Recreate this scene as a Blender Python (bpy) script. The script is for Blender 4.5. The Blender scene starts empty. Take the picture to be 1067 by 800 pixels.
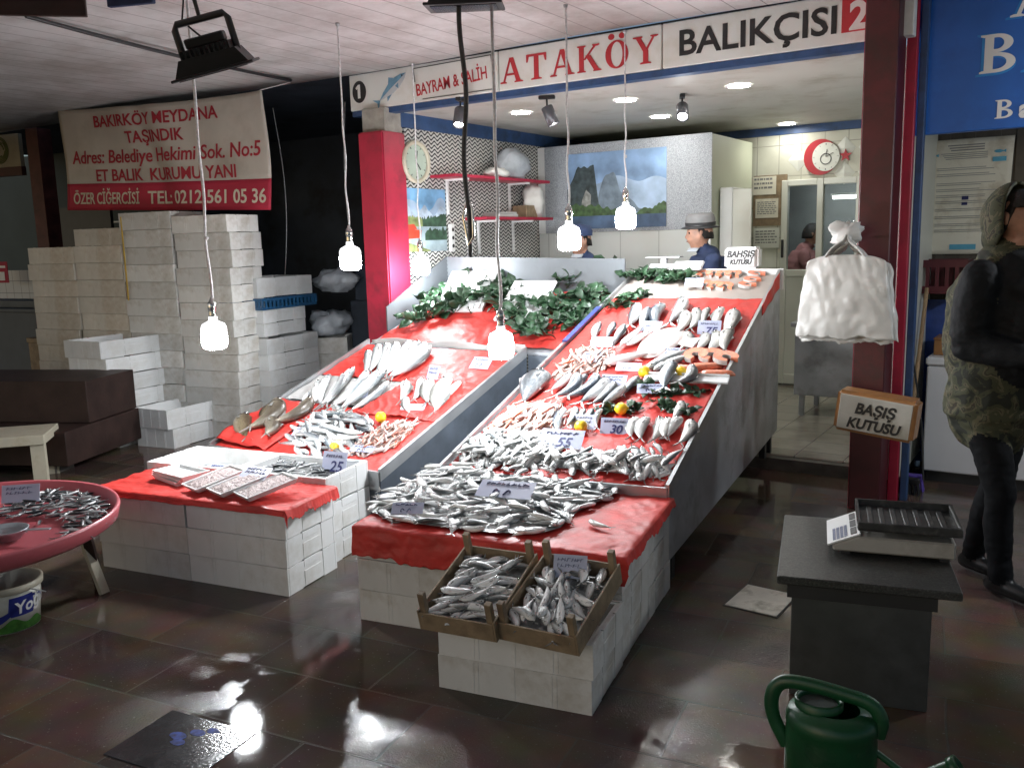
import bpy, bmesh, math, random
from mathutils import Vector, Matrix, noise as mnoise
PI = math.pi
R_ = math.radians
rnd = random.Random(7)
S = bpy.context.scene
COL = S.collection

# ------------------------------------------------------------------ camera
FPX = 915.0
CAMX = Vector((0.838, 0.545, -0.026)); CAMD = Vector((0.066, -0.150, -0.986)); CAMF = Vector((-0.542, 0.825, -0.162))
CAMF.normalize(); CAMX = (CAMX - CAMF * CAMX.dot(CAMF)).normalized(); CAMD = CAMF.cross(CAMX).normalized()
if CAMD.z > 0: CAMD = -CAMD
EYE = Vector((0, 0, 1.65))
cam_d = bpy.data.cameras.new('camera'); cam = bpy.data.objects.new('camera', cam_d); COL.objects.link(cam)
cam_d.sensor_width = 36; cam_d.lens = 36 * FPX / 1067; cam_d.clip_start = 0.05; cam_d.clip_end = 400
m3 = Matrix((CAMX, -CAMD, -CAMF)).transposed()
cam.matrix_world = Matrix.Translation(EYE) @ m3.to_4x4()
S.camera = cam

# ------------------------------------------------------------------ dusk sky, seen only past the canopy
W = bpy.data.worlds.new('World'); S.world = W; W.use_nodes = True
wn = W.node_tree.nodes; wl = W.node_tree.links
sky = wn.new('ShaderNodeTexSky'); sky.sky_type = 'NISHITA'; sky.sun_disc = False
sky.sun_elevation = R_(24); sky.sun_rotation = R_(200)
bg = wn['Background']; bg.inputs['Strength'].default_value = 0.065
wl.new(sky.outputs[0], bg.inputs['Color'])
S.view_settings.view_transform = 'Standard'; S.view_settings.look = 'None'
S.view_settings.exposure = 0.0; S.view_settings.gamma = 1.0
S.render.engine = 'CYCLES'
S.cycles.use_denoising = True
S.cycles.max_bounces = 8; S.cycles.diffuse_bounces = 4; S.cycles.glossy_bounces = 4; S.cycles.transmission_bounces = 6
S.cycles.sample_clamp_indirect = 6.0
BULB = 275.0      # emission of the pendant bulbs
DOWN = 85.0       # emission of the shop's recessed lights

# ------------------------------------------------------------------ pixel rays used while measuring the place
def ray(px, py): return (CAMX * (px - 533.5) + CAMD * (py - 400) + CAMF * FPX).normalized()
def pz(px, py, z): r = ray(px, py); return EYE + r * ((z - EYE.z) / r.z)
def pyy(px, py, Y): r = ray(px, py); return EYE + r * (Y / r.y)
def pxx(px, py, X): r = ray(px, py); return EYE + r * (X / r.x)
def ppl(px, py, p, n): r = ray(px, py); return EYE + r * ((p - EYE).dot(n) / r.dot(n))

# ------------------------------------------------------------------ materials
MATS = {}
def mat(name, col, rough=0.5, metal=0.0, var=0.12, vs=6.0, bump=0.0, bs=40.0, spec=0.5, emit=0.0, dirt=None, ds=2.5, coat=0.0, rvar=0.0):
    m = bpy.data.materials.new(name); m.use_nodes = True
    nt = m.node_tree; N = nt.nodes; L = nt.links; b = N['Principled BSDF']
    b.inputs['Roughness'].default_value = rough; b.inputs['Metallic'].default_value = metal
    b.inputs['Specular IOR Level'].default_value = spec; b.inputs['Coat Weight'].default_value = coat
    c4 = (*col, 1)
    tc = N.new('ShaderNodeTexCoord')
    src = None
    if var > 0:
        n = N.new('ShaderNodeTexNoise'); n.inputs['Scale'].default_value = vs; n.inputs['Detail'].default_value = 6
        L.new(tc.outputs['Object'], n.inputs['Vector'])
        r = N.new('ShaderNodeValToRGB')
        r.color_ramp.elements[0].position = 0.3; r.color_ramp.elements[1].position = 0.7
        r.color_ramp.elements[0].color = (*[c * (1 - var) for c in col], 1)
        r.color_ramp.elements[1].color = (*[min(1, c * (1 + var)) for c in col], 1)
        L.new(n.outputs['Fac'], r.inputs['Fac']); src = r.outputs['Color']
        if rvar:
            mr = N.new('ShaderNodeMapRange'); mr.inputs[3].default_value = max(0.02, rough - rvar); mr.inputs[4].default_value = min(1, rough + rvar)
            mr.inputs[1].default_value = 0.3; mr.inputs[2].default_value = 0.7
            L.new(n.outputs['Fac'], mr.inputs[0]); L.new(mr.outputs[0], b.inputs['Roughness'])
    if dirt is not None:
        n2 = N.new('ShaderNodeTexNoise'); n2.inputs['Scale'].default_value = ds; n2.inputs['Detail'].default_value = 8; n2.inputs['Roughness'].default_value = 0.65
        L.new(tc.outputs['Object'], n2.inputs['Vector'])
        r2 = N.new('ShaderNodeValToRGB'); r2.color_ramp.elements[0].position = 0.5; r2.color_ramp.elements[1].position = 0.72
        L.new(n2.outputs['Fac'], r2.inputs['Fac'])
        mx = N.new('ShaderNodeMixRGB'); L.new(r2.outputs['Color'], mx.inputs['Fac'])
        if src: L.new(src, mx.inputs['Color1'])
        else: mx.inputs['Color1'].default_value = c4
        mx.inputs['Color2'].default_value = (*dirt, 1); src = mx.outputs['Color']
    if src: L.new(src, b.inputs['Base Color'])
    else: b.inputs['Base Color'].default_value = c4
    if bump:
        n3 = N.new('ShaderNodeTexNoise'); n3.inputs['Scale'].default_value = bs; n3.inputs['Detail'].default_value = 4
        L.new(tc.outputs['Object'], n3.inputs['Vector'])
        bp = N.new('ShaderNodeBump'); bp.inputs['Strength'].default_value = bump; bp.inputs['Distance'].default_value = 0.01
        L.new(n3.outputs['Fac'], bp.inputs['Height']); L.new(bp.outputs['Normal'], b.inputs['Normal'])
    if emit:
        b.inputs['Emission Color'].default_value = c4; b.inputs['Emission Strength'].default_value = emit
    MATS[name] = m
    return m
def nodes(m): return m.node_tree.nodes, m.node_tree.links, m.node_tree.nodes['Principled BSDF']

M_foam = mat('white_foam', (0.74, 0.75, 0.75), 0.6, var=0.06, vs=5, bump=0.08, bs=160, dirt=(0.60, 0.59, 0.56), ds=5)
M_foam_old = mat('aged_foam', (0.60, 0.56, 0.49), 0.7, var=0.12, vs=4, bump=0.12, bs=140, dirt=(0.42, 0.34, 0.25), ds=3)
M_foam_grey = mat('grey_foam', (0.66, 0.65, 0.62), 0.65, var=0.08, vs=4, bump=0.10, bs=140, dirt=(0.47, 0.43, 0.37), ds=6)
for m in (M_foam, M_foam_old, M_foam_grey):   # each box its own tint
    N, L, b = nodes(m)
    src = b.inputs['Base Color'].links[0].from_socket
    oi = N.new('ShaderNodeObjectInfo'); hv = N.new('ShaderNodeHueSaturation')
    mr = N.new('ShaderNodeMapRange'); mr.inputs[3].default_value = 0.84; mr.inputs[4].default_value = 1.06
    L.new(oi.outputs['Random'], mr.inputs[0]); L.new(mr.outputs[0], hv.inputs['Value'])
    L.new(src, hv.inputs['Color']); L.new(hv.outputs['Color'], b.inputs['Base Color'])
M_steel = mat('steel', (0.42, 0.43, 0.44), 0.42, 0.75, var=0.08, vs=9, bump=0.03, bs=60, rvar=0.1)
M_steel_dull = mat('dull_steel', (0.42, 0.44, 0.47), 0.45, 0.6, var=0.2, vs=5, dirt=(0.22, 0.22, 0.22), ds=4, rvar=0.1)
M_redsheet = mat('red_plastic_sheet', (0.56, 0.042, 0.034), 0.52, var=0.25, vs=7, bump=0.6, bs=18, rvar=0.1, spec=0.35)
M_redcol = mat('red_paint', (0.42, 0.018, 0.05), 0.42, var=0.18, vs=4, dirt=(0.24, 0.02, 0.04), ds=5)
M_maroon = mat('maroon_paint', (0.075, 0.010, 0.014), 0.45, var=0.3, vs=5, dirt=(0.035, 0.012, 0.012), ds=6)
M_blue = mat('blue_paint', (0.03, 0.075, 0.19), 0.5, var=0.25, vs=5, dirt=(0.02, 0.04, 0.08), ds=6)
M_bluesign = mat('blue_sign_face', (0.016, 0.13, 0.50), 0.4, var=0.12, vs=2.5, dirt=(0.012, 0.10, 0.40), ds=3)
M_signwhite = mat('sign_white', (0.80, 0.80, 0.76), 0.45, var=0.04, vs=3, dirt=(0.70, 0.68, 0.60), ds=4)
M_redletter = mat('red_letter', (0.50, 0.03, 0.04), 0.5, var=0.12, vs=8)
M_black = mat('black_paint', (0.018, 0.018, 0.02), 0.45, var=0.3, vs=8)
M_blackplastic = mat('black_plastic', (0.010, 0.010, 0.012), 0.5, var=0.3, vs=8)
M_white = mat('white_paint', (0.78, 0.78, 0.77), 0.4, var=0.04, vs=4)
M_whiteplastic = mat('white_plastic', (0.75, 0.76, 0.76), 0.35, var=0.05, vs=6)
M_greyplastic = mat('grey_plastic', (0.42, 0.41, 0.40), 0.35, var=0.1, vs=6)
M_banner = mat('banner_cloth', (0.52, 0.48, 0.42), 0.75, var=0.10, vs=2.2, dirt=(0.40, 0.36, 0.30), ds=1.6, bump=0.15, bs=12)
M_bannerred = mat('banner_red', (0.42, 0.02, 0.05), 0.7, var=0.12, vs=3)
M_bannerred2 = mat('banner_letter_red', (0.36, 0.02, 0.035), 0.7, var=0.12, vs=3)
M_bannercream = mat('banner_cream_letter', (0.62, 0.56, 0.44), 0.7, var=0.08, vs=4)
M_wood = mat('crate_wood', (0.26, 0.19, 0.115), 0.65, var=0.3, vs=14, bump=0.25, bs=50, dirt=(0.16, 0.11, 0.07), ds=9)
M_wooddark = mat('dark_brown_board', (0.034, 0.019, 0.016), 0.55, spec=0.25, var=0.3, vs=6, bump=0.1, bs=30)
M_cream = mat('cream_board', (0.50, 0.46, 0.36), 0.55, var=0.1, vs=5, dirt=(0.35, 0.30, 0.2), ds=5)
M_granite = mat('dark_granite', (0.030, 0.030, 0.028), 0.35, var=0.5, vs=90, dirt=(0.11, 0.11, 0.10), ds=140, bump=0.1, bs=90)
M_grout = mat('dark_edge', (0.02, 0.02, 0.02), 0.6, var=0.3)
M_pink = mat('pink_tray_plastic', (0.50, 0.11, 0.13), 0.38, var=0.12, vs=4, dirt=(0.38, 0.08, 0.09), ds=4)
M_green = mat('green_plastic', (0.006, 0.062, 0.020), 0.36, var=0.3, vs=6, dirt=(0.012, 0.045, 0.02), ds=9, bump=0.12, bs=40, rvar=0.12)
M_bag = mat('white_bag_film', (0.70, 0.69, 0.66), 0.35, var=0.08, vs=8, bump=0.25, bs=20)
M_clear = mat('cloudy_film', (0.45, 0.48, 0.52), 0.3, var=0.2, vs=8, bump=0.8, bs=18)
M_cord = mat('white_cord', (0.72, 0.72, 0.72), 0.5, var=0.2, vs=60)
M_chrome = mat('chrome', (0.75, 0.75, 0.75), 0.15, 1.0, var=0.05)
M_card = mat('price_card', (0.46, 0.49, 0.64), 0.4, var=0.05, vs=10)
M_ink = mat('blue_ink', (0.03, 0.035, 0.14), 0.5, var=0.1)
M_lemon = mat('lemon_skin', (0.85, 0.56, 0.02), 0.4, var=0.06, vs=20, bump=0.2, bs=120)
M_leaf = mat('leaf', (0.019, 0.052, 0.023), 0.45, var=0.6, vs=10)
M_stem = mat('stem', (0.06, 0.075, 0.03), 0.6)
M_salmon = mat('salmon_flesh', (0.72, 0.23, 0.13), 0.35, var=0.25, vs=45)
M_salmonskin = mat('salmon_skin', (0.45, 0.44, 0.42), 0.3, var=0.3, vs=30)
M_roe = mat('tiny_fish_mass', (0.42, 0.33, 0.32), 0.4, var=0.55, vs=120, bump=0.8, bs=150)
M_skin = mat('skin', (0.42, 0.22, 0.15), 0.5, var=0.22, vs=22, bump=0.1, bs=120)
M_navy = mat('navy_cloth', (0.020, 0.035, 0.09), 0.8, var=0.25, vs=9, bump=0.3, bs=26)
M_blackcloth = mat('black_puffer_cloth', (0.010, 0.011, 0.013), 0.72, spec=0.2, var=0.3, vs=7, bump=0.9, bs=14)
M_jeans = mat('dark_jeans', (0.006, 0.0065, 0.008), 0.85, spec=0.2, var=0.4, vs=9, bump=0.4, bs=22)
M_pinkshirt = mat('faded_pink_shirt', (0.36, 0.16, 0.16), 0.8, var=0.1, vs=6, bump=0.3, bs=18)
M_hair = mat('dark_hair', (0.012, 0.009, 0.008), 0.6, var=0.4, vs=40, bump=0.5, bs=90)
M_hat = mat('grey_hat_felt', (0.20, 0.20, 0.20), 0.85, var=0.1, vs=20)
M_shoe = mat('black_leather', (0.012, 0.012, 0.012), 0.35, var=0.2)
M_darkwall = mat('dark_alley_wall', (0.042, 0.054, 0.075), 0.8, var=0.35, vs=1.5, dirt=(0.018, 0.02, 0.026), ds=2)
M_paper = mat('aged_paper', (0.74, 0.71, 0.60), 0.7, var=0.06, vs=4, dirt=(0.38, 0.30, 0.18), ds=3)
M_greyink = mat('grey_print', (0.22, 0.22, 0.22), 0.7, var=0.1)
M_cyanink = mat('cyan_print', (0.10, 0.38, 0.55), 0.6, var=0.15, vs=12)
M_bluetarp = mat('blue_tarp', (0.02, 0.06, 0.26), 0.45, var=0.35, vs=5, bump=0.8, bs=9)
M_broom = mat('broom_wood', (0.34, 0.22, 0.12), 0.6, var=0.25, vs=12)
M_caramel = mat('amber_plastic', (0.30, 0.14, 0.05), 0.35, var=0.2, vs=8)
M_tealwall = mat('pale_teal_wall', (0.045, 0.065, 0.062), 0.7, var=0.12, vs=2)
M_freezer = mat('freezer_enamel', (0.72, 0.72, 0.74), 0.3, var=0.04, vs=2)
M_rubber = mat('grey_rubber_pan', (0.05, 0.05, 0.05), 0.4, 0.3, var=0.4, vs=20, dirt=(0.10, 0.10, 0.09), ds=40)
M_cold = mat('cold_room_panel', (0.52, 0.55, 0.42), 0.45, var=0.05, vs=2)
M_upvc = mat('white_upvc', (0.70, 0.71, 0.64), 0.35, var=0.04, vs=3)
M_bluecrate = mat('blue_crate_plastic', (0.02, 0.09, 0.20), 0.4, var=0.15)
M_maroonplastic = mat('maroon_crate_plastic', (0.09, 0.012, 0.02), 0.4, var=0.2)

def emis(name, col, s):
    m = bpy.data.materials.new(name); m.use_nodes = True
    N, L, b = nodes(m); b.inputs['Base Color'].default_value = (*col, 1)
    b.inputs['Emission Color'].default_value = (*col, 1); b.inputs['Emission Strength'].default_value = s
    return m
M_collar = emis('bulb_housing', (0.80, 0.82, 0.84), 1.6)
M_bulb = emis('glowing_bulb', (0.93, 0.97, 1.0), BULB)
M_down = emis('glowing_downlight', (1.0, 0.98, 0.92), DOWN)
M_spotlit = emis('glowing_spot', (0.95, 0.98, 1.0), DOWN)

# fish skins: dark back to pale belly across the body height, as on the animal itself
def fishmat(name, back, mid, belly, rough=0.34, metal=0.35, spots=0.0, rows=False):
    m = bpy.data.materials.new(name); m.use_nodes = True
    N, L, b = nodes(m)
    tc = N.new('ShaderNodeTexCoord'); sp = N.new('ShaderNodeSeparateXYZ'); L.new(tc.outputs['Generated'], sp.inputs[0])
    n = N.new('ShaderNodeTexNoise'); n.inputs['Scale'].default_value = 14; n.inputs['Detail'].default_value = 5; L.new(tc.outputs['Generated'], n.inputs['Vector'])
    ad = N.new('ShaderNodeMath'); ad.operation = 'MULTIPLY_ADD'; L.new(n.outputs['Fac'], ad.inputs[0]); ad.inputs[1].default_value = 0.24 + spots; L.new(sp.outputs['Y'], ad.inputs[2])
    r = N.new('ShaderNodeValToRGB'); e = r.color_ramp.elements
    e[0].position = 0.38; e[0].color = (*belly, 1); e[1].position = 0.92; e[1].color = (*back, 1)
    k = r.color_ramp.elements.new(0.62); k.color = (*mid, 1)
    L.new(ad.outputs[0], r.inputs['Fac'])
    oi = N.new('ShaderNodeObjectInfo'); mr = N.new('ShaderNodeMapRange'); mr.inputs[3].default_value = 0.70; mr.inputs[4].default_value = 1.10
    L.new(oi.outputs['Random'], mr.inputs[0])
    hv = N.new('ShaderNodeHueSaturation'); L.new(mr.outputs[0], hv.inputs['Value']); L.new(r.outputs['Color'], hv.inputs['Color'])
    hm = N.new('ShaderNodeMapRange'); hm.inputs[3].default_value = 0.4; hm.inputs[4].default_value = 1.5; ml = N.new('ShaderNodeMath'); ml.operation = 'FRACT'; m7 = N.new('ShaderNodeMath'); m7.operation = 'MULTIPLY'; m7.inputs[1].default_value = 7.3
    L.new(oi.outputs['Random'], m7.inputs[0]); L.new(m7.outputs[0], ml.inputs[0]); L.new(ml.outputs[0], hm.inputs[0]); L.new(hm.outputs[0], hv.inputs['Saturation'])
    bn = N.new('ShaderNodeTexNoise'); bn.inputs['Scale'].default_value = 5.5; bn.noise_dimensions = '4D'; L.new(tc.outputs['Generated'], bn.inputs['Vector']); m9 = N.new('ShaderNodeMath'); m9.operation = 'MULTIPLY'; m9.inputs[1].default_value = 40; L.new(oi.outputs['Random'], m9.inputs[0]); L.new(m9.outputs[0], bn.inputs['W'])
    br_ = N.new('ShaderNodeValToRGB'); br_.color_ramp.elements[0].position = 0.62; br_.color_ramp.elements[1].position = 0.74; br_.color_ramp.elements[1].color = (0.7, 0.7, 0.7, 1); L.new(bn.outputs['Fac'], br_.inputs['Fac'])
    bm_ = N.new('ShaderNodeMixRGB'); bm_.blend_type = 'MULTIPLY'; bm_.inputs['Color2'].default_value = (0.55, 0.40, 0.36, 1); L.new(br_.outputs['Color'], bm_.inputs['Fac']); L.new(hv.outputs['Color'], bm_.inputs['Color1'])
    L.new(bm_.outputs['Color'], b.inputs['Base Color'])
    b.inputs['Roughness'].default_value = rough; b.inputs['Metallic'].default_value = metal; b.inputs['Coat Weight'].default_value = 0.18; b.inputs['Coat Roughness'].default_value = 0.15
    v = N.new('ShaderNodeTexVoronoi'); v.inputs['Scale'].default_value = 60; L.new(tc.outputs['Generated'], v.inputs['Vector'])
    bp = N.new('ShaderNodeBump'); bp.inputs['Strength'].default_value = 0.25; bp.inputs['Distance'].default_value = 0.002
    L.new(v.outputs['Distance'], bp.inputs['Height']); L.new(bp.outputs['Normal'], b.inputs['Normal'])
    return m
F_silver = fishmat('silver_fish_skin', (0.08, 0.095, 0.10), (0.74, 0.76, 0.76), (0.92, 0.92, 0.90), metal=0.04)
F_bass = fishmat('pale_bass_skin', (0.12, 0.14, 0.15), (0.68, 0.70, 0.70), (0.90, 0.90, 0.88), metal=0.04)
F_bream = fishmat('bream_skin', (0.16, 0.16, 0.15), (0.56, 0.56, 0.54), (0.80, 0.79, 0.75), metal=0.12)
F_dark = fishmat('dark_back_skin', (0.045, 0.055, 0.07), (0.34, 0.37, 0.39), (0.84, 0.85, 0.85), spots=0.1, metal=0.15)
F_pink = fishmat('pink_fish_skin', (0.36, 0.15, 0.12), (0.58, 0.36, 0.31), (0.72, 0.58, 0.52), metal=0.1)
F_anch = fishmat('anchovy_skin', (0.012, 0.016, 0.02), (0.10, 0.11, 0.12), (0.80, 0.81, 0.81), metal=0.12)
F_hake = fishmat('brown_fish_skin', (0.07, 0.05, 0.03), (0.20, 0.16, 0.10), (0.40, 0.34, 0.25), metal=0.1, spots=0.25)
F_speck = fishmat('speckled_dark_skin', (0.05, 0.055, 0.06), (0.13, 0.14, 0.15), (0.25, 0.26, 0.26), metal=0.1, spots=0.6)
def quilt(m):
    N, L, b = nodes(m); tc = N.new('ShaderNodeTexCoord'); w = N.new('ShaderNodeTexWave'); w.bands_direction = 'Z'; w.inputs['Scale'].default_value = 5.5; w.inputs['Distortion'].default_value = 2.0; w.inputs['Detail Scale'].default_value = 1.2
    L.new(tc.outputs['Object'], w.inputs['Vector']); bp = N.new('ShaderNodeBump'); bp.inputs['Strength'].default_value = 0.5; bp.inputs['Distance'].default_value = 0.02
    L.new(w.outputs['Fac'], bp.inputs['Height']); L.new(bp.outputs['Normal'], b.inputs['Normal'])
F_eye = mat('fish_eye', (0.01, 0.01, 0.01), 0.1, var=0)
F_fin = mat('fish_fin', (0.24, 0.24, 0.23), 0.35, var=0.2)

# ------------------------------------------------------------------ mesh builder
class MB:
    def __init__(s): s.v = []; s.f = []; s.m = []; s.sm = []
    def add(s, vs, fs, mi=0, smooth=False, M=None):
        o = len(s.v)
        s.v += [tuple(M @ Vector(p)) if M else tuple(p) for p in vs]
        for f in fs: s.f.append([i + o for i in f]); s.m.append(mi); s.sm.append(smooth)
        return s
    def box(s, x0, x1, y0, y1, z0, z1, mi=0, M=None):
        return s.add([(x0, y0, z0), (x1, y0, z0), (x1, y1, z0), (x0, y1, z0), (x0, y0, z1), (x1, y0, z1), (x1, y1, z1), (x0, y1, z1)],
                     [(0, 3, 2, 1), (4, 5, 6, 7), (0, 1, 5, 4), (1, 2, 6, 5), (2, 3, 7, 6), (3, 0, 4, 7)], mi, False, M)
    def prism(s, poly, d0, d1, mi=0, M=None, axis='z'):
        n = len(poly)
        def P(a, b, d): return (a, b, d) if axis == 'z' else ((a, d, b) if axis == 'y' else (d, a, b))
        vs = [P(a, b, d0) for a, b in poly] + [P(a, b, d1) for a, b in poly]
        fs = [list(range(n))[::-1], list(range(n, 2 * n))] + [(i, (i + 1) % n, n + (i + 1) % n, n + i) for i in range(n)]
        return s.add(vs, fs, mi, False, M)
    def tube(s, pts, r, n=8, mi=0, M=None, cap=True, smooth=True, sq=(1, 1)):
        pts = [Vector(p) for p in pts]; k = len(pts)
        rs = r if isinstance(r, (list, tuple)) else [r] * k
        t0 = (pts[1] - pts[0]).normalized()
        a = t0.cross(Vector((0, 0, 1)));  a = a if a.length > 0.05 else t0.cross(Vector((1, 0, 0)))
        a.normalize(); vs = []
        for i, p in enumerate(pts):
            t = (pts[min(i + 1, k - 1)] - pts[max(i - 1, 0)]).normalized()
            a = (a - t * a.dot(t)).normalized(); b = t.cross(a)
            for j in range(n):
                q = 2 * PI * j / n
                vs.append(p + a * (math.cos(q) * rs[i] * sq[0]) + b * (math.sin(q) * rs[i] * sq[1]))
        fs = [(i * n + j, i * n + (j + 1) % n, (i + 1) * n + (j + 1) % n, (i + 1) * n + j) for i in range(k - 1) for j in range(n)]
        s.add(vs, fs, mi, smooth, M)
        if cap: s.add(vs[:n], [list(range(n))[::-1]], mi, False, M); s.add(vs[-n:], [list(range(n))], mi, False, M)
        return s
    def bar(s, a, b, w, h, mi=0, M=None):
        a = Vector(a); b = Vector(b); t = (b - a).normalized()
        u = t.cross(Vector((0, 0, 1))); u = u if u.length > 0.05 else t.cross(Vector((0, 1, 0))); u.normalize(); v = u.cross(t)
        c = [(-1, -1), (1, -1), (1, 1), (-1, 1)]
        vs = [p + u * (x * w / 2) + v * (y * h / 2) for p in (a, b) for x, y in c]
        return s.add(vs, [(0, 3, 2, 1), (4, 5, 6, 7), (0, 1, 5, 4), (1, 2, 6, 5), (2, 3, 7, 6), (3, 0, 4, 7)], mi, False, M)
    def lathe(s, prof, n=24, mi=0, M=None, smooth=True, close=False):
        vs = [(r * math.cos(2 * PI * j / n), r * math.sin(2 * PI * j / n), z) for r, z in prof for j in range(n)]
        k = len(prof); R = range(k if close else k - 1)
        fs = [(i * n + j, i * n + (j + 1) % n, ((i + 1) % k) * n + (j + 1) % n, ((i + 1) % k) * n + j) for i in R for j in range(n)]
        return s.add(vs, fs, mi, smooth, M)
    def ball(s, c, r, n=12, k=8, mi=0, M=None, sc=(1, 1, 1)):
        c = Vector(c); vs = [c + Vector((0, 0, -r * sc[2]))]
        for i in range(1, k):
            q = -PI / 2 + PI * i / k
            vs += [c + Vector((r * sc[0] * math.cos(q) * math.cos(2 * PI * j / n), r * sc[1] * math.cos(q) * math.sin(2 * PI * j / n), r * sc[2] * math.sin(q))) for j in range(n)]
        vs.append(c + Vector((0, 0, r * sc[2]))); e = len(vs) - 1
        fs = [(0, 1 + (j + 1) % n, 1 + j) for j in range(n)]
        fs += [(1 + i * n + j, 1 + i * n + (j + 1) % n, 1 + (i + 1) * n + (j + 1) % n, 1 + (i + 1) * n + j) for i in range(k - 2) for j in range(n)]
        fs += [(e, 1 + (k - 2) * n + j, 1 + (k - 2) * n + (j + 1) % n) for j in range(n)]
        return s.add(vs, fs, mi, True, M)
    def grid(s, fn, nu, nv, mi=0, M=None, smooth=True):
        vs = [fn(i / nu, j / nv) for j in range(nv + 1) for i in range(nu + 1)]
        fs = [(j * (nu + 1) + i, j * (nu + 1) + i + 1, (j + 1) * (nu + 1) + i + 1, (j + 1) * (nu + 1) + i) for j in range(nv) for i in range(nu)]
        return s.add(vs, fs, mi, smooth, M)
    def mesh(s, name, mats, bevel=0.0, seg=1):
        me = bpy.data.meshes.new(name); me.from_pydata([tuple(v) for v in s.v], [], s.f)
        for m in (mats if isinstance(mats, (list, tuple)) else [mats]): me.materials.append(m)
        me.polygons.foreach_set('material_index', s.m); me.polygons.foreach_set('use_smooth', s.sm)
        if bevel:
            bm = bmesh.new(); bm.from_mesh(me)
            bmesh.ops.remove_doubles(bm, verts=bm.verts, dist=1e-5)
            es = [e for e in bm.edges if len(e.link_faces) == 2 and e.calc_face_angle(0) > 0.5]
            bmesh.ops.bevel(bm, geom=es, offset=bevel, segments=seg, affect='EDGES', clamp_overlap=True)
            bm.to_mesh(me); bm.free()
        me.update(); return me
    def ob(s, name, mats, parent=None, bevel=0.0, seg=1):
        o = bpy.data.objects.new(name, s.mesh(name, mats, bevel, seg)); COL.objects.link(o)
        if parent: o.parent = parent
        return o

def tag(o, label=None, cat=None, group=None, kind=None):
    if label: o['label'] = label
    if cat: o['category'] = cat
    if group: o['group'] = group
    if kind: o['kind'] = kind
    return o
def thing(name, label, cat, loc=(0, 0, 0), rz=0.0, group=None):
    o = bpy.data.objects.new(name, None); COL.objects.link(o); o.empty_display_size = 0.1
    o.location = loc; o.rotation_euler = (0, 0, rz); return tag(o, label, cat, group)
def place(o, loc, rz=0.0, rx=0.0, ry=0.0): o.location = loc; o.rotation_euler = (rx, ry, rz); return o
def inst(mesh, name, M, label, cat, group=None, parent=None):
    o = bpy.data.objects.new(name, mesh); COL.objects.link(o); o.matrix_world = M
    return tag(o, label, cat, group)
def mod_solid(o, t, off=0.0):
    m = o.modifiers.new('thickness', 'SOLIDIFY'); m.thickness = t; m.offset = off; return o

# lettering: text turned into a real thin mesh, front towards -Y of its parent, baseline at local z
def letters(s, size, mats, parent, x, z, y=-0.003, align='CENTER', bold=0.0, width=1.0, shear=0.0, name='lettering', depth=0.002, rot=0.0, fn=None, fit=None):
    cu = bpy.data.curves.new(name, 'FONT'); cu.body = s; cu.size = size; cu.align_x = align; cu.offset = bold; cu.shear = shear
    cu.extrude = depth / 2; cu.resolution_u = 3
    t = bpy.data.objects.new(name + '_src', cu); COL.objects.link(t)
    dg = bpy.context.evaluated_depsgraph_get(); me = bpy.data.meshes.new_from_object(t.evaluated_get(dg))
    bpy.data.objects.remove(t); bpy.data.curves.remove(cu)
    c, q = math.cos(rot), math.sin(rot)
    if fit: xs = [v.co.x for v in me.vertices]; width = fit / (max(xs) - min(xs))
    if fn:   # cut finely so that the letters follow the folds
        bm = bmesh.new(); bm.from_mesh(me); xs = [v.co.x for v in bm.verts]; p = min(xs); st = 0.045 if max(xs) - p > 0.5 else 0.01
        while p < max(xs):
            bmesh.ops.bisect_plane(bm, geom=bm.verts[:] + bm.edges[:] + bm.faces[:], plane_co=(p, 0, 0), plane_no=(1, 0, 0)); p += st
        bm.to_mesh(me); bm.free()
    for v in me.vertices:
        a, b, d = v.co; a *= width
        a, b = a * c - b * q + x, a * q + b * c + z
        v.co = fn(a, b, y - d) if fn else (a, y - d, b)
    me.materials.clear(); me.materials.append(mats)
    for p in me.polygons: p.material_index = 0
    o = bpy.data.objects.new(name, me); COL.objects.link(o); o.parent = parent
    return o

def zat(g, py):     # height at which the vertical through ground point g crosses image row py
    best = 0; bd = 1e9
    for i in range(0, 3400, 4):
        d = Vector((g[0], g[1], i / 1000)) - EYE
        y = 400 + FPX * d.dot(CAMD) / d.dot(CAMF)
        if abs(y - py) < bd: bd = abs(y - py); best = i / 1000
    return best

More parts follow.
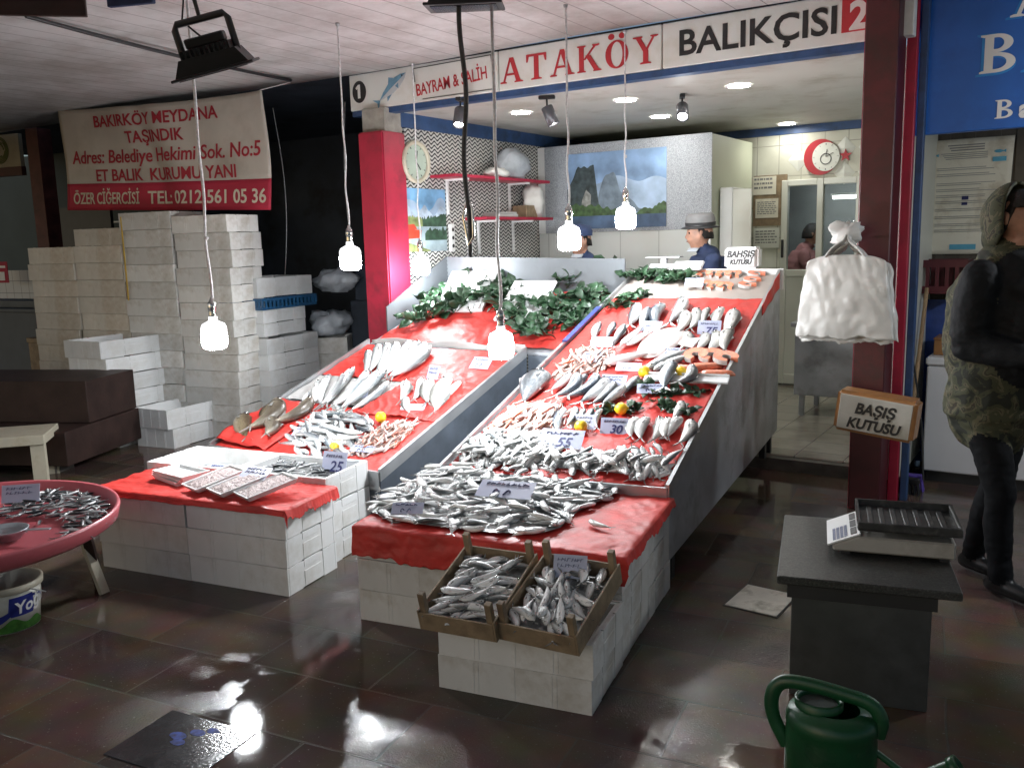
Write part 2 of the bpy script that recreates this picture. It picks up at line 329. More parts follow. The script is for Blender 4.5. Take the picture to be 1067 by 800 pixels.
# ------------------------------------------------------------------ ground, shop floor, canopy
def ground_mat():
    m = bpy.data.materials.new('wet_brown_stone'); m.use_nodes = True
    N, L, b = nodes(m); tc = N.new('ShaderNodeTexCoord'); mp = N.new('ShaderNodeMapping'); mp.inputs['Rotation'].default_value = (0, 0, R_(-8))
    mp.inputs['Location'].default_value = (0.13, 0.05, 0)
    wz = N.new('ShaderNodeTexNoise'); wz.inputs['Scale'].default_value = 2.2; wz.inputs['Detail'].default_value = 3; L.new(tc.outputs['Object'], wz.inputs['Vector'])
    wv = N.new('ShaderNodeVectorMath'); wv.operation = 'MULTIPLY_ADD'; wv.inputs[1].default_value = (0.03, 0.03, 0); L.new(wz.outputs['Color'], wv.inputs[0]); L.new(tc.outputs['Object'], wv.inputs[2])
    L.new(wv.outputs[0], mp.inputs[0])
    br = N.new('ShaderNodeTexBrick'); L.new(mp.outputs[0], br.inputs['Vector'])
    br.inputs['Scale'].default_value = 1.0; br.inputs['Brick Width'].default_value = 0.56; br.inputs['Row Height'].default_value = 0.37
    br.inputs['Mortar Size'].default_value = 0.0045; br.inputs['Mortar Smooth'].default_value = 0.2; br.inputs['Bias'].default_value = 0
    br.inputs['Color1'].default_value = (0.115, 0.078, 0.058, 1); br.inputs['Color2'].default_value = (0.050, 0.037, 0.031, 1); br.inputs['Mortar'].default_value = (0.085, 0.074, 0.062, 1)
    n = N.new('ShaderNodeTexNoise'); n.inputs['Scale'].default_value = 5; n.inputs['Detail'].default_value = 8; L.new(tc.outputs['Object'], n.inputs['Vector'])
    mx = N.new('ShaderNodeMixRGB'); mx.blend_type = 'OVERLAY'; mx.inputs['Fac'].default_value = 0.55
    L.new(br.outputs['Color'], mx.inputs['Color1']); L.new(n.outputs['Color'], mx.inputs['Color2'])
    # pale specks scattered over the stone colour
    g = N.new('ShaderNodeTexNoise'); g.inputs['Scale'].default_value = 85; g.inputs['Detail'].default_value = 3; L.new(tc.outputs['Object'], g.inputs['Vector'])
    gr = N.new('ShaderNodeValToRGB'); gr.color_ramp.elements[0].position = 0.66; gr.color_ramp.elements[1].position = 0.72; L.new(g.outputs['Fac'], gr.inputs['Fac'])
    g2 = N.new('ShaderNodeMixRGB'); g2.inputs['Color2'].default_value = (0.16, 0.15, 0.13, 1); L.new(gr.outputs['Color'], g2.inputs['Fac']); L.new(mx.outputs['Color'], g2.inputs['Color1'])
    L.new(g2.outputs['Color'], b.inputs['Base Color'])
    # water: smooth film here, roughened stone there
    pu = N.new('ShaderNodeTexNoise'); pu.inputs['Scale'].default_value = 0.85; pu.inputs['Detail'].default_value = 5; pu.inputs['Roughness'].default_value = 0.55
    mp2 = N.new('ShaderNodeMapping'); mp2.inputs['Location'].default_value = (3.1, 1.7, 0); L.new(tc.outputs['Object'], mp2.inputs[0]); L.new(mp2.outputs[0], pu.inputs['Vector'])
    pr = N.new('ShaderNodeMapRange'); pr.inputs[1].default_value = 0.49; pr.inputs[2].default_value = 0.62; pr.inputs[3].default_value = 0.05; pr.inputs[4].default_value = 0.22; L.new(pu.outputs['Fac'], pr.inputs[0])
    L.new(pr.outputs[0], b.inputs['Roughness'])
    hm = N.new('ShaderNodeMapRange'); hm.inputs[1].default_value = 0.49; hm.inputs[2].default_value = 0.60; hm.inputs[3].default_value = 0.03; hm.inputs[4].default_value = 0.55; L.new(pu.outputs['Fac'], hm.inputs[0])
    bn = N.new('ShaderNodeTexNoise'); bn.inputs['Scale'].default_value = 130; bn.inputs['Detail'].default_value = 3; bn.inputs['Roughness'].default_value = 0.6; L.new(tc.outputs['Object'], bn.inputs['Vector'])
    bp = N.new('ShaderNodeBump'); bp.inputs['Distance'].default_value = 0.005; L.new(hm.outputs[0], bp.inputs['Strength']); L.new(bn.outputs['Fac'], bp.inputs['Height'])
    b2 = N.new('ShaderNodeBump'); b2.invert = True; b2.inputs['Strength'].default_value = 0.5; b2.inputs['Distance'].default_value = 0.004; L.new(br.outputs['Fac'], b2.inputs['Height']); L.new(bp.outputs['Normal'], b2.inputs['Normal'])
    w = N.new('ShaderNodeTexNoise'); w.inputs['Scale'].default_value = 3.0; L.new(tc.outputs['Object'], w.inputs['Vector'])
    b3 = N.new('ShaderNodeBump'); b3.inputs['Strength'].default_value = 0.06; b3.inputs['Distance'].default_value = 0.05; L.new(w.outputs['Fac'], b3.inputs['Height']); L.new(b2.outputs['Normal'], b3.inputs['Normal'])
    L.new(b3.outputs['Normal'], b.inputs['Normal'])
    b.inputs['Specular IOR Level'].default_value = 0.30
    return m
tag(MB().box(-40, 40, -30, 40, -0.2, 0).ob('ground', ground_mat()), kind='structure')

def tile_mat(name, c1, c2, mortar, w, h, rough, axis='xy', off=0.0, dirt=None, bumps=0.3):
    m = bpy.data.materials.new(name); m.use_nodes = True
    N, L, b = nodes(m); tc = N.new('ShaderNodeTexCoord'); v = tc.outputs['Object']
    if axis != 'xy':
        sp = N.new('ShaderNodeSeparateXYZ'); L.new(v, sp.inputs[0]); cb = N.new('ShaderNodeCombineXYZ')
        L.new(sp.outputs['X' if axis == 'xz' else 'Y'], cb.inputs[0]); L.new(sp.outputs['Z'], cb.inputs[1]); v = cb.outputs[0]
    br = N.new('ShaderNodeTexBrick'); br.offset = off; L.new(v, br.inputs['Vector']); br.inputs['Scale'].default_value = 1
    br.inputs['Brick Width'].default_value = w; br.inputs['Row Height'].default_value = h; br.inputs['Mortar Size'].default_value = 0.004
    br.inputs['Color1'].default_value = (*c1, 1); br.inputs['Color2'].default_value = (*c2, 1); br.inputs['Mortar'].default_value = (*mortar, 1)
    src = br.outputs['Color']
    if dirt:
        n = N.new('ShaderNodeTexNoise'); n.inputs['Scale'].default_value = 3; n.inputs['Detail'].default_value = 8; L.new(tc.outputs['Object'], n.inputs['Vector'])
        r = N.new('ShaderNodeValToRGB'); r.color_ramp.elements[0].position = 0.48; r.color_ramp.elements[1].position = 0.75; L.new(n.outputs['Fac'], r.inputs['Fac'])
        mx = N.new('ShaderNodeMixRGB'); mx.inputs['Color2'].default_value = (*dirt, 1); L.new(r.outputs['Color'], mx.inputs['Fac']); L.new(src, mx.inputs['Color1']); src = mx.outputs['Color']
    L.new(src, b.inputs['Base Color']); b.inputs['Roughness'].default_value = rough
    bp = N.new('ShaderNodeBump'); bp.invert = True; bp.inputs['Strength'].default_value = bumps; bp.inputs['Distance'].default_value = 0.004; L.new(br.outputs['Fac'], bp.inputs['Height']); L.new(bp.outputs['Normal'], b.inputs['Normal'])
    return m
M_floortile = tile_mat('shop_floor_tile', (0.36, 0.34, 0.28), (0.32, 0.30, 0.25), (0.12, 0.11, 0.09), 0.33, 0.33, 0.16, dirt=(0.20, 0.18, 0.14))
M_walltile = tile_mat('cream_wall_tile', (0.62, 0.62, 0.52), (0.58, 0.58, 0.49), (0.30, 0.29, 0.24), 0.22, 0.30, 0.22, axis='xz', dirt=(0.5, 0.49, 0.4))
M_splash = tile_mat('white_wall_panel', (0.66, 0.68, 0.66), (0.64, 0.66, 0.64), (0.42, 0.43, 0.42), 0.40, 0.62, 0.25, axis='xz')
M_stalltile = tile_mat('white_stall_tile', (0.52, 0.55, 0.58), (0.50, 0.53, 0.56), (0.22, 0.23, 0.25), 0.16, 0.16, 0.25, axis='xz')
tag(MB().box(-4.9, -0.95, 6.1, 12.0, -0.05, 0.10).ob('shop_floor', M_floortile, bevel=0.008), kind='structure')
tag(MB().box(-4.7, -1.14, 6.03, 6.097, -0.05, 0.085).ob('kerb_step', mat('worn_step', (0.10, 0.09, 0.075), 0.4, var=0.4, vs=9, bump=0.4, bs=30)), kind='structure')

def plank_mat():
    m = bpy.data.materials.new('canopy_planks'); m.use_nodes = True
    N, L, b = nodes(m); tc = N.new('ShaderNodeTexCoord'); sp = N.new('ShaderNodeSeparateXYZ'); L.new(tc.outputs['Object'], sp.inputs[0])
    mu = N.new('ShaderNodeMath'); mu.operation = 'MULTIPLY'; mu.inputs[1].default_value = 1 / 0.19; L.new(sp.outputs['X'], mu.inputs[0])
    fr = N.new('ShaderNodeMath'); fr.operation = 'FRACT'; L.new(mu.outputs[0], fr.inputs[0])
    r = N.new('ShaderNodeValToRGB'); r.color_ramp.elements[0].position = 0.0; r.color_ramp.elements[0].color = (0, 0, 0, 1)
    r.color_ramp.elements[1].position = 0.035; r.color_ramp.elements[1].color = (1, 1, 1, 1)
    k = r.color_ramp.elements.new(0.985); k.color = (1, 1, 1, 1); k = r.color_ramp.elements.new(1.0); k.color = (0, 0, 0, 1)
    L.new(fr.outputs[0], r.inputs['Fac'])
    n = N.new('ShaderNodeTexNoise'); n.inputs['Scale'].default_value = 1.2; n.inputs['Detail'].default_value = 9; n.inputs['Roughness'].default_value = 0.7; L.new(tc.outputs['Object'], n.inputs['Vector'])
    rr = N.new('ShaderNodeValToRGB'); rr.color_ramp.elements[0].position = 0.35; rr.color_ramp.elements[0].color = (0.42, 0.40, 0.38, 1); rr.color_ramp.elements[1].position = 0.58; rr.color_ramp.elements[1].color = (0.70, 0.70, 0.70, 1)
    L.new(n.outputs['Fac'], rr.inputs['Fac'])
    mx = N.new('ShaderNodeMixRGB'); mx.inputs['Color1'].default_value = (0.10, 0.09, 0.085, 1); L.new(r.outputs['Color'], mx.inputs['Fac']); L.new(rr.outputs['Color'], mx.inputs['Color2'])
    L.new(mx.outputs['Color'], b.inputs['Base Color']); b.inputs['Roughness'].default_value = 0.5
    bp = N.new('ShaderNodeBump'); bp.inputs['Strength'].default_value = 0.6; bp.inputs['Distance'].default_value = 0.006; L.new(r.outputs['Color'], bp.inputs['Height']); L.new(bp.outputs['Normal'], b.inputs['Normal'])
    return m
def sag(x, y): return 2.99 + 0.012 * math.sin(x * 1.7) * math.cos(y * 1.3)
cg = MB().grid(lambda u, v: (-14 + 17.5 * u, -0.8 + 6.28 * v, sag(-14 + 17.5 * u, -0.8 + 6.28 * v)), 70, 12)
c_ = cg.ob('ceiling', plank_mat()); mod_solid(c_, 0.03, 1.0); tag(c_, kind='structure')
tag(MB().box(-13, -4.98, 5.66, 9.2, 3.04, 3.1).ob('back_roof', M_darkwall), kind='structure')
tag(MB().box(-0.93, 4, 5.5, 9.2, 3.04, 3.1).ob('side_roof', M_darkwall), kind='structure')

# ------------------------------------------------------------------ the shop's shell
def wave_mat():
    m = bpy.data.materials.new('wavy_wallpaper'); m.use_nodes = True
    N, L, b = nodes(m); tc = N.new('ShaderNodeTexCoord'); sp = N.new('ShaderNodeSeparateXYZ'); L.new(tc.outputs['Object'], sp.inputs[0])
    # stacked wavy lines running across the wall: fract((z + a sin(k y)) / p)
    s1 = N.new('ShaderNodeMath'); s1.operation = 'MULTIPLY'; s1.inputs[1].default_value = 2 * PI / 0.085; L.new(sp.outputs['Y'], s1.inputs[0])
    s2 = N.new('ShaderNodeMath'); s2.operation = 'SINE'; L.new(s1.outputs[0], s2.inputs[0])
    s3 = N.new('ShaderNodeMath'); s3.operation = 'MULTIPLY_ADD'; s3.inputs[1].default_value = 0.0125; L.new(s2.outputs[0], s3.inputs[0]); L.new(sp.outputs['Z'], s3.inputs[2])
    s4 = N.new('ShaderNodeMath'); s4.operation = 'MULTIPLY'; s4.inputs[1].default_value = 1 / 0.034; L.new(s3.outputs[0], s4.inputs[0])
    s5 = N.new('ShaderNodeMath'); s5.operation = 'FRACT'; L.new(s4.outputs[0], s5.inputs[0])
    r = N.new('ShaderNodeValToRGB'); r.color_ramp.interpolation = 'CONSTANT'; r.color_ramp.elements[0].color = (0.60, 0.60, 0.57, 1); r.color_ramp.elements[1].position = 0.56; r.color_ramp.elements[1].color = (0.02, 0.02, 0.024, 1)
    L.new(s5.outputs[0], r.inputs['Fac']); L.new(r.outputs['Color'], b.inputs['Base Color']); b.inputs['Roughness'].default_value = 0.5
    return m
def fleck_mat():
    m = bpy.data.materials.new('grey_patterned_wallpaper'); m.use_nodes = True
    N, L, b = nodes(m); tc = N.new('ShaderNodeTexCoord'); v = N.new('ShaderNodeTexVoronoi'); v.inputs['Scale'].default_value = 80; v.feature = 'DISTANCE_TO_EDGE'; v.distance = 'EUCLIDEAN'
    L.new(tc.outputs['Object'], v.inputs['Vector'])
    r = N.new('ShaderNodeValToRGB'); r.color_ramp.elements[0].position = 0.06; r.color_ramp.elements[0].color = (0.30, 0.32, 0.35, 1); r.color_ramp.elements[1].position = 0.22; r.color_ramp.elements[1].color = (0.50, 0.52, 0.55, 1)
    L.new(v.outputs['Distance'], r.inputs['Fac']); L.new(r.outputs['Color'], b.inputs['Base Color']); b.inputs['Roughness'].default_value = 0.5
    return m
lw = thing('shop_side_wall', 'shop side wall covered in black and white wavy striped wallpaper', 'wall', (-4.80, 6.7, 0))
MB().box(-0.08, 0.08, -1.01, 2.29, 0.1, 2.565).ob('wallpaper', wave_mat(), lw)
MB().box(-0.08, 0.09, -1.05, 2.29, 2.566, 2.68).ob('beam', M_blue, lw)
cr = thing('cold_room', 'cold room block at the rear of shop, fronted with grey patterned wallpaper', 'cold room', (-3.80, 7.75, 0.1))
MB().box(-0.90, 0.90, 0.012, 1.15, 0, 2.44).ob('body', M_cold, cr)
MB().box(-0.83, 0.91, -0.002, 0.010, 1.60, 2.445).ob('wallpaper', fleck_mat(), cr)
MB().box(-0.91, 0.905, -0.001, 0.010, 0, 1.597).ob('wall_panel', M_splash, cr)
MB().box(-0.91, -0.833, -0.004, 0.010, 1.60, 2.445).ob('trim', M_white, cr)
rw = thing('shop_rear_wall', 'cream tiled rear wall of the shop around the white window', 'wall', (-2.0, 9.0, 0.1))
b_ = MB()
b_.box(-2.7, -0.62, 0, 0.12, 0, 2.5); b_.box(0.15, 1.0, 0, 0.12, 0, 2.5); b_.box(-0.62, 0.15, 0, 0.12, 2.06, 2.5)
b_.ob('tiles', M_walltile, rw)
# relief diamonds on a few tiles
d_ = MB()
for cx_, cz_ in ((-0.25, 2.25), (-0.03, 2.33), (0.19, 2.33), (-0.03, 2.10), (0.19, 2.10), (-0.47, 2.25)):
    d_.add([(cx_ - 0.10, -0.002, cz_), (cx_, -0.002, cz_ - 0.11), (cx_ + 0.10, -0.002, cz_), (cx_, -0.002, cz_ + 0.11), (cx_, -0.022, cz_)], [(0, 1, 4), (1, 2, 4), (2, 3, 4), (3, 0, 4)])
d_.ob('relief_tile', M_upvc, rw)
MB().box(-2.7, 1.0, -0.01, 0.12, 2.503, 2.58).ob('beam', M_blue, rw)
tag(place(MB().box(-0.06, 0.06, -1.65, 1.65, 0, 2.6).ob('shop_partition_wall', M_upvc), (-0.98, 7.4, 0.1)), 'pale plain partition wall closing the shop at the dark red column', 'wall')
tag(MB().box(-4.72, -1.04, 5.63, 9.12, 2.68, 2.74).ob('shop_ceiling', mat('shop_ceiling_paint', (0.52, 0.51, 0.47), 0.55, var=0.08, vs=2, dirt=(0.36, 0.33, 0.27), ds=2.2)), kind='structure')

# red column and maroon column
cl = thing('red_column', 'bright red painted square column left of the shop opening', 'column', (-4.83, 5.54, 0))
MB().box(-0.13, 0.13, -0.14, 0.14, 0, 2.52).ob('shaft', M_redcol, cl, bevel=0.012, seg=2)
MB().box(-0.115, 0.115, -0.09, 0.12, 2.521, 2.70).ob('cap', mat('raw_concrete', (0.34, 0.32, 0.28), 0.9, var=0.25, vs=12, bump=0.6, bs=30), cl)
cm = thing('maroon_column', 'dark maroon steel column carrying plastic bags and a tip box', 'column', (-1.035, 5.48, 0))
MB().box(-0.09, 0.085, -0.12, 0.12, 0, 2.975).ob('shaft', M_maroon, cm, bevel=0.006)
MB().box(-0.095, -0.0925, -0.10, 0.10, 0, 2.97).ob('edge_strip', M_redcol, cm)  # brighter red stands for the lit left face, light put into the colour
tag(place(MB().box(-0.028, 0.028, -0.03, 0.03, 0, 2.97).ob('red_post', M_redcol, bevel=0.004), (-0.925, 5.66, 0)), 'thin bright red post standing between maroon column and blue post', 'post')
tag(place(MB().box(-0.02, 0.02, -0.03, 0.03, 0, 2.97).ob('blue_post', M_blue, bevel=0.004), (-0.868, 5.70, 0)), 'thin dark blue post at the edge of the neighbouring stall', 'post')

# neighbouring stall, right
nw = thing('stall_wall', 'dark metal shutter wall of the stall under the blue sign', 'wall', (0.6, 6.75, 0))
sh = MB(); sh.box(-1.53, 2.5, 0, 0.1, 0, 3.0)
for i in range(26): sh.box(-1.50 + i * 0.15, -1.44 + i * 0.15, -0.012, -0.001, 0.02, 3.0)
sh.ob('sheet', mat('dark_sheet_metal', (0.085, 0.075, 0.06), 0.5, 0.2, var=0.25, vs=3, dirt=(0.04, 0.035, 0.03), ds=3), nw)

# dark alley behind the box stacks and the stall far left
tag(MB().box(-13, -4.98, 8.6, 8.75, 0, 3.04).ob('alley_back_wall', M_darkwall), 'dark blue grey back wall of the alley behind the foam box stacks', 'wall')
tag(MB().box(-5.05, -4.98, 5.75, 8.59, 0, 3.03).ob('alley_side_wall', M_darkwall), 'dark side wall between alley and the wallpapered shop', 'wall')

# ------------------------------------------------------------------ fascia sign
FY = 5.50
sg = thing('shop_sign', 'long white shop sign reading ATAKÖY BALIKÇISI above the shop opening', 'sign', (0, FY, 2.71))
for x0, x1 in ((-5.11, -3.665), (-3.655, -2.398), (-2.388, -0.9)):
    MB().box(x0, x1, 0, 0.09, 0.0, 0.275).ob('panel', M_signwhite, sg, bevel=0.004)
MB().box(-5.1, -1.13, 0.01, 0.10, -0.045, -0.003).ob('beam', M_blue, sg)
MB().box(-5.12, -0.9, 0.02, 0.08, 0.278, 0.29).ob('frame', M_grout, sg)
# black disc with 1
dsc = MB(); dsc.prism([(0.072 * math.cos(i * PI / 16), 0.085 * math.sin(i * PI / 16)) for i in range(32)], -0.004, -0.001, axis='y', M=Matrix.Translation((-5.005, 0, 0.14)))
dsc.ob('number_disc', M_black, sg)
MB().prism([(-5.018, 0.09), (-4.992, 0.09), (-4.992, 0.195), (-5.012, 0.195), (-5.040, 0.172), (-5.030, 0.158), (-5.018, 0.166)], -0.007, -0.0045, 0, None, 'y').ob('lettering', M_signwhite, sg)
# the fish drawing, flat on the panel
M_fishblue = mat('painted_fish_blue', (0.16, 0.33, 0.46), 0.5, var=0.25, vs=20)
fp = MB(); T = Matrix.Translation((-4.66, 0, 0.135)) @ Matrix.Rotation(R_(-33), 4, 'Y') @ Matrix.Diagonal((0.80, 1, 0.9, 1))
up = [(-0.20, 0.0), (-0.12, 0.030), (-0.02, 0.052), (0.08, 0.052), (0.16, 0.032), (0.215, 0.004)]
lo = [(0.215, 0.0), (0.17, -0.024), (0.08, -0.046), (-0.02, -0.044), (-0.12, -0.022), (-0.20, -0.002)]
fp.prism(up + [(0.1, 0.004), (-0.05, 0.006)], -0.004, -0.001, 0, T, 'y')
fp.prism([(-0.20, 0.0), (-0.05, 0.004), (0.1, 0.002)] + lo[0:6], -0.0035, -0.001, 1, T, 'y')
fp.prism([(-0.19, 0.0), (-0.27, 0.055), (-0.235, 0.0), (-0.27, -0.06)], -0.004, -0.001, 0, T, 'y')
fp.prism([(-0.02, 0.052), (0.02, 0.095), (0.07, 0.053)], -0.0038, -0.001, 0, T, 'y')
fp.prism([(-0.10, -0.027), (-0.12, -0.06), (-0.04, -0.040)], -0.0038, -0.001, 0, T, 'y')
fp.prism([(0.09, -0.01), (0.06, -0.05), (0.04, -0.012)], -0.005, -0.001, 0, T, 'y')
fp.prism([(0.165 + 0.008 * math.cos(i * PI / 5), 0.012 + 0.008 * math.sin(i * PI / 5)) for i in range(10)], -0.006, -0.001, 2, T, 'y')
fp.ob('painted_fish', [M_fishblue, mat('painted_fish_belly', (0.55, 0.58, 0.60), 0.5), M_black], sg)
# Bayram & Salih, tilted upwards inside a thin black frame
letters('BAYRAM & SALİH', 0.125, M_redletter, sg, -4.42, 0.045, align='LEFT', bold=0.0015, fit=0.66, rot=0.085)
fr = MB()
for a, bq in (((-4.44, 0.25), (-3.72, 0.258)), ((-3.72, 0.258), (-3.70, 0.02)), ((-3.70, 0.02), (-4.36, 0.018)), ((-4.44, 0.25), (-4.43, 0.15))):
    fr.bar((a[0], -0.003, a[1]), (bq[0], -0.003, bq[1]), 0.003, 0.005)
fr.ob('frame_line', M_black, sg)

# slab-serif capitals built from strokes (thick downstrokes, thin upstrokes, bracketed feet)
_dk = [0]
def dep():
    _dk[0] = (_dk[0] + 1) % 23; return -0.004 - 0.00006 * _dk[0]
def stroke(mb, p, q, w, T):
    dx, dz = q[0] - p[0], q[1] - p[1]; mb.prism([(p[0] - w / 2, p[1]), (p[0] + w / 2, p[1]), (q[0] + w / 2, q[1]), (q[0] - w / 2, q[1])], dep(), -0.001, 0, T, 'y')
def serif(mb, x, z, w, up, T, h=0.07):
    s = 1 if up else -1
    mb.prism([(x - w, z), (x + w, z), (x + w, z + s * h * 0.6), (x + w * 0.5, z + s * h), (x - w * 0.5, z + s * h), (x - w, z + s * h * 0.6)][:: 1 if up else -1], dep(), -0.001, 0, T, 'y')
def oval(mb, cx, cz, rx, rz, ix, iz, T):
    n = 28; o = [(cx + rx * math.cos(2 * PI * i / n), cz + rz * math.sin(2 * PI * i / n)) for i in range(n)]; q = [(cx + ix * math.cos(2 * PI * i / n), cz + iz * math.sin(2 * PI * i / n)) for i in range(n)]
    vs = [(a, -0.004, b) for a, b in o] + [(a, -0.004, b) for a, b in q] + [(a, -0.001, b) for a, b in o] + [(a, -0.001, b) for a, b in q]
    fs = []
    for i in range(n):
        j = (i + 1) % n; fs += [(i, j, n + j, n + i), (2 * n + i, i, j, 2 * n + j)[::-1], (n + i, n + j, 3 * n + j, 3 * n + i)[::-1]]
    mb.add(vs, fs, 0, False, T)
def serif_letter(mb, ch, T):
    if ch == 'A':
        stroke(mb, (0.12, 0), (0.46, 1), 0.09, T); stroke(mb, (0.84, 0), (0.50, 1), 0.20, T); stroke(mb, (0.46, 0.30), (0.46, 0.38), 0.46, T)
        serif(mb, 0.11, 0, 0.15, True, T); serif(mb, 0.84, 0, 0.20, True, T)
    elif ch == 'T':
        stroke(mb, (0.5, 0), (0.5, 1), 0.21, T); stroke(mb, (0.5, 0.91), (0.5, 1), 0.92, T); serif(mb, 0.5, 0, 0.24, True, T)
        mb.prism([(0.04, 1), (0.04, 0.70), (0.10, 0.70), (0.16, 0.92)], dep(), -0.001, 0, T, 'y'); mb.prism([(0.96, 1), (0.96, 0.70), (0.90, 0.70), (0.84, 0.92)][::-1], dep(), -0.001, 0, T, 'y')
    elif ch == 'K':
        stroke(mb, (0.18, 0), (0.18, 1), 0.20, T); stroke(mb, (0.30, 0.46), (0.80, 1), 0.10, T); stroke(mb, (0.86, 0), (0.46, 0.62), 0.22, T)
        for x, z, u, w in ((0.18, 0, True, 0.18), (0.18, 1, False, 0.18), (0.86, 0, True, 0.17), (0.80, 1, False, 0.15)): serif(mb, x, z, w, u, T)
    elif ch == 'O':
        oval(mb, 0.5, 0.5, 0.47, 0.52, 0.24, 0.46, T)
    elif ch == 'Y':
        stroke(mb, (0.5, 0), (0.5, 0.50), 0.20, T); stroke(mb, (0.5, 0.45), (0.18, 1), 0.20, T); stroke(mb, (0.5, 0.45), (0.84, 1), 0.09, T)
        for x, z, u, w in ((0.5, 0, True, 0.22), (0.18, 1, False, 0.19), (0.84, 1, False, 0.15)): serif(mb, x, z, w, u, T)
    elif ch == 'B':
        stroke(mb, (0.22, 0), (0.22, 1), 0.22, T); serif(mb, 0.16, 0, 0.16, True, T); serif(mb, 0.16, 1, 0.16, False, T)
        for cz, rz, rx in ((0.76, 0.24, 0.40), (0.26, 0.26, 0.48)):
            n = 14; o = [(0.40 + rx * math.cos(-PI / 2 + PI * i / n), cz + rz * math.sin(-PI / 2 + PI * i / n)) for i in range(n + 1)]; q = [(0.40 + (rx - 0.22) * math.cos(-PI / 2 + PI * i / n), cz + (rz - 0.09) * math.sin(-PI / 2 + PI * i / n)) for i in range(n + 1)]
            for i in range(n): mb.prism([o[i], o[i + 1], q[i + 1], q[i]], dep(), -0.001, 0, T, 'y')
            for z in (cz - rz + 0.045, cz + rz - 0.045): stroke(mb, (0.32, z - 0.045), (0.32, z + 0.045), 0.20, T)
def serif_word(word, x0, z0, w, h, gap, parent, m, name='lettering', drop=0.0):
    mb = MB(); x = x0; z = z0
    for ch in word:
        T = Matrix.Translation((x, -0.0005, z)) @ Matrix.Diagonal((w, 1, h, 1)); serif_letter(mb, 'O' if ch == 'Ö' else ch, T)
        if ch == 'Ö':
            for dx in (0.28, 0.72): mb.prism([(dx + 0.13 * math.cos(i * PI / 6), 1.16 + 0.11 * math.sin(i * PI / 6)) for i in range(12)], -0.004, -0.001, 0, T, 'y')
        x += w + gap; z += drop
    return mb.ob(name, m, parent)
serif_word('ATAKÖY', -3.635, 0.045, 0.178, 0.172, 0.030, sg, M_redletter)
_xa, _xb = pyy(708, 55, FY).x, pyy(872, 25, FY).x
letters('BALIKÇISI', 0.215, M_black, sg, (_xa + _xb) / 2, 0.066, bold=0.004, fit=_xb - _xa)
_xc = pyy(877, 25, FY).x
MB().box(_xc, -1.06, -0.003, -0.001, 0.06, 0.25).ob('number_field', M_redletter, sg)
letters('2', 0.21, M_signwhite, sg, _xc + 0.095, 0.075, y=-0.005, bold=0.007)

# ------------------------------------------------------------------ banner on two cords
bw, bh = 2.50, 0.94; BX, BZ = bw / 3.08, bh / 1.02
bn = thing('cloth_banner', 'creased cream cloth banner with red address lettering above the foam boxes', 'banner', (-8.38, 4.95, 1.985), R_(8))
def bsurf(x, z, d=0.0):   # folds of the cloth
    y = 0.035 * math.sin(x * 3.1 + z * 1.6) * (0.3 + 0.7 * z) + 0.040 * math.exp(-((x - 1.18 + 0.28 * (z - 0.5)) / 0.13) ** 2) + 0.010 * math.sin(x * 7 + z * 4)
    return (x + 0.02 * math.sin(z * 5), y + d, z - 0.03 * math.sin(PI * x / bw) * (z / bh) - 0.05 * (x / bw) * (1 - z / bh) - 0.04 * x / bw + 0.06)
bc = MB(); bc.grid(lambda u, v: bsurf(u * bw, 0.25 + v * (bh - 0.25)), 60, 16, 0); bc.grid(lambda u, v: bsurf(u * bw, v * 0.25), 60, 6, 1)
mod_solid(bc.ob('cloth', [M_banner, M_bannerred], bn), 0.003)
bf = lambda a, b, d: bsurf(a, b, d - 0.007)
for s_, sz, x_, z_, al, ft_, sh_, m_, bo in (('BAKIRKÖY MEYDANA', 0.16, 1.52, 0.835, 'CENTER', 1.86, 0, M_bannerred2, 0.012), ('TAŞINDIK', 0.16, 1.52, 0.665, 'CENTER', 0.86, 0, M_bannerred2, 0.012),
        ('Adres: Belediye Hekimi Sok. No:5', 0.185, 1.55, 0.475, 'CENTER', 2.85, 0.18, M_bannerred2, 0.010), ('ET BALIK  KURUMU YANI', 0.165, 1.57, 0.295, 'CENTER', 2.10, 0, M_bannerred2, 0.012),
        ('ÖZER CİĞERCİSİ', 0.165, 0.10, 0.065, 'LEFT', 1.08, 0, M_bannercream, 0.009), ('TEL: 0212 561 05 36', 0.175, 1.32, 0.065, 'LEFT', 1.70, 0, M_bannercream, 0.011)):
    letters(s_, sz * BZ, m_, bn, x_ * BX, z_ * BZ, y=0, align=al, bold=bo * 0.22, fit=ft_ * BX, shear=sh_, fn=bf)
tp = MB(); tp.tube([bsurf(0.01, bh), (-0.05, 0.02, 1.08)], 0.004, 6); tp.tube([bsurf(bw - 0.02, bh), (bw + 0.25, 0.05, 1.0)], 0.004, 6); tp.ob('tie_cord', M_cord, bn)

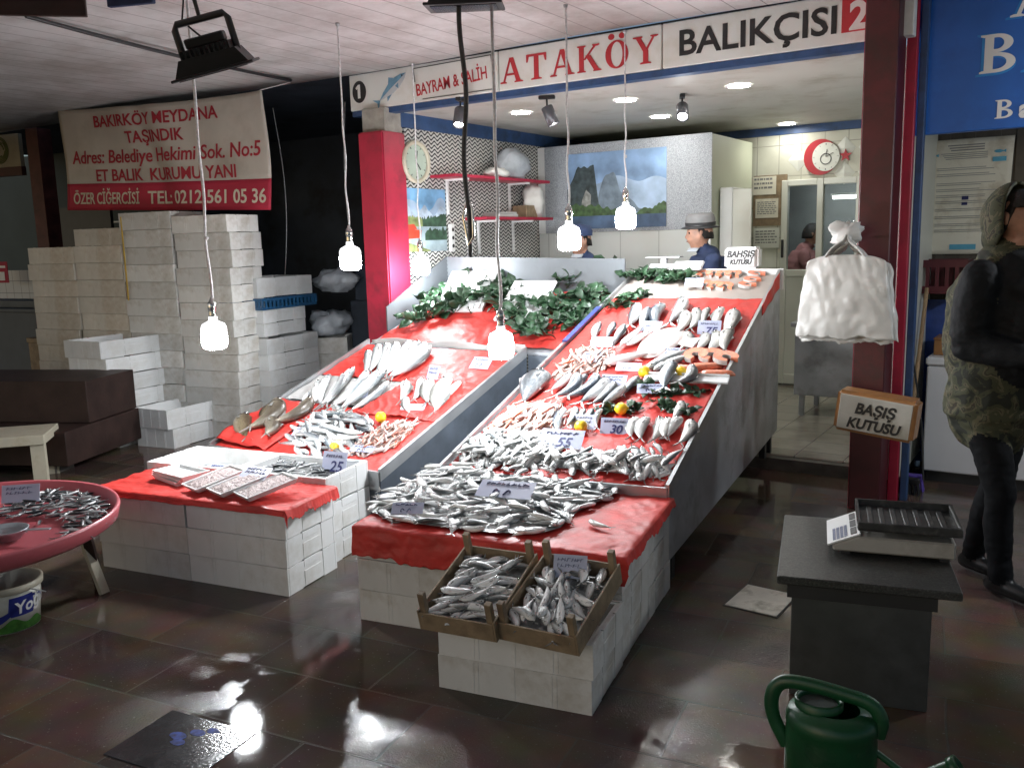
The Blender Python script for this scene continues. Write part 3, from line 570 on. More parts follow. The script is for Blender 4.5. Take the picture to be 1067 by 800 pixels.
# ------------------------------------------------------------------ pendant bulbs
def bulb_proto():
    g = MB(); g.lathe([(0.0, -0.088), (0.045, -0.087), (0.061, -0.078), (0.068, -0.06), (0.069, 0.0)], 28, 0)
    n = MB(); n.lathe([(0.069, 0.0), (0.069, 0.028), (0.060, 0.05), (0.030, 0.066), (0.023, 0.072), (0.023, 0.09), (0.0, 0.09)], 28, 0)
    s = MB(); s.lathe([(0.019, 0.09), (0.021, 0.10), (0.019, 0.108), (0.021, 0.116), (0.019, 0.124), (0.023, 0.132), (0.021, 0.165), (0.010, 0.18), (0.006, 0.195), (0, 0.195)], 16, 0)
    return g.mesh('globe', M_bulb), n.mesh('collar', M_collar), s.mesh('socket', M_chrome)
BG, BN_, BS = bulb_proto()
def at_depth(px, py, d): r = ray(px, py); return EYE + r * (d / r.dot(CAMF))
bulbs = [((223, 347), 4.8, 'lowest pendant bulb, hanging by the foam box stacks under the black floodlight', 0.008), ((365, 267), 5.6, 'glowing pendant bulb in front of the red column', 0.0055),
         ((438.5, 275), 6.9, 'small glowing pendant bulb in front of the lake poster', 0.0055), ((522, 357), 4.75, 'glowing pendant bulb on a thick white cord low over the two counters', 0.009),
         ((593, 246), 5.3, 'glowing pendant bulb in front of the man in dark blue', 0.0065), ((652, 225), 5.95, 'highest pendant bulb, hanging in front of the mountain painting', 0.0055)]
for (p, d, lab, cr_) in bulbs:
    q = at_depth(*p, d); t = thing('pendant_bulb', lab, 'light bulb', q, 0, 'pendant light bulbs over the fish counters')
    for nm, me in (('globe', BG), ('collar', BN_), ('socket', BS)):
        o = bpy.data.objects.new(nm, me); COL.objects.link(o); o.parent = t
    top = 2.985 - q.z; cm_ = MB(); pts = []
    for i in range(25):
        f = i / 24; z = 0.19 + (top - 0.19) * f; pts.append((0.006 * math.sin(f * 23) * (1 - f), 0.006 * math.cos(f * 17) * (1 - f), z))
    cm_.tube(pts, cr_, 7); cm_.ball((0, 0, 0.19 + (top - 0.19) * 0.2), 0.012, 8, 6) if lab.startswith(('highest', 'lowest')) else None
    cm_.ob('cord', M_cord, t)
    MB().lathe([(0.0, top - 0.02), (0.012, top - 0.018), (0.014, top - 0.002)], 10).ob('hook', M_steel, t)
t = thing('pendant_bulb', 'pendant bulb of the neighbouring stall beyond the blue sign edge', 'light bulb', (0.85, 4.9, 2.05), 0, 'pendant light bulbs over the fish counters')
for nm, me in (('globe', BG), ('collar', BN_), ('socket', BS)):
    o = bpy.data.objects.new(nm, me); COL.objects.link(o); o.parent = t
MB().tube([(0, 0, 0.19), (0, 0, 0.935)], 0.006, 7).ob('cord', M_cord, t)
# black cable with a dangling grey plug, left of the fourth bulb
q1 = at_depth(489, 268, 4.45)
cb = thing('hanging_cable', 'dark twisted cable hanging from floodlight past the sign', 'cable', (q1.x, q1.y, q1.z))
pts = [(0.010 * math.sin(i * 0.45), 0.006 * math.cos(i * 0.4), i / 30 * (2.98 - q1.z)) for i in range(31)]
MB().tube(pts, 0.012, 8).ob('cord', mat('grey_black_cable', (0.05, 0.05, 0.05), 0.5, var=0.3, vs=60), cb)
MB().tube([(0, 0, 0.06), (0.03, 0, 0.10), (0.03, 0, 0.24), (0, 0, 0.30), (-0.03, 0, 0.2), (0, 0, 0.06)], 0.008, 6).ob('knot', M_chrome, cb)

# ------------------------------------------------------------------ floodlights and boards hung under the canopy
def floodlight(label, q, rz, ry, s=1.0, roll=0):
    t = thing('floodlight', label, 'floodlight', q, rz, 'black floodlights under the canopy')
    T = Matrix.Rotation(ry, 4, 'X')
    h = MB(); h.prism([(-0.17, -0.05), (0.17, -0.05), (0.13, 0.02), (-0.13, 0.02)], -0.12, 0.12, 0, T, 'y')
    for i in range(11): h.box(-0.12 + i * 0.022, -0.112 + i * 0.022, -0.10, 0.10, 0.02, 0.055, 0, T)
    h.ob('housing', M_blackplastic, t)
    MB().box(-0.19, 0.19, -0.14, 0.14, -0.064, -0.051, 0, T).ob('rim', M_blackplastic, t, bevel=0.003)
    MB().box(-0.16, 0.16, -0.11, 0.11, -0.068, -0.0645, 0, T).ob('glass', mat('dark_lamp_glass', (0.03, 0.03, 0.035), 0.1, var=0), t)
    MB().box(-0.09, 0.09, -0.05, 0.05, 0.056, 0.10, 0, T).ob('driver_box', M_blackplastic, t, bevel=0.006)
    br = MB(); br.tube([(-0.125, 0, 0.0), (-0.125, 0, 0.15), (-0.11, 0, 0.175), (0.11, 0, 0.175), (0.125, 0, 0.15), (0.125, 0, 0.0)], 0.017, 6); br.tube([(0, 0, 0.175), (0.01, 0, 0.45)], 0.010, 6); br.tube([(-0.02, 0, 0.1), (-0.09, 0.05, 0.2), (-0.02, 0, 0.33), (-0.03, 0, 0.6)], 0.005, 6)
    br.ob('bracket', M_black, t)
    t.scale = (s, s, s); t.rotation_euler = (0, R_(roll), rz); return t
floodlight('whole black floodlight hanging on its bracket in front of the pale ceiling', at_depth(221, 60, 4.0), R_(38), R_(14), 0.98, -14)
floodlight('black floodlight cut by the top of the picture above the white sign', at_depth(484, -6, 4.3), R_(30), R_(6))
def board(name, label, c, size, m, rz):
    o = MB().box(-size[0] / 2, size[0] / 2, -size[1] / 2, size[1] / 2, -size[2] / 2, size[2] / 2).ob(name, m, bevel=0.003); place(o, c, rz); return tag(o, label, 'board')
board('hanging_board', 'dark brown board hanging at the upper left under the canopy', at_depth(20, -2, 4.4), (0.62, 0.03, 0.17), M_wooddark, R_(44))
board('hanging_board', 'dark navy blue board hanging beside the brown one under the canopy', at_depth(136, -5, 4.4), (0.26, 0.03, 0.10), M_navy, R_(20))
# long sagging cable across the canopy
pA = pz(27, 17, 2.97); pB = pz(303, 84, 2.97)
sc = MB(); sc.tube([pA.lerp(pB, i / 14) + Vector((0, 0, -0.02 * math.sin(i / 14 * PI))) for i in range(15)], 0.013, 6)
tag(sc.ob('ceiling_cable', M_black), 'black cable sagging diagonally across the pale ceiling', 'cable')
for (a, b_, lab) in (((-7.0, 6.4, 3.02), (-6.6, 7.4, 1.35), 'thin pale cable drooping in the dark gap nearest the stacks'), ((-6.2, 6.6, 3.02), (-6.55, 7.45, 1.52), 'thin pale cable drooping in the dark gap nearest the red column')):
    cb_ = MB(); cb_.tube([Vector(a).lerp(Vector((a[0], a[1], b_[2])), f) + Vector((0.10 * math.sin(f * 3) * (1 if a[0] < -6.5 else -0.6), 0, 0)) for f in [i / 12 for i in range(13)]], 0.005, 5)
    tag(cb_.ob('drooping_cable', M_cord), lab, 'cable')

# ------------------------------------------------------------------ inside the shop
dl = MB(); dl.lathe([(0.0, 0.0), (0.078, 0.0)], 24, 0); DLm = dl.mesh('diffuser', M_down)
rm = MB(); rm.lathe([(0.079, -0.002), (0.092, -0.006), (0.094, 0.004)], 24, 0); RMm = rm.mesh('rim', M_white)
for (p, lab) in (((543, 118), 'round recessed light above the wavy wallpaper'), ((652, 105), 'round recessed light at the front of shop ceiling, middle of three'), ((688, 122), 'round recessed light above the mountain painting'),
                 ((770, 90), 'round recessed light nearest the maroon column'), ((825, 131), 'round recessed light above the crescent clock')):
    q = pz(*p, 2.674); t = thing('recessed_light', lab, 'ceiling light', (q.x, min(q.y, 8.75), 2.674), 0, 'recessed lights in the shop ceiling')
    for nm, me in (('diffuser', DLm), ('rim', RMm)):
        o = bpy.data.objects.new(nm, me); COL.objects.link(o); o.parent = t
def spot(label, p, d, tilt, rz, lit):
    q = at_depth(*p, d); t = thing('track_spotlight', label, 'spotlight', (q.x, q.y, 2.62), rz, 'track spotlights behind the shop sign')
    MB().box(-0.06, 0.06, -0.02, 0.02, 0.03, 0.055).ob('mount', M_blackplastic, t, bevel=0.004)
    MB().tube([(0, 0, 0.03), (0, 0, -0.03)], 0.007, 6).ob('arm', M_blackplastic, t)
    T = Matrix.Translation((0, 0, -0.03)) @ Matrix.Rotation(tilt, 4, 'Y')
    MB().lathe([(0, 0.01), (0.040, 0.008), (0.044, 0.0), (0.044, -0.13), (0.036, -0.13), (0.034, -0.11)], 20, 0, T).ob('barrel', mat('spot_grey', (0.10, 0.10, 0.11), 0.4, 0.4, var=0.1), t)
    MB().lathe([(0, -0.118), (0.034, -0.118)], 20, 0, T).ob('lens', M_spotlit if lit else M_down, t)
spot('grey track spotlight nearest the red column', (480, 120), 6.4, R_(28), R_(110), False)
spot('grey tilted track spotlight under the letters of the sign', (570, 112), 6.4, R_(-22), R_(20), False)
spot('bright track spotlight pointing at the camera', (711, 95), 6.5, R_(48), R_(114), True)

# clock, lake poster, shelves on the wavy wall (wall face at X = -4.72, facing +X)
ck = thing('wall_clock', 'round cream wall clock on wavy wallpaper beside the red column', 'clock', (-4.715, 5.80, 2.30), R_(90))
MB().lathe([(0.0, 0.0), (0.17, 0.0), (0.175, 0.02), (0.165, 0.04), (0.145, 0.035), (0.14, 0.02)], 36, 0, Matrix.Rotation(R_(90), 4, 'X')).ob('case', mat('cream_clock_case', (0.58, 0.54, 0.42), 0.4), ck)
MB().lathe([(0.0, 0.016), (0.14, 0.016)], 36, 0, Matrix.Rotation(R_(90), 4, 'X')).ob('dial', mat('pale_green_dial', (0.46, 0.55, 0.46), 0.4), ck)
hd = MB(); hd.bar((0, -0.020, -0.02), (0.02, -0.020, 0.09), 0.006, 0.003); hd.bar((-0.01, -0.023, 0.01), (0.05, -0.023, -0.06), 0.008, 0.003)
for i in range(12):
    a = i * PI / 6; hd.bar((0.115 * math.cos(a), -0.019, 0.115 * math.sin(a)), (0.13 * math.cos(a), -0.019, 0.13 * math.sin(a)), 0.006, 0.002)
hd.ob('hands', M_black, ck)

def picture(name, label, loc, rz, layers, thick=0.012, w=1, h=1):
    t = MB(); t.box(0, w, 0.001, thick, 0, h, 0)
    ms = [M_white]
    for i, (poly, m_) in enumerate(layers):
        if m_ not in ms: ms.append(m_)
        t.prism([(x * w, z * h) for x, z in poly], -0.0008 * (i + 1), 0.0005, ms.index(m_), None, 'y')
    o = t.ob(name, ms); place(o, loc, rz); return tag(o, label, 'picture')
def ridge(x0, x1, base, fn, n=40): return [(x0, base), (x1, base)] + [(x1 + (x0 - x1) * i / n, fn(x1 + (x0 - x1) * i / n)) for i in range(n + 1)]
C_ = lambda n_, c_, v_=0.2, s_=6: mat(n_, c_, 0.45, var=v_, vs=s_)
sky1 = C_('painted_sky', (0.26, 0.40, 0.62), 0.45, 3); sky2 = C_('painted_haze', (0.36, 0.47, 0.62), 0.35, 4); mt1 = C_('painted_rock', (0.045, 0.065, 0.07), 0.6, 16); mt2 = C_('painted_far_rock', (0.16, 0.21, 0.26), 0.4, 10)
grn = C_('painted_grove', (0.05, 0.10, 0.035), 0.6, 18); wat = C_('painted_water', (0.07, 0.12, 0.21), 0.5, 5); lt = C_('painted_cliff_light', (0.30, 0.31, 0.29), 0.5, 20)
nz = lambda x, s, a: a * mnoise.noise(Vector((x * s, 3.3, 1.7)))
L1 = [([(0, 0), (1, 0), (1, 1), (0, 1)], sky1), (ridge(0, 1, 0.2, lambda x: 0.62 + nz(x, 4, 0.16)), sky2),
      (ridge(0.30, 0.80, 0.2, lambda x: 0.22 + 0.40 * math.exp(-((x - 0.42) / 0.10) ** 4) + 0.26 * math.exp(-((x - 0.56) / 0.12) ** 2) + nz(x, 18, 0.05)), mt2),
      (ridge(0.0, 0.34, 0.2, lambda x: 0.22 + (0.32 + 0.28 * min(1, x / 0.12)) * (1 if x < 0.28 else max(0, (0.34 - x) / 0.06)) + nz(x, 20, 0.06)), mt1),
      ([(0.14, 0.25), (0.24, 0.25), (0.25, 0.45), (0.20, 0.52), (0.16, 0.40)], lt),
      (ridge(0.0, 0.62, 0.16, lambda x: 0.24 + 0.10 * (1 - x / 0.62) + nz(x, 22, 0.06)), grn), (ridge(0.68, 1.0, 0.16, lambda x: 0.18 + 0.14 * (x - 0.68) / 0.32 + nz(x, 30, 0.05)), grn),
      ([(0, 0), (1, 0), (1, 0.17), (0, 0.17)], wat)]
p_ = picture('landscape_painting', 'large unframed painting of dark cliffs above a lake on the rear wallpaper', (-4.36, 7.725, 1.735), R_(0.8), L1, 0.014, 1.04, 0.72)
sk3 = C_('poster_sky', (0.20, 0.42, 0.68), 0.5, 4); wt3 = C_('poster_water', (0.30, 0.38, 0.42), 0.4, 6); sn = C_('poster_snow_peak', (0.40, 0.48, 0.58), 0.4, 12); rd3 = C_('poster_red_roof', (0.50, 0.06, 0.03), 0.3, 10); fir = C_('poster_firs', (0.035, 0.075, 0.045), 0.6, 14); bnk = C_('poster_bank', (0.22, 0.26, 0.10), 0.5, 18)
L2 = [([(0, 0), (1, 0), (1, 1), (0, 1)], sk3), (ridge(0, 1, 0.5, lambda x: 0.72 + 0.12 * math.sin(x * 9) + nz(x, 6, 0.08)), sky2), (ridge(0, 1, 0.45, lambda x: 0.58 + 0.14 * abs(math.sin(x * 8 + 0.6)) ** 2 + nz(x, 14, 0.04)), sn),
      ([(0, 0), (1, 0), (1, 0.52), (0, 0.52)], wt3), (ridge(0.45, 1.0, 0.40, lambda x: 0.50 + 0.16 * (x - 0.45) + abs(nz(x, 40, 0.10))), fir), (ridge(0.0, 0.45, 0.40, lambda x: 0.56 - 0.1 * x + abs(nz(x, 30, 0.08))), bnk),
      (ridge(0.5, 1.0, 0.18, lambda x: 0.34 + nz(x, 20, 0.10)), fir), ([(0.02, 0.20), (0.40, 0.22), (0.42, 0.34), (0.20, 0.36), (0.02, 0.33)], rd3), ([(0.10, 0.34), (0.32, 0.36), (0.26, 0.44), (0.14, 0.43)], rd3), (ridge(0.0, 0.6, 0.0, lambda x: 0.16 * (1 - x / 0.6) + 0.02), bnk)]
picture('lake_poster', 'small bright poster of a lake with red boats on the wavy wallpaper', (-4.716, 5.60, 1.57), R_(90), L2, 0.006, 0.60, 0.52)

def shelf(label, y0, y1, z):
    t = thing('wall_shelf', label, 'shelf', (-4.715, (y0 + y1) / 2, z), R_(90), 'red shelves on the wavy wall'); w = (y1 - y0) / 2
    MB().box(-w, w, -0.26, 0, 0, 0.025).ob('board', M_redcol, t, bevel=0.003)
    for sx in (-w + 0.22, w - 0.35):
        k = MB(); k.box(sx - 0.012, sx + 0.012, -0.24, -0.003, -0.018, -0.001); k.box(sx - 0.012, sx + 0.012, -0.022, -0.003, -0.30, -0.018); k.ob('bracket', M_white, t)
shelf('upper red shelf holding a heap of plastic bags', 6.0, 7.55, 2.18); shelf('lower red shelf holding folded papers and a box', 6.45, 7.6, 1.83)
def blob_bag(name, label, cat, c, r, sc, m, seed=0, amp=0.28, n=26):
    b = MB(); b.ball((0, 0, 0), r, n, n // 2 + 3, 0, None, sc)
    o = Vector((seed * 3.7, seed * 1.3, 0))
    b.v = [tuple(Vector(p) * (1 + amp * mnoise.noise(Vector(p) / r * 1.6 + o) + amp * 0.6 * mnoise.noise(Vector(p) / r * 4.5 + o))) for p in b.v]
    zmin = min(p[2] for p in b.v) * 0.72
    b.v = [(p[0], p[1], max(p[2], zmin)) for p in b.v]
    ob = b.ob(name, m); ob.location = (c[0], c[1], c[2] - zmin); return tag(ob, label, cat)
blob_bag('plastic_bag', 'crumpled clear plastic bag heaped on the upper red shelf', 'plastic bag', (-4.56, 7.05, 2.207), 0.19, (0.6, 1.1, 0.8), M_clear, 1)
blob_bag('plastic_bag', 'flat white plastic bag hanging over the edge of the upper red shelf', 'plastic bag', (-4.52, 6.72, 2.207), 0.13, (0.7, 1.2, 0.35), M_bag, 2)
blob_bag('plastic_bag', 'white plastic bag slumped at the far end above the lower red shelf', 'plastic bag', (-4.56, 7.42, 1.857), 0.17, (0.6, 0.8, 1.1), M_bag, 3)
bx_ = thing('carton', 'small brown carton on the lower red shelf', 'carton', (-4.58, 7.28, 1.857), R_(90)); MB().box(-0.10, 0.10, -0.08, 0.08, 0, 0.11).ob('body', M_wood, bx_, bevel=0.004); MB().box(-0.105, 0.105, -0.004, 0.004, 0.1102, 0.112).ob('tape', M_paper, bx_)
tag(place(MB().box(-0.14, 0.14, -0.10, 0.10, 0, 0.025).box(-0.12, 0.13, -0.09, 0.10, 0.026, 0.045).ob('paper_pile', M_greyplastic, bevel=0.003), (-4.58, 6.85, 1.857), R_(82)), 'low grey pile of folded papers on the lower red shelf', 'papers')
ps = thing('power_strip', 'white power strip with sockets on wavy wallpaper under the lower shelf', 'power strip', (-4.712, 6.25, 1.68), R_(90))
MB().box(-0.03, 0.03, -0.03, 0, -0.12, 0.12).ob('body', M_white, ps, bevel=0.005)
for i in range(3): MB().lathe([(0.0, 0), (0.017, 0)], 14, 0, Matrix.Translation((0, -0.0325, -0.07 + 0.07 * i)) @ Matrix.Rotation(R_(90), 4, 'X')).ob('socket', M_black, ps)

# crescent clock
cc = thing('crescent_clock', 'red crescent and star shaped wall clock with pale dial above the window', 'clock', (-2.22, 8.985, 2.36))
n_ = 36; out = [(0.16 * math.cos(2 * PI * i / n_) - 0.03, 0.17 * math.sin(2 * PI * i / n_)) for i in range(n_)]
MB().prism(out, -0.016, -0.002, 0, None, 'y').ob('crescent', mat('crescent_red', (0.40, 0.02, 0.03), 0.35), cc)
MB().prism([(0.128 * math.cos(2 * PI * i / n_) + 0.02, 0.135 * math.sin(2 * PI * i / n_)) for i in range(n_)], -0.020, -0.0165, 0, None, 'y').ob('dial', M_upvc, cc)
hh = MB(); hh.bar((0.02, -0.023, 0), (0.09, -0.023, 0.035), 0.006, 0.003); hh.bar((0.02, -0.023, 0), (0.03, -0.023, 0.07), 0.007, 0.003)
for i in range(12): a = i * PI / 6; hh.bar((0.02 + 0.105 * math.cos(a), -0.022, 0.11 * math.sin(a)), (0.02 + 0.12 * math.cos(a), -0.022, 0.125 * math.sin(a)), 0.006, 0.002)
hh.tube([(0.02 + 0.05 * math.cos(i * PI / 8), -0.022, 0.05 * math.sin(i * PI / 8) - 0.02) for i in range(17)], 0.004, 5)
hh.ob('hands', M_black, cc)
MB().prism([((0.062 if i % 2 == 0 else 0.026) * math.cos(PI / 2 + i * PI / 5) + 0.20, (0.062 if i % 2 == 0 else 0.026) * math.sin(PI / 2 + i * PI / 5)) for i in range(10)], -0.014, -0.003, 0, None, 'y').ob('star', MATS['crescent_red'], cc)

# window and door unit in the rear wall
wd = thing('window_unit', 'white plastic window over a solid panel in the tiled rear wall', 'window', (-2.62, 9.0, 0.12))
f = MB()
for x0, x1 in ((0.0, 0.06), (0.345, 0.405), (0.71, 0.77)): f.box(x0, x1, -0.03, 0.05, 0.0, 2.04)
for x0, x1 in ((0.061, 0.344), (0.406, 0.709)):
    f.box(x0, x1, -0.028, 0.048, 1.98, 2.04); f.box(x0, x1, -0.028, 0.048, 1.09, 1.16); f.box(x0, x1, -0.028, 0.048, 0, 0.10)
f.ob('frame', M_upvc, wd, bevel=0.006)
for x0, x1 in ((0.061, 0.344), (0.406, 0.709)): MB().box(x0, x1, -0.008, 0.02, 0.101, 1.089).ob('lower_panel', M_upvc, wd)
gm = bpy.data.materials.new('window_glass'); gm.use_nodes = True; N, L, b = nodes(gm); b.inputs['Base Color'].default_value = (0.9, 0.95, 0.95, 1); b.inputs['Roughness'].default_value = 0.03; b.inputs['Transmission Weight'].default_value = 1.0; b.inputs['IOR'].default_value = 1.05
for x0, x1 in ((0.061, 0.344), (0.406, 0.709)): MB().box(x0, x1, 0.004, 0.010, 1.161, 1.979).ob('pane', gm, wd)
MB().box(0.015, 0.035, -0.06, -0.031, 1.28, 1.46).ob('handle', M_black, wd, bevel=0.004)
# the back kitchen seen through the panes
tag(MB().box(-4.0, -0.9, 11.9, 12.0, 0.1, 2.7).ob('kitchen_back_wall', mat('dim_kitchen_wall', (0.16, 0.17, 0.17), 0.7, var=0.3, vs=2)), 'dim grey wall of the back kitchen behind the window', 'wall')
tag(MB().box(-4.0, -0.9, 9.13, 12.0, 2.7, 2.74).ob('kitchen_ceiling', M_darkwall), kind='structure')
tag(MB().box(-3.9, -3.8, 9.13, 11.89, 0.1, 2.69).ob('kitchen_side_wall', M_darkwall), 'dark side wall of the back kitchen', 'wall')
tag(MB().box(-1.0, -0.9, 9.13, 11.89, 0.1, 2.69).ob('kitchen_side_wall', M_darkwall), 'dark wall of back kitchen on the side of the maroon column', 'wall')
MATS_T = emis('kitchen_tube', (0.95, 1, 0.98), 110)
kl = thing('kitchen_lamp', 'small bright tube lamp seen through the rear window', 'lamp', (-2.45, 11.2, 2.05)); MB().tube([(-0.2, 0, 0), (0.2, 0, 0)], 0.02, 10).ob('tube', MATS_T, kl); MB().box(-0.22, 0.22, -0.03, 0.03, 0.022, 0.05).ob('housing', M_white, kl)

fill_lamp = thing('kitchen_lamp', 'unseen ceiling lamp added to light the man in the back kitchen', 'lamp', (-2.6, 9.55, 2.66)); MB().tube([(-0.25, 0, 0), (0.25, 0, 0)], 0.02, 10).ob('tube', MATS_T, fill_lamp); MB().box(-0.27, 0.27, -0.03, 0.03, 0.022, 0.04).ob('housing', M_white, fill_lamp)  # added fill lamp, out of sight above the window, brightens the man
# notices, calendar, electric cabinet
def sheet(name, label, loc, w, h, rows, m=M_paper, rz=0.0, title=None):
    t = thing(name, label, 'notice', loc, rz); MB().box(-w / 2, w / 2, -0.004, 0, 0, h).ob('paper', m, t)
    k = MB()
    for i in range(rows):
        z = h * (0.80 - 0.70 * i / max(1, rows)); x = -w * 0.42
        while x < w * 0.36:
            l = rnd.uniform(0.012, 0.045); k.box(x, min(x + l, w * 0.42), -0.0055, -0.0042, z, z + h * 0.32 / rows); x += l + 0.008
    k.ob('lettering', M_greyink, t); return t
sheet('notice', 'small framed notice in the upper corner beside the window', (-2.80, 8.99, 2.03), 0.24, 0.18, 3)
sheet('notice', 'framed notice full of close handwriting, lower of two beside the window', (-2.77, 8.99, 1.80), 0.23, 0.19, 7)
sheet('calendar', 'plain wall calendar page beside the window', (-2.77, 8.99, 1.50), 0.26, 0.20, 5, M_upvc)
tag(place(MB().box(-0.17, 0.17, 0, 0.006, 0, 0.5).ob('notice_board', M_wood), (-2.74, 8.991, 1.72)), 'dark board behind the handwritten notices', 'board')
ec = thing('electric_cabinet', 'white wall cabinet with an open door on cold room side', 'cabinet', (-2.885, 7.95, 1.45))
MB().box(0, 0.12, 0, 0.34, 0, 0.62).ob('body', M_white, ec, bevel=0.006); MB().box(0.125, 0.30, -0.01, 0.006, 0.05, 0.60).ob('door', M_upvc, ec, bevel=0.004); MB().box(0.124, 0.14, 0.02, 0.10, 0.15, 0.35).ob('handle', M_black, ec, bevel=0.004)
fan = thing('wall_fan', 'dark wall fan beside the maroon column near shop ceiling', 'fan', (-1.26, 6.6, 2.42))
fc = MB(); T = Matrix.Rotation(R_(70), 4, 'Y')
for r in (0.05, 0.10, 0.15): fc.tube([(r * math.cos(i * PI / 12), r * math.sin(i * PI / 12), 0.03) for i in range(25)], 0.004, 5, 0, T, cap=False)
for i in range(12): a = i * PI / 6; fc.tube([(0.02 * math.cos(a), 0.02 * math.sin(a), 0.04), (0.15 * math.cos(a), 0.15 * math.sin(a), 0.03), (0.15 * math.cos(a), 0.15 * math.sin(a), -0.03)], 0.003, 5, 0, T)
fc.ob('guard', M_black, fan)
fb = MB()
for i in range(4):
    a = i * PI / 2; fb.add([(0.02 * math.cos(a), 0.02 * math.sin(a), 0.01), (0.13 * math.cos(a - 0.3), 0.13 * math.sin(a - 0.3), 0.015), (0.13 * math.cos(a + 0.35), 0.13 * math.sin(a + 0.35), -0.015)], [(0, 1, 2)], 0, False, T)
mod_solid(fb.ob('blade', M_blackplastic, fan), 0.003)
MB().ball((0, 0, 0), 0.05, 12, 8, 0, T).tube([(0, 0, -0.03), (0.16, 0, -0.1)], 0.015, 6).ob('motor', M_black, fan)

# stainless counter inside, right of the displays
ct = thing('steel_counter', 'stainless steel counter on legs inside the shop behind the white bags', 'counter', (-1.72, 7.75, 0.1))
MB().box(-0.33, 0.42, -0.25, 0.35, 0.18, 0.76).ob('body', M_steel_dull, ct, bevel=0.006); MB().box(-0.36, 0.45, -0.28, 0.38, 0.763, 0.80).ob('top', M_steel, ct, bevel=0.004)
for x in (-0.27, 0.36):
    for y in (-0.2, 0.3): MB().box(x - 0.02, x + 0.02, y - 0.02, y + 0.02, 0, 0.18).ob('leg', M_steel_dull, ct)

# ------------------------------------------------------------------ foam fish boxes
def foam_mesh(nm, L, Wd, H, m, open_fill=None):
    g = MB(); t = 0.028; l, w = L / 2, Wd / 2; i_ = 0.0016
    # shell: four walls with a recessed outer face, floor, rim
    g.box(-l + i_, l - i_, -w + i_, -w + t, 0.004, H - 0.004); g.box(-l + i_, l - i_, w - t, w - i_, 0.004, H - 0.004)
    g.box(-l + i_, -l + t, -w + t, w - t, 0.004, H - 0.004); g.box(l - t, l - i_, -w + t, w - t, 0.004, H - 0.004)
    g.box(-l + t, l - t, -w + t, w - t, 0.006, 0.03)
    # raised panels on the long sides, split by thin grooves, feet left free at the bottom
    for s in (-1, 1):
        y0, y1 = (-w, -w + 0.012) if s < 0 else (w - 0.012, w)
        g.box(-l, l, y0, y1, 0.0, H)
        for rx in (-l * 0.52, -l * 0.46, l * 0.02, l * 0.50, l * 0.56): g.box(rx - 0.004, rx + 0.004, *((-w - 0.0012, -w + 0.004) if s < 0 else (w - 0.004, w + 0.0012)), 0.006, H - 0.006)
        x0, x1 = (-l, -l + 0.012) if s < 0 else (l - 0.012, l)
        for a, b in ((-w, -w * 0.36), (w * 0.36, w)): g.box(x0, x1, a + 0.013, b - 0.013, 0.0, H)
        g.box(x0, x1, -w * 0.34, w * 0.34, 0.004, H * 0.60); g.box(x0, x1, -w * 0.34, w * 0.34, H * 0.74, H)
    # stacking lugs on the rim
    for x in (-l * 0.75, -l * 0.2, l * 0.3, l * 0.8):
        for s in (-1, 1): g.box(x - 0.012, x + 0.012, s * (w - 0.012) - 0.006, s * (w - 0.012) + 0.006, H, H + 0.002)
    return g.mesh(nm, m, bevel=0.0035)
FB = {}
def fbox(kind, H, L=0.6, Wd=0.4):
    k = (kind, round(H, 3), L, Wd)
    if k not in FB: FB[k] = foam_mesh('foam_box', L, Wd, H, {'w': M_foam, 'o': M_foam_old, 'g': M_foam_grey}[kind])
    return FB[k]
ORD = ['topmost', 'second from top', 'third from top', 'fourth from top', 'fifth from top', 'sixth from top', 'seventh from top', 'eighth from top', 'ninth from top', 'tenth from top', 'eleventh from top', 'twelfth from top', 'thirteenth from top', 'fourteenth from top', 'fifteenth from top']
def stack(c, ang, n, kind, H, desc, group, L=0.6, Wd=0.4, jit=0.012, z0=0.0, lean=(0, 0), turn=3.0, tone='white', skip=(), anchor='fr'):
    # c: ground position of the nearest right corner; boxes run left (-x) and back (+y)
    r = random.Random(len(desc) * 31 + n); u = Vector((math.cos(ang), math.sin(ang), 0)); v = Vector((-math.sin(ang), math.cos(ang), 0))
    c = Vector((c[0], c[1], 0)); ctr = c - u * (L / 2) + v * (Wd / 2); out = []
    for i in range(n):
        if i in skip: continue
        q = ctr + u * (r.uniform(-jit, jit) + lean[0] * i) + v * (r.uniform(-jit, jit) + lean[1] * i)
        M = Matrix.Translation((q.x, q.y, z0 + i * (H + 0.0025))) @ Matrix.Rotation(ang + R_(r.uniform(-turn, turn)), 4, 'Z')
        o = '%s %s foam box, %s of %s' % ({'w': 'clean', 'o': 'stained', 'g': 'greyed'}[kind], {'w': 'white', 'o': 'beige', 'g': 'white'}[kind], ORD[n - 1 - i], desc)
        out.append(inst(fbox(kind, H, L, Wd), 'foam_box', M, o, 'foam box', group))
    return out
G_tall = 'foam boxes stacked under the banner'
gD = pz(254, 458, 0); hD = zat(gD, 224)
uD = Vector((math.cos(R_(9)), math.sin(R_(9)), 0))
for k, (top, kind, desc) in enumerate(((224, 'g', 'tall stack below the phone number'), (221, 'g', 'tall strapped stack below the banner'), (238, 'o', 'tall stack below ÖZER lettering'), (258, 'o', 'tall stack nearest the rusty post'))):
    g = gD - uD * (0.615 * k); h = zat(g - uD * 0.3, top); n = round(h / 0.15)
    stack(g, R_(9), n, kind, h / n - 0.0025, desc, G_tall, turn=1.2)
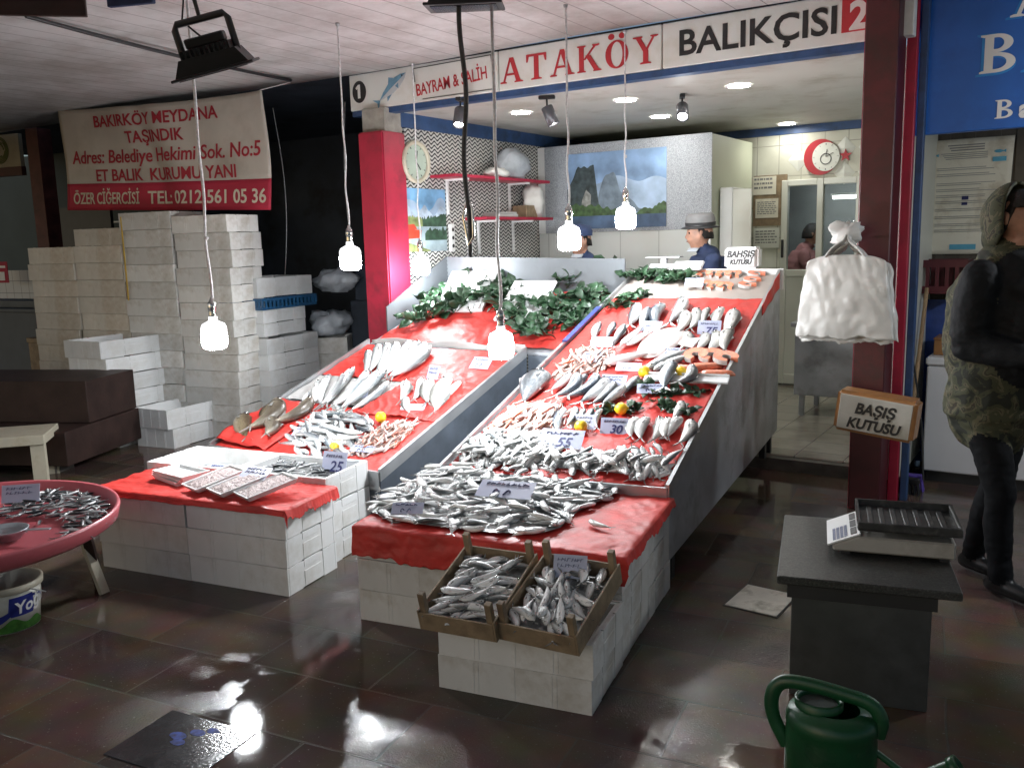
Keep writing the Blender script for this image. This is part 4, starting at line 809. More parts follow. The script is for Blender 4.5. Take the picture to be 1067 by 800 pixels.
# yellow strap on the second stack
g = gD - uD * 0.615 * 1.93
tag(MB().box(-0.008, 0.008, -0.006, 0, 1.2, zat(g, 226)).ob('packing_strap', mat('yellow_strap', (0.55, 0.36, 0.05), 0.5)), 'narrow yellow packing strap down the front of a beige box stack', 'strap').location = (g.x, g.y - 0.008, 0)
# stack E, by the black gap
gE = pz(286, 452, 0); hE = zat(gE, 352); nE = max(3, round(hE / 0.15))
stack(gE, R_(8), nE, 'w', hE / nE - 0.005, 'box pile below blue crate', 'foam boxes piled by the blue crate', L=0.46, Wd=0.70, turn=1.5)
z1 = hE
stack(gE + Vector((-0.03, 0.0, 0)), R_(9), 2, 'w', 0.115, 'shallow pair directly beneath blue crate', 'foam boxes piled by the blue crate', L=0.40, Wd=0.60, z0=z1 + 0.002, turn=2)
z2 = z1 + 0.24
def crate_mesh(L, Wd, H, t=0.012, slots=7):
    g = MB(); l, w = L / 2, Wd / 2
    g.box(-l, l, -w, w, 0, 0.012)
    for s in (-1, 1):
        for z0_, z1_ in ((0.013, H * 0.22), (H * 0.78, H)):
            g.box(-l, l, *((-w, -w + t) if s < 0 else (w - t, w)), z0_, z1_); g.box(*((-l, -l + t) if s < 0 else (l - t, l)), -w + t, w - t, z0_, z1_)
        for i in range(slots + 1):
            x = -l + t / 2 + (L - t) * i / slots; g.box(x - 0.012, x + 0.012, *((-w + 0.001, -w + t - 0.001) if s < 0 else (w - t + 0.001, w - 0.001)), H * 0.22, H * 0.78)
        for i in range(slots - 1):
            y = -w + Wd * (i + 1) / slots; g.box(*((-l + 0.001, -l + t - 0.001) if s < 0 else (l - t + 0.001, l - 0.001)), y - 0.012, y + 0.012, H * 0.22, H * 0.78)
    return g
pE = gE + Vector((-0.31, 0.32, 0))
tag(place(crate_mesh(0.50, 0.74, 0.10, slots=14).ob('plastic_crate', M_bluecrate), (pE.x, pE.y, z2), R_(7)), 'flat dark blue plastic crate lying between white foam boxes', 'crate')
inst(fbox('w', 0.17, 0.48, 0.70), 'foam_box', Matrix.Translation((pE.x - 0.03, pE.y, z2 + 0.105)) @ Matrix.Rotation(R_(4), 4, 'Z'), 'white foam box resting on top of the flat blue crate', 'foam box', 'foam boxes piled by the blue crate')
blob_bag('plastic_bag', 'clear plastic bag bundle squeezed beside the top box by the dark gap', 'plastic bag', (gE.x - 0.05, gE.y + 0.95, z2 + 0.10), 0.20, (1.1, 0.9, 0.6), M_clear, 4, 0.45)
# grey boxes H next to the red column
gH = pz(366, 432, 0); hH = zat(gH, 350); nH = max(2, round(hH / 0.16))
stack(gH, R_(35), nH, 'g', hH / nH - 0.005, 'shaded stack against the red column', 'foam boxes against the red column', turn=1)
blob_bag('plastic_bag', 'swollen clear plastic bag on the shaded boxes against the red column', 'plastic bag', (gH.x - 0.26, gH.y + 0.08, hH), 0.22, (1.0, 0.85, 0.62), M_clear, 5, 0.45)
MBs = MB().box(-0.35, 0.35, -0.3, 0.3, 0, 1.1); tag(place(MBs.box(-0.30, 0.33, -0.28, 0.25, 1.101, 1.45).ob('carton_pile', M_darkwall, bevel=0.01), (gE.x + 0.2, gE.y + 1.5, 0), R_(12)), 'barely visible dark carton pile in the alley gap', 'cartons')
# stacks F and G, the loose clean boxes by the wooden steps
gF = pz(180, 468, 0); hF = zat(gF, 427)
stack(gF, R_(8), 2, 'w', hF / 2 - 0.005, 'low loose pair beside brown platform', 'loose foam boxes beside the wooden steps', L=0.4, Wd=0.6, turn=4)
gG = pz(128, 466, 0); hG = zat(gG, 354); nG = 6
stack(gG, R_(10), nG, 'w', hG / nG - 0.005, 'leaning pile behind brown platform', 'loose foam boxes beside the wooden steps', L=0.46, Wd=0.74, turn=5, lean=(-0.02, 0.0), jit=0.03)

# front left block under the red sheet
A10 = R_(10); U = Vector((math.cos(A10), math.sin(A10), 0)); V = Vector((-math.sin(A10), math.cos(A10), 0)); O_ = Vector((-1.58, 3.70, 0))
def uvw(a, b, z=0): p = O_ + U * a + V * b; return Vector((p.x, p.y, z))
def block(a1, b0, nx, rows, hts, kind, desc, group, L=0.6, Wd=0.4):
    for i in range(nx):
        c = uvw(a1 - i * (L + 0.004), b0)
        stack(c, A10, rows, kind, hts / rows - 0.0025, desc[i], group, L, Wd, jit=0.004, turn=0.6)
block(-1.655, -0.70, 2, 3, 0.42, 'w', ['front block, corner towards the crates', 'front block, end towards pink tray'], 'foam boxes under the red sheet with trays')
block(-1.70, -0.298, 2, 2, 0.325, 'w', ['pair under the box marked 25', 'pair under two large fish'], 'foam boxes under the open fish boxes')
openb = []
for i, lab in enumerate(('open white foam box of small dark fish marked 25', 'open white foam box with two large fish lying in it')):
    c = uvw(-1.70 - 0.3 - i * 0.606, -0.298 + 0.20, 0.328)
    o = inst(fbox('w', 0.14), 'foam_box', Matrix.Translation(c) @ Matrix.Rotation(A10, 4, 'Z'), lab, 'foam box', 'open fish boxes before the counter'); openb.append(c)
# middle block under the big fish heap, and the small block with the wooden crates
block(0.01, -0.80, 2, 3, 0.43, 'g', ['middle block front, drain cover end', 'middle block front, tray end'], 'foam boxes under the silver fish heap')
block(0.01, -0.395, 2, 3, 0.43, 'g', ['middle block back, drain cover end', 'middle block back, tray end'], 'foam boxes under the silver fish heap')
stack(uvw(0.02, -1.215), A10, 2, 'g', 0.131, 'small block carrying wooden crates', 'foam boxes under the wooden crates', turn=0.8, jit=0.004)

# ------------------------------------------------------------------ display counters
def plane3(a, b, c): n = (b - a).cross(c - a).normalized(); return n if n.z > 0 else -n
RFL, RFR, RBR = Vector((-2.75, 3.473, 0.46)), Vector((-1.58, 3.70, 0.46)), Vector((-1.825, 6.25, 1.353))
RN = plane3(RFL, RFR, RBR)
def rz_(x, y): return RFL.z - (RN.x * (x - RFL.x) + RN.y * (y - RFL.y)) / RN.z
RBL = Vector((-2.845, 6.07, 0)); RBL.z = rz_(RBL.x, RBL.y)
LX0, LX1, LY0, LY1 = -4.63, -3.197, 3.513, 5.05
LFL, LFR = Vector((LX0, LY0, 0.38)), Vector((LX1, LY0, 0.38)); LK = 0.325
def lz_(x, y): return 0.38 + LK * (y - LY0)
LBL, LBR = Vector((LX0, LY1, lz_(0, LY1))), Vector((LX1, LY1, lz_(0, LY1)))
LN = plane3(LFL, LFR, LBL)
def quadslab(mb, a, b, c, d, t, mi=0):   # slab under the quad a b c d
    dn = Vector((0, 0, -t)); vs = [a, b, c, d, a + dn, b + dn, c + dn, d + dn]
    mb.add(vs, [(0, 1, 2, 3), (7, 6, 5, 4), (0, 4, 5, 1), (1, 5, 6, 2), (2, 6, 7, 3), (3, 7, 4, 0)], mi)
def panel(mb, a, b, za0, za1, zb0, zb1, t, mi=0):   # upright panel from a to b
    d = (Vector((b[0] - a[0], b[1] - a[1], 0))).normalized(); n = Vector((-d.y, d.x, 0)) * t / 2
    A = Vector((a[0], a[1], 0)); B = Vector((b[0], b[1], 0)); z = Vector((0, 0, 1))
    vs = [A - n + z * za0, B - n + z * zb0, B + n + z * zb0, A + n + z * za0, A - n + z * za1, B - n + z * zb1, B + n + z * zb1, A + n + z * za1]
    mb.add(vs, [(0, 3, 2, 1), (4, 5, 6, 7), (0, 1, 5, 4), (1, 2, 6, 5), (2, 3, 7, 6), (3, 0, 4, 7)], mi)
rc = thing('fish_counter', 'long sloping steel fish counter with red sheet reaching into the shop', 'fish counter', (0, 0, 0), 0, 'sloping steel fish counters')
t = MB(); quadslab(t, RFL, RFR, RBR, RBL, 0.02); t.ob('tray', M_steel, rc)
t = MB(); panel(t, RFL, RBL, 0.15, RFL.z - 0.025, 0.22, RBL.z - 0.025, 0.012); panel(t, RFR, RBR, 0.13, RFR.z - 0.025, 0.24, RBR.z - 0.025, 0.012); panel(t, RFL, RFR, 0.15, 0.40, 0.15, 0.40, 0.012); panel(t, RBL, RBR, 0.24, RBL.z - 0.03, 0.24, RBR.z - 0.03, 0.012)
t.ob('side_panel', M_steel_dull, rc)
for a, b in ((RFL, RBL), (RFR, RBR)):
    t = MB(); panel(t, a, b, a.z - 0.024, a.z + 0.045, b.z - 0.024, b.z + 0.045, 0.018); t.ob('rim', M_steel, rc)
t = MB(); panel(t, RFL, RFR, RFL.z - 0.06, RFL.z + 0.03, RFR.z - 0.06, RFR.z + 0.03, 0.016); t.ob('front_lip', M_steel, rc)
t = MB(); panel(t, RBL + Vector((0, 0.02, 0)), RBR + Vector((0.02, 0.02, 0)), RBL.z - 0.1, RBL.z + 0.05, RBR.z - 0.1, RBR.z + 0.045, 0.05); t.ob('back_board', M_white, rc)
for p, z0 in ((RFL.lerp(RBL, 0.05), 0), (RFR.lerp(RBR, 0.05), 0), (RFL.lerp(RBL, 0.95), 0.10), (RFR.lerp(RBR, 0.95), 0.10), (RFR.lerp(RBR, 0.88), 0.10)):
    MB().box(p.x - 0.05, p.x - 0.01, p.y - 0.02, p.y + 0.02, z0, 0.30).ob('leg', M_black, rc)
# blue edge strip on the left rim
t = MB(); a, b = RFL.lerp(RBL, 0.54), RFL.lerp(RBL, 0.74); t.bar(a + Vector((0.01, 0, 0.052)), b + Vector((0.01, 0, 0.052)), 0.034, 0.010); t.ob('edge_strip', mat('blue_strip', (0.03, 0.05, 0.20), 0.4), rc)
def sheet_on(fn, name, m, parent, nu=90, nv=90, amp=0.009, seed=0, t=0.0015):
    g = MB()
    def f(u, v):
        p = Vector(fn(u, v)); e = 1 - (2 * abs(u - 0.5)) ** 8
        p.z += 0.007 + 1.25 * amp + amp * (0.8 * mnoise.noise(Vector((p.x * 6, p.y * 6, seed))) + 0.9 * (0.2 - abs(mnoise.noise(Vector((p.x * 13 + p.y * 6, p.y * 11, seed + 3)))))) ; return p
    g.grid(f, nu, nv); o = g.ob(name, m, parent); mod_solid(o, t); return o
bil = lambda a, b, c, d: (lambda u, v: a.lerp(b, u).lerp(d.lerp(c, u), v))
i_ = 0.02
sheet_on(bil(RFL.lerp(RBL, 0.005).lerp(RFR, 0.02), RFR.lerp(RBR, 0.005).lerp(RFL, 0.02), RFR.lerp(RBR, 0.830).lerp(RFL.lerp(RBL, 0.830), 0.02), RFL.lerp(RBL, 0.830).lerp(RFR.lerp(RBR, 0.830), 0.02)), 'red_sheet', M_redsheet, rc, seed=1)
g = MB(); quadslab(g, *(p + Vector((0, 0, 0.016)) for p in (RFL.lerp(RBL, 0.833), RFR.lerp(RBR, 0.833), RFR.lerp(RBR, 0.99), RFL.lerp(RBL, 0.99))), 0.03); g.ob('top_shelf', mat('pale_shelf_plastic', (0.36, 0.31, 0.28), 0.4, var=0.1), rc, bevel=0.004)
# red sheet end hanging over the right rim at the top
g = MB(); a, b = RFR.lerp(RBR, 0.76), RFR.lerp(RBR, 0.97)
g.grid(lambda u, v: a.lerp(b, u) + Vector((0.012 + 0.004 * math.sin(u * 14), 0, 0.05 - 0.11 * v * (0.6 + 0.4 * u))), 16, 5); mod_solid(g.ob('red_sheet_end', M_redsheet, rc), 0.002)

lc = thing('fish_counter', 'wide sloping steel fish counter with leafy shelf nearer the red column', 'fish counter', (0, 0, 0), 0, 'sloping steel fish counters')
t = MB(); quadslab(t, LFL, LFR, LBR, LBL, 0.02); t.ob('tray', M_steel, lc)
t = MB(); panel(t, LFR, LBR, 0.08, LFR.z - 0.025, 0.08, LBR.z - 0.025, 0.012); panel(t, LFL, LBL, 0.08, LFL.z - 0.025, 0.08, LBL.z - 0.025, 0.012); panel(t, LFL, LFR, 0.08, 0.30, 0.08, 0.30, 0.012)
panel(t, (LX1 + 0.01, LY1 + 0.015), (-2.83, LY1 + 0.03), 0.08, 0.865, 0.08, 0.865, 0.012); t.ob('side_panel', mat('blue_grey_steel', (0.14, 0.165, 0.20), 0.35, 0.6, var=0.2, vs=5, dirt=(0.10, 0.11, 0.13), ds=4), lc)
for a, b in ((LFL, LBL), (LFR, LBR)):
    t = MB(); panel(t, a, b, a.z - 0.024, a.z + 0.045, b.z - 0.024, b.z + 0.045, 0.018); t.ob('rim', M_steel, lc)
t = MB(); panel(t, LFL, LFR, LFL.z - 0.075, LFL.z + 0.03, LFR.z - 0.075, LFR.z + 0.03, 0.016); t.ob('front_lip', M_steel, lc)
M_plate = mat('brushed_plate', (0.16, 0.175, 0.19), 0.5, 0.5, var=0.12, vs=6, dirt=(0.12, 0.13, 0.14), ds=3)
SH0, SH1 = 0.885, 1.215      # leafy shelf heights front and rear
t = MB(); quadslab(t, Vector((-4.63, LY1 + 0.01, SH0)), Vector((-2.83, LY1 + 0.04, SH0)), Vector((-2.87, 5.93, SH1)), Vector((-4.53, 5.93, SH1)), 0.02); t.ob('shelf', M_steel_dull, lc)
t = MB(); panel(t, (-4.64, 5.28), (-4.53, 5.94), 0.90, 1.15, 1.1, 1.525, 0.014); t.ob('splash_plate', M_plate, lc)
t = MB(); panel(t, (-4.525, 5.95), (-2.88, 5.95), 1.0, 1.522, 1.0, 1.49, 0.014); t.ob('back_plate', M_plate, lc)
t = MB(); t.grid(lambda u, v: Vector((-4.61 + 1.41 * u, LY1 + 0.015 + 0.02 * math.sin(u * 17), 0.88 + v * (0.035 + 0.025 * abs(math.sin(u * 8.2))))), 40, 3); mod_solid(t.ob('wavy_lip', M_greyplastic, lc), 0.004)
shelf_fn = bil(Vector((-4.58, 5.09, SH0)), Vector((-2.87, 5.11, SH0)), Vector((-2.90, 5.90, SH1)), Vector((-4.50, 5.90, SH1)))
sheet_on(shelf_fn, 'shelf_sheet', M_redsheet, lc, seed=5, amp=0.016)
mid = lambda y0, y1: bil(Vector((LX0 + .02, y0, lz_(0, y0))), Vector((LX1 - .02, y0, lz_(0, y0))), Vector((LX1 - .02, y1, lz_(0, y1))), Vector((LX0 + .02, y1, lz_(0, y1))))
sheet_on(mid(3.53, 4.13), 'red_sheet', M_redsheet, lc, seed=7); sheet_on(mid(4.51, 5.01), 'red_sheet', M_redsheet, lc, seed=8)
o = sheet_on(mid(4.15, 4.49), 'clear_sheet', M_greyplastic, lc, seed=9, amp=0.012)
sheet_on(bil(Vector((-3.87, 4.06, lz_(0, 4.06) + .008)), Vector((LX1 - .02, 4.06, lz_(0, 4.06) + .008)), Vector((LX1 - .02, 4.53, lz_(0, 4.53) + .008)), Vector((-3.80, 4.53, lz_(0, 4.53) + .008))), 'red_sheet', M_redsheet, lc, seed=10, amp=0.016)
for x, y in ((-4.58, 3.56), (-3.25, 3.56), (-4.58, 4.9), (-3.25, 4.9)): MB().box(x - 0.02, x + 0.02, y - 0.02, y + 0.02, 0, 0.2).ob('leg', M_black, lc)
# crumpled corner of red film at the near left
blob = MB(); blob.grid(lambda u, v: Vector((-4.60 + 0.45 * u, 3.54 + 0.53 * v, lz_(0, 3.54 + 0.53 * v) + 0.03 + 0.05 * abs(mnoise.noise(Vector((u * 3, v * 3, 2)))) + 0.03 * (1 - u))), 18, 18); o = blob.ob('red_sheet', M_redsheet, lc); mod_solid(o, 0.002)

# white foam lids leaning on the leafy shelf
def lid(label, p, rz, tilt, w=0.42, h=0.34):
    g = MB(); g.box(-w / 2, w / 2, 0, 0.022, 0, h)
    for i in range(7): g.box(-w / 2 + 0.02 + i * (w - 0.04) / 7, -w / 2 + 0.012 + (i + 1) * (w - 0.04) / 7, -0.006, -0.0005, 0.015, h - 0.015)
    o = g.ob('foam_slab', M_foam, bevel=0.003); place(o, p, rz, -tilt); return tag(o, label, 'foam slab')
lid('ribbed white foam lid leaning on the steel back plate above the leaves', (-4.10, 5.50, 1.115), R_(12), R_(50), 0.40, 0.46)
lid('plain white foam lid half hidden by leaves nearer the red covered corner', (-3.50, 5.38, 1.07), R_(4), R_(52), 0.36, 0.44)

# ------------------------------------------------------------------ red sheets over the foam blocks
def drape(name, label, a0, a1, b0, b1, z, dropF, dropR, seed, amp=0.010):
    def f(u, v):
        # v: 0 front hem .. 0.25 front edge .. 1 back;  u: 0 left .. 0.88 right edge .. 1 right hem
        fr = max(0, 1 - v / 0.22); rr = max(0, (u - 0.90) / 0.10) if dropR else 0
        a = a0 + (a1 - a0) * (min(u / 0.90, 1) if dropR else u); b = b0 + (b1 - b0) * max(0, (v - 0.22) / 0.78)
        hem = 0.92 + 0.22 * mnoise.noise(Vector((u * 5, seed, 0.3))) + 0.12 * mnoise.noise(Vector((u * 31, seed, 0.3)))
        zz = z + 0.012 - max(fr * dropF * hem, 1e-9) * (1 - 0.75 * rr) - rr * dropR * (0.75 + 0.5 * mnoise.noise(Vector((v * 7, seed, 9))) + 0.25 * mnoise.noise(Vector((v * 33, seed, 9))))
        n = amp * (0.6 * mnoise.noise(Vector((a * 6, b * 6 + fr * 3, seed))) + 0.9 * (0.25 - abs(mnoise.noise(Vector((a * 9 + b * 5, b * 9, seed + 2))))) + 0.5 * (0.25 - abs(mnoise.noise(Vector((a * 21 - b * 9, b * 17 + fr, seed + 7))))))
        p = uvw(a, b, zz + (n if fr < 0.02 and rr < 0.02 else 0))
        if fr > 0: p = p - V * (0.016 + 0.012 * fr + abs(n) * 1.2)
        if rr > 0: p = p + U * (0.016 + 0.012 * rr + abs(n) * 1.2)
        return p
    g = MB(); g.grid(f, 150, 90); o = g.ob(name, M_redsheet); mod_solid(o, 0.001); return tag(o, label, 'plastic sheet')
drape('red_sheet', 'red plastic sheet under the foam trays on the front foam block', -2.86, -1.65, -0.70, -0.295, 0.422, 0.03, 0.07, 3)
drape('red_sheet', 'red plastic sheet hanging over the front of the silver fish heap block', -1.20, 0.012, -0.80, 0.01, 0.43, 0.155, 0.05, 6)

# shallow foam trays of tiny fish, a stacked tray of lids
def tray(label, a, b, z, rz, tilt, fill=True):
    t = thing('foam_tray', label, 'tray', uvw(a, b, z), rz, 'shallow foam trays on the red sheet'); t.rotation_euler = (tilt, 0, rz)
    g = MB(); l, w, h = 0.085, 0.14, 0.028
    pr = [(-l, -w), (l, -w), (l, w), (-l, w)]; q = 0.82
    vs = [(x, y, h) for x, y in pr] + [(x * 0.90, y * 0.93, h) for x, y in pr] + [(x * q, y * 0.88, 0.006) for x, y in pr] + [(x * q, y * 0.88, 0) for x, y in pr]
    fs = [(0, 1, 5, 4), (1, 2, 6, 5), (2, 3, 7, 6), (3, 0, 4, 7), (4, 5, 9, 8), (5, 6, 10, 9), (6, 7, 11, 10), (7, 4, 8, 11), (8, 9, 10, 11), (1, 0, 12, 13), (2, 1, 13, 14), (3, 2, 14, 15), (0, 3, 15, 12), (15, 14, 13, 12)]
    g.add(vs, fs); g.ob('body', M_foam, t, bevel=0.002)
    if fill:
        k = MB(); k.grid(lambda u, v: ((u - 0.5) * 0.145, (v - 0.5) * 0.245, 0.020 + 0.010 * (1 - (2 * u - 1) ** 4) * (1 - (2 * v - 1) ** 4) + 0.006 * mnoise.noise(Vector((u * 9, v * 14, a * 9)))), 40, 60)
        f_ = k.ob('small_fry', M_roe, t); tag(f_, kind='stuff')
    return t
tray('foam tray of tiny pink fish, nearest the stacked empty trays', -2.22, -0.52, 0.47, A10 + R_(-22), R_(10))
tray('foam tray of tiny pink fish, middle one under a price card', -2.04, -0.545, 0.47, A10 + R_(-24), R_(10))
tray('foam tray of tiny grey fish at the sheet corner', -1.86, -0.56, 0.47, A10 + R_(-26), R_(10))
for k in range(3): tray('empty white foam tray, %s of the little pile on the red sheet' % ('bottom', 'middle', 'top')[k], -2.52 + 0.01 * k, -0.46, 0.436 + 0.014 * k, A10 + R_(70 + 3 * k), 0, False)

# ------------------------------------------------------------------ wooden fish crates
def wood_crate(label, c, rz, tilt):
    t = thing('wooden_crate', label, 'crate', c, rz, 'wooden fish crates'); t.rotation_euler = (tilt, 0, rz); w, d, h = 0.145, 0.20, 0.10
    MB().box(-w, w, -d, d, 0, 0.010).ob('bottom', M_wood, t)
    for nm, bx in (('front_slat', (-w, w, -d - 0.008, -d - 0.0005, 0.005, h * 0.80)), ('back_slat', (-w, w, d + 0.0005, d + 0.008, 0.005, h * 0.85)), ('side_slat', (-w - 0.008, -w - 0.0005, -d - 0.008, d + 0.008, 0.005, h * 0.88)), ('side_slat', (w + 0.0005, w + 0.008, -d - 0.008, d + 0.008, 0.005, h * 0.88))):
        MB().box(*bx).ob(nm, M_wood, t, bevel=0.001)
    for sx in (-1, 1):
        for sy in (-1, 1):
            x = sx * (w - 0.013); y = sy * (d - 0.013); MB().box(x - 0.012, x + 0.012, y - 0.012, y + 0.012, 0.011, h + 0.055).ob('corner_post', M_wood, t, bevel=0.0015)
    return t
CR = []
for lab, px_, c in (('wooden crate of small silver fish without a card', 0, uvw(-0.437, -1.115, 0.325)), ('wooden crate of small silver fish with a price card stuck in it', 1, uvw(-0.122, -1.105, 0.325))):
    CR.append(wood_crate(lab, c, A10 - R_(1 + 4 * px_), R_(16)))

# ------------------------------------------------------------------ round pink tray on folding legs, bucket
TC = Vector((-4.13, 1.78, 0.455)); TR = 0.65
tr = thing('round_tray', 'big round pink plastic tray of anchovies on folding wooden legs', 'tray', (TC.x, TC.y, 0))
MB().lathe([(0.0, TC.z - 0.035), (TR - 0.04, TC.z - 0.035), (TR - 0.015, TC.z - 0.02), (TR - 0.006, TC.z + 0.03), (TR + 0.008, TC.z + 0.034), (TR + 0.012, TC.z + 0.02), (TR + 0.0, TC.z - 0.03), (TR - 0.04, TC.z - 0.055), (0, TC.z - 0.055)], 72).ob('bowl', M_pink, tr)
lg = pz(109, 618, 0) - TC
for a, b in (((lg.x, lg.y, 0), (lg.x - 0.16, lg.y - 0.02, TC.z - 0.06)), ((lg.x - 0.10, lg.y + 0.04, 0.0), (lg.x - 0.04, lg.y - 0.05, TC.z - 0.06)), ((-0.35, 0.2, 0), (-0.2, 0.15, TC.z - 0.06)), ((-0.2, -0.4, 0), (-0.1, -0.3, TC.z - 0.06)), ((0.30, -0.40, 0.0), (0.22, -0.26, TC.z - 0.06))):
    MB().bar(Vector(a), Vector(b), 0.045, 0.022).ob('leg', M_cream if a[0] == lg.x else M_wooddark, tr)
t = MB(); t.bar((-0.3, 0.16, TC.z - 0.08), (lg.x - 0.1, lg.y - 0.02, TC.z - 0.08), 0.04, 0.03); t.bar((-0.2, -0.35, TC.z - 0.10), (0.3, 0.05, TC.z - 0.10), 0.04, 0.03); t.ob('cross_bar', M_wooddark, tr)
bo = pz(6, 551, TC.z + 0.02)
bl = thing('steel_bowl', 'small dark steel bowl lying in the pink tray', 'bowl', (bo.x, bo.y, TC.z - 0.03)); MB().lathe([(0, 0.008), (0.05, 0.01), (0.085, 0.045), (0.09, 0.05), (0.087, 0.052), (0.055, 0.006), (0, 0.0)], 28).ob('body', M_steel_dull, bl); MB().bar((0.07, 0.04, 0.045), (0.17, 0.10, 0.05), 0.018, 0.005).ob('handle', M_steel_dull, bl)
bk = thing('plastic_bucket', 'dirty white yoghurt bucket with blue and green print below the pink tray', 'bucket', (*pz(10, 650, 0).xy, 0))
BH, B0, B1 = 0.21, 0.125, 0.145
prof = lambda z: B0 + (B1 - B0) * z / BH
MB().lathe([(0, 0.0), (B0, 0.0), (B1, BH), (B1 - 0.006, BH), (B0 - 0.006, 0.012), (0, 0.012)], 40).ob('body', mat('bucket_white', (0.55, 0.54, 0.48), 0.4, var=0.1, dirt=(0.35, 0.32, 0.24), ds=6), bk)
MB().lathe([(B1, BH - 0.03), (B1 + 0.008, BH - 0.026), (B1 + 0.010, BH), (B1 + 0.002, BH + 0.004), (B1 - 0.006, BH)], 40).ob('rim', mat('bucket_rim', (0.50, 0.46, 0.36), 0.5, var=0.15), bk)
def wrap(fn, m, nm):   # printed band on the bucket side
    g = MB(); n = 40
    def f(u, v):
        a = R_(-175 + 230 * u); z0, z1 = fn(u); z = z0 + (z1 - z0) * v; r = prof(z) + 0.0012; return (r * math.cos(a), r * math.sin(a), z)
    g.grid(f, 60, 4); return g.ob(nm, m, bk)
wrap(lambda u: (0.005, 0.045 + 0.012 * math.sin(u * 30) + 0.01 * math.sin(u * 11)), mat('print_green', (0.06, 0.20, 0.03), 0.5, var=0.4, vs=30), 'green_print')
wrap(lambda u: (0.095 + 0.05 * math.sin(u * 9), 0.125 + 0.05 * math.sin(u * 9) + 0.02 * math.sin(u * 5)), mat('print_navy', (0.02, 0.03, 0.22), 0.4), 'blue_print')
wrap(lambda u: ((0.075, 0.165) if 0.66 < u < 0.86 else (0.1, 0.1)), MATS['print_navy'], 'blue_print')
def on_bucket(a, b, d): th = R_(-175 + 230 * 0.70) + a / (B1); r = prof(b) + 0.003 - d * 0.0; return (r * math.cos(th), r * math.sin(th), b)
letters('Yoğurt', 0.075, M_white, bk, 0, 0.085, align='LEFT', bold=0.002, shear=0.2, rot=0.12, depth=0.0, fn=on_bucket)
dr_ = MB().lathe([(0, 0.03), (B0 - 0.004, 0.03)], 24); dr_.ob('dregs', mat('brown_dregs', (0.10, 0.07, 0.04), 0.3), bk)
MB().tube([(math.cos(a) * (B1 + 0.012), math.sin(a) * (B1 + 0.012), BH - 0.02 - 0.09 * math.sin((a - 0.2) / PI * PI) if 0.2 < a < 0.2 + PI else BH - 0.02) for a in [0.2 + PI * i / 16 for i in range(17)]], 0.003, 5).ob('handle', M_steel, bk)

# ------------------------------------------------------------------ wooden steps and low bench on the left
st = thing('wooden_steps', 'dark brown boarded two level platform beside the loose foam boxes', 'platform', (-6.27, 3.50, 0), R_(23.5))
MB().box(-2.2, 0, 0.0, 0.95, 0.07, 0.33).ob('lower_step', M_wooddark, st, bevel=0.004); MB().box(-2.2, -0.02, 0.32, 0.95, 0.334, 0.66).ob('upper_step', M_wooddark, st, bevel=0.004)
for x in (-0.2, -1.0): MB().box(x - 0.1, x + 0.06, 0.05, 0.25, 0, 0.068).ob('foot', mat('concrete_block', (0.12, 0.11, 0.10), 0.8, var=0.3), st)
bp_ = pz(52, 505, 0)
be = thing('low_bench', 'low cream bench with thick top in front of brown platform', 'bench', (bp_.x, bp_.y, 0), R_(48))
MB().box(-1.2, 0.0, -0.02, 0.42, 0.30, 0.37).ob('top', M_cream, be, bevel=0.004)
MB().box(-0.10, -0.01, 0.0, 0.06, 0, 0.299).ob('leg', M_cream, be); MB().box(-0.10, -0.01, 0.34, 0.40, 0, 0.299).ob('leg', M_cream, be); MB().box(-1.15, -1.06, 0.0, 0.06, 0, 0.299).ob('leg', M_cream, be)

# ------------------------------------------------------------------ far left stall in the dark
post = pyy(52, 250, 5.6)
tag(place(MB().box(-0.09, 0.09, -0.09, 0.09, 0, 3.0).ob('rusty_post', mat('rusty_red_post', (0.10, 0.03, 0.028), 0.6, var=0.4, vs=8)), (post.x, post.y, 0), R_(10)), 'dark rusty red post at the far left behind the beige boxes', 'post')
ws = thing('wreath_sign', 'small cream sign with a green ring emblem at the far left edge', 'sign', (pyy(8, 150, 5.6).x, 5.5, 2.62), R_(10))
MB().box(-0.45, 0.32, 0, 0.05, 0, 0.36).ob('panel', mat('dim_cream', (0.34, 0.31, 0.22), 0.6), ws)
g = MB()
for k in range(5): g.tube([((0.07 + 0.018 * k) * math.cos(i * PI / 14 + k), -0.004, 0.19 + (0.07 + 0.018 * k) * math.sin(i * PI / 14 + k)) for i in range(24)], 0.007, 5)
g.ob('emblem', mat('emblem_green', (0.14, 0.16, 0.04), 0.6), ws)
MB().box(-0.6, 0.32, 0.0, 0.06, -0.10, -0.002).ob('lower_board', mat('dark_red_board', (0.07, 0.02, 0.02), 0.6), ws)
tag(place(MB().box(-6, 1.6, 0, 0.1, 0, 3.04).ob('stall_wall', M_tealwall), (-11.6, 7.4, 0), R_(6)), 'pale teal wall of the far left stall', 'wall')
tag(place(MB().box(-3, 1.1, 0, 0.08, 0, 1.42).ob('stall_counter', M_stalltile), (-10.9, 6.35, 0), R_(6)), 'white tiled low counter wall of the far left stall', 'counter')
tag(place(MB().box(-1.5, 0.75, 0, 0.5, 0.0, 1.0).box(-1.5, 0.78, -0.03, 0.52, 1.0, 1.04).box(-1.4, 0.3, 0.1, 0.4, 1.041, 1.12).ob('steel_bench', mat('dark_bench_steel', (0.06, 0.07, 0.085), 0.5, 0.4), bevel=0.004), (-9.75, 5.2, 0), R_(8)), 'steel bench with trays at the far left edge', 'counter')
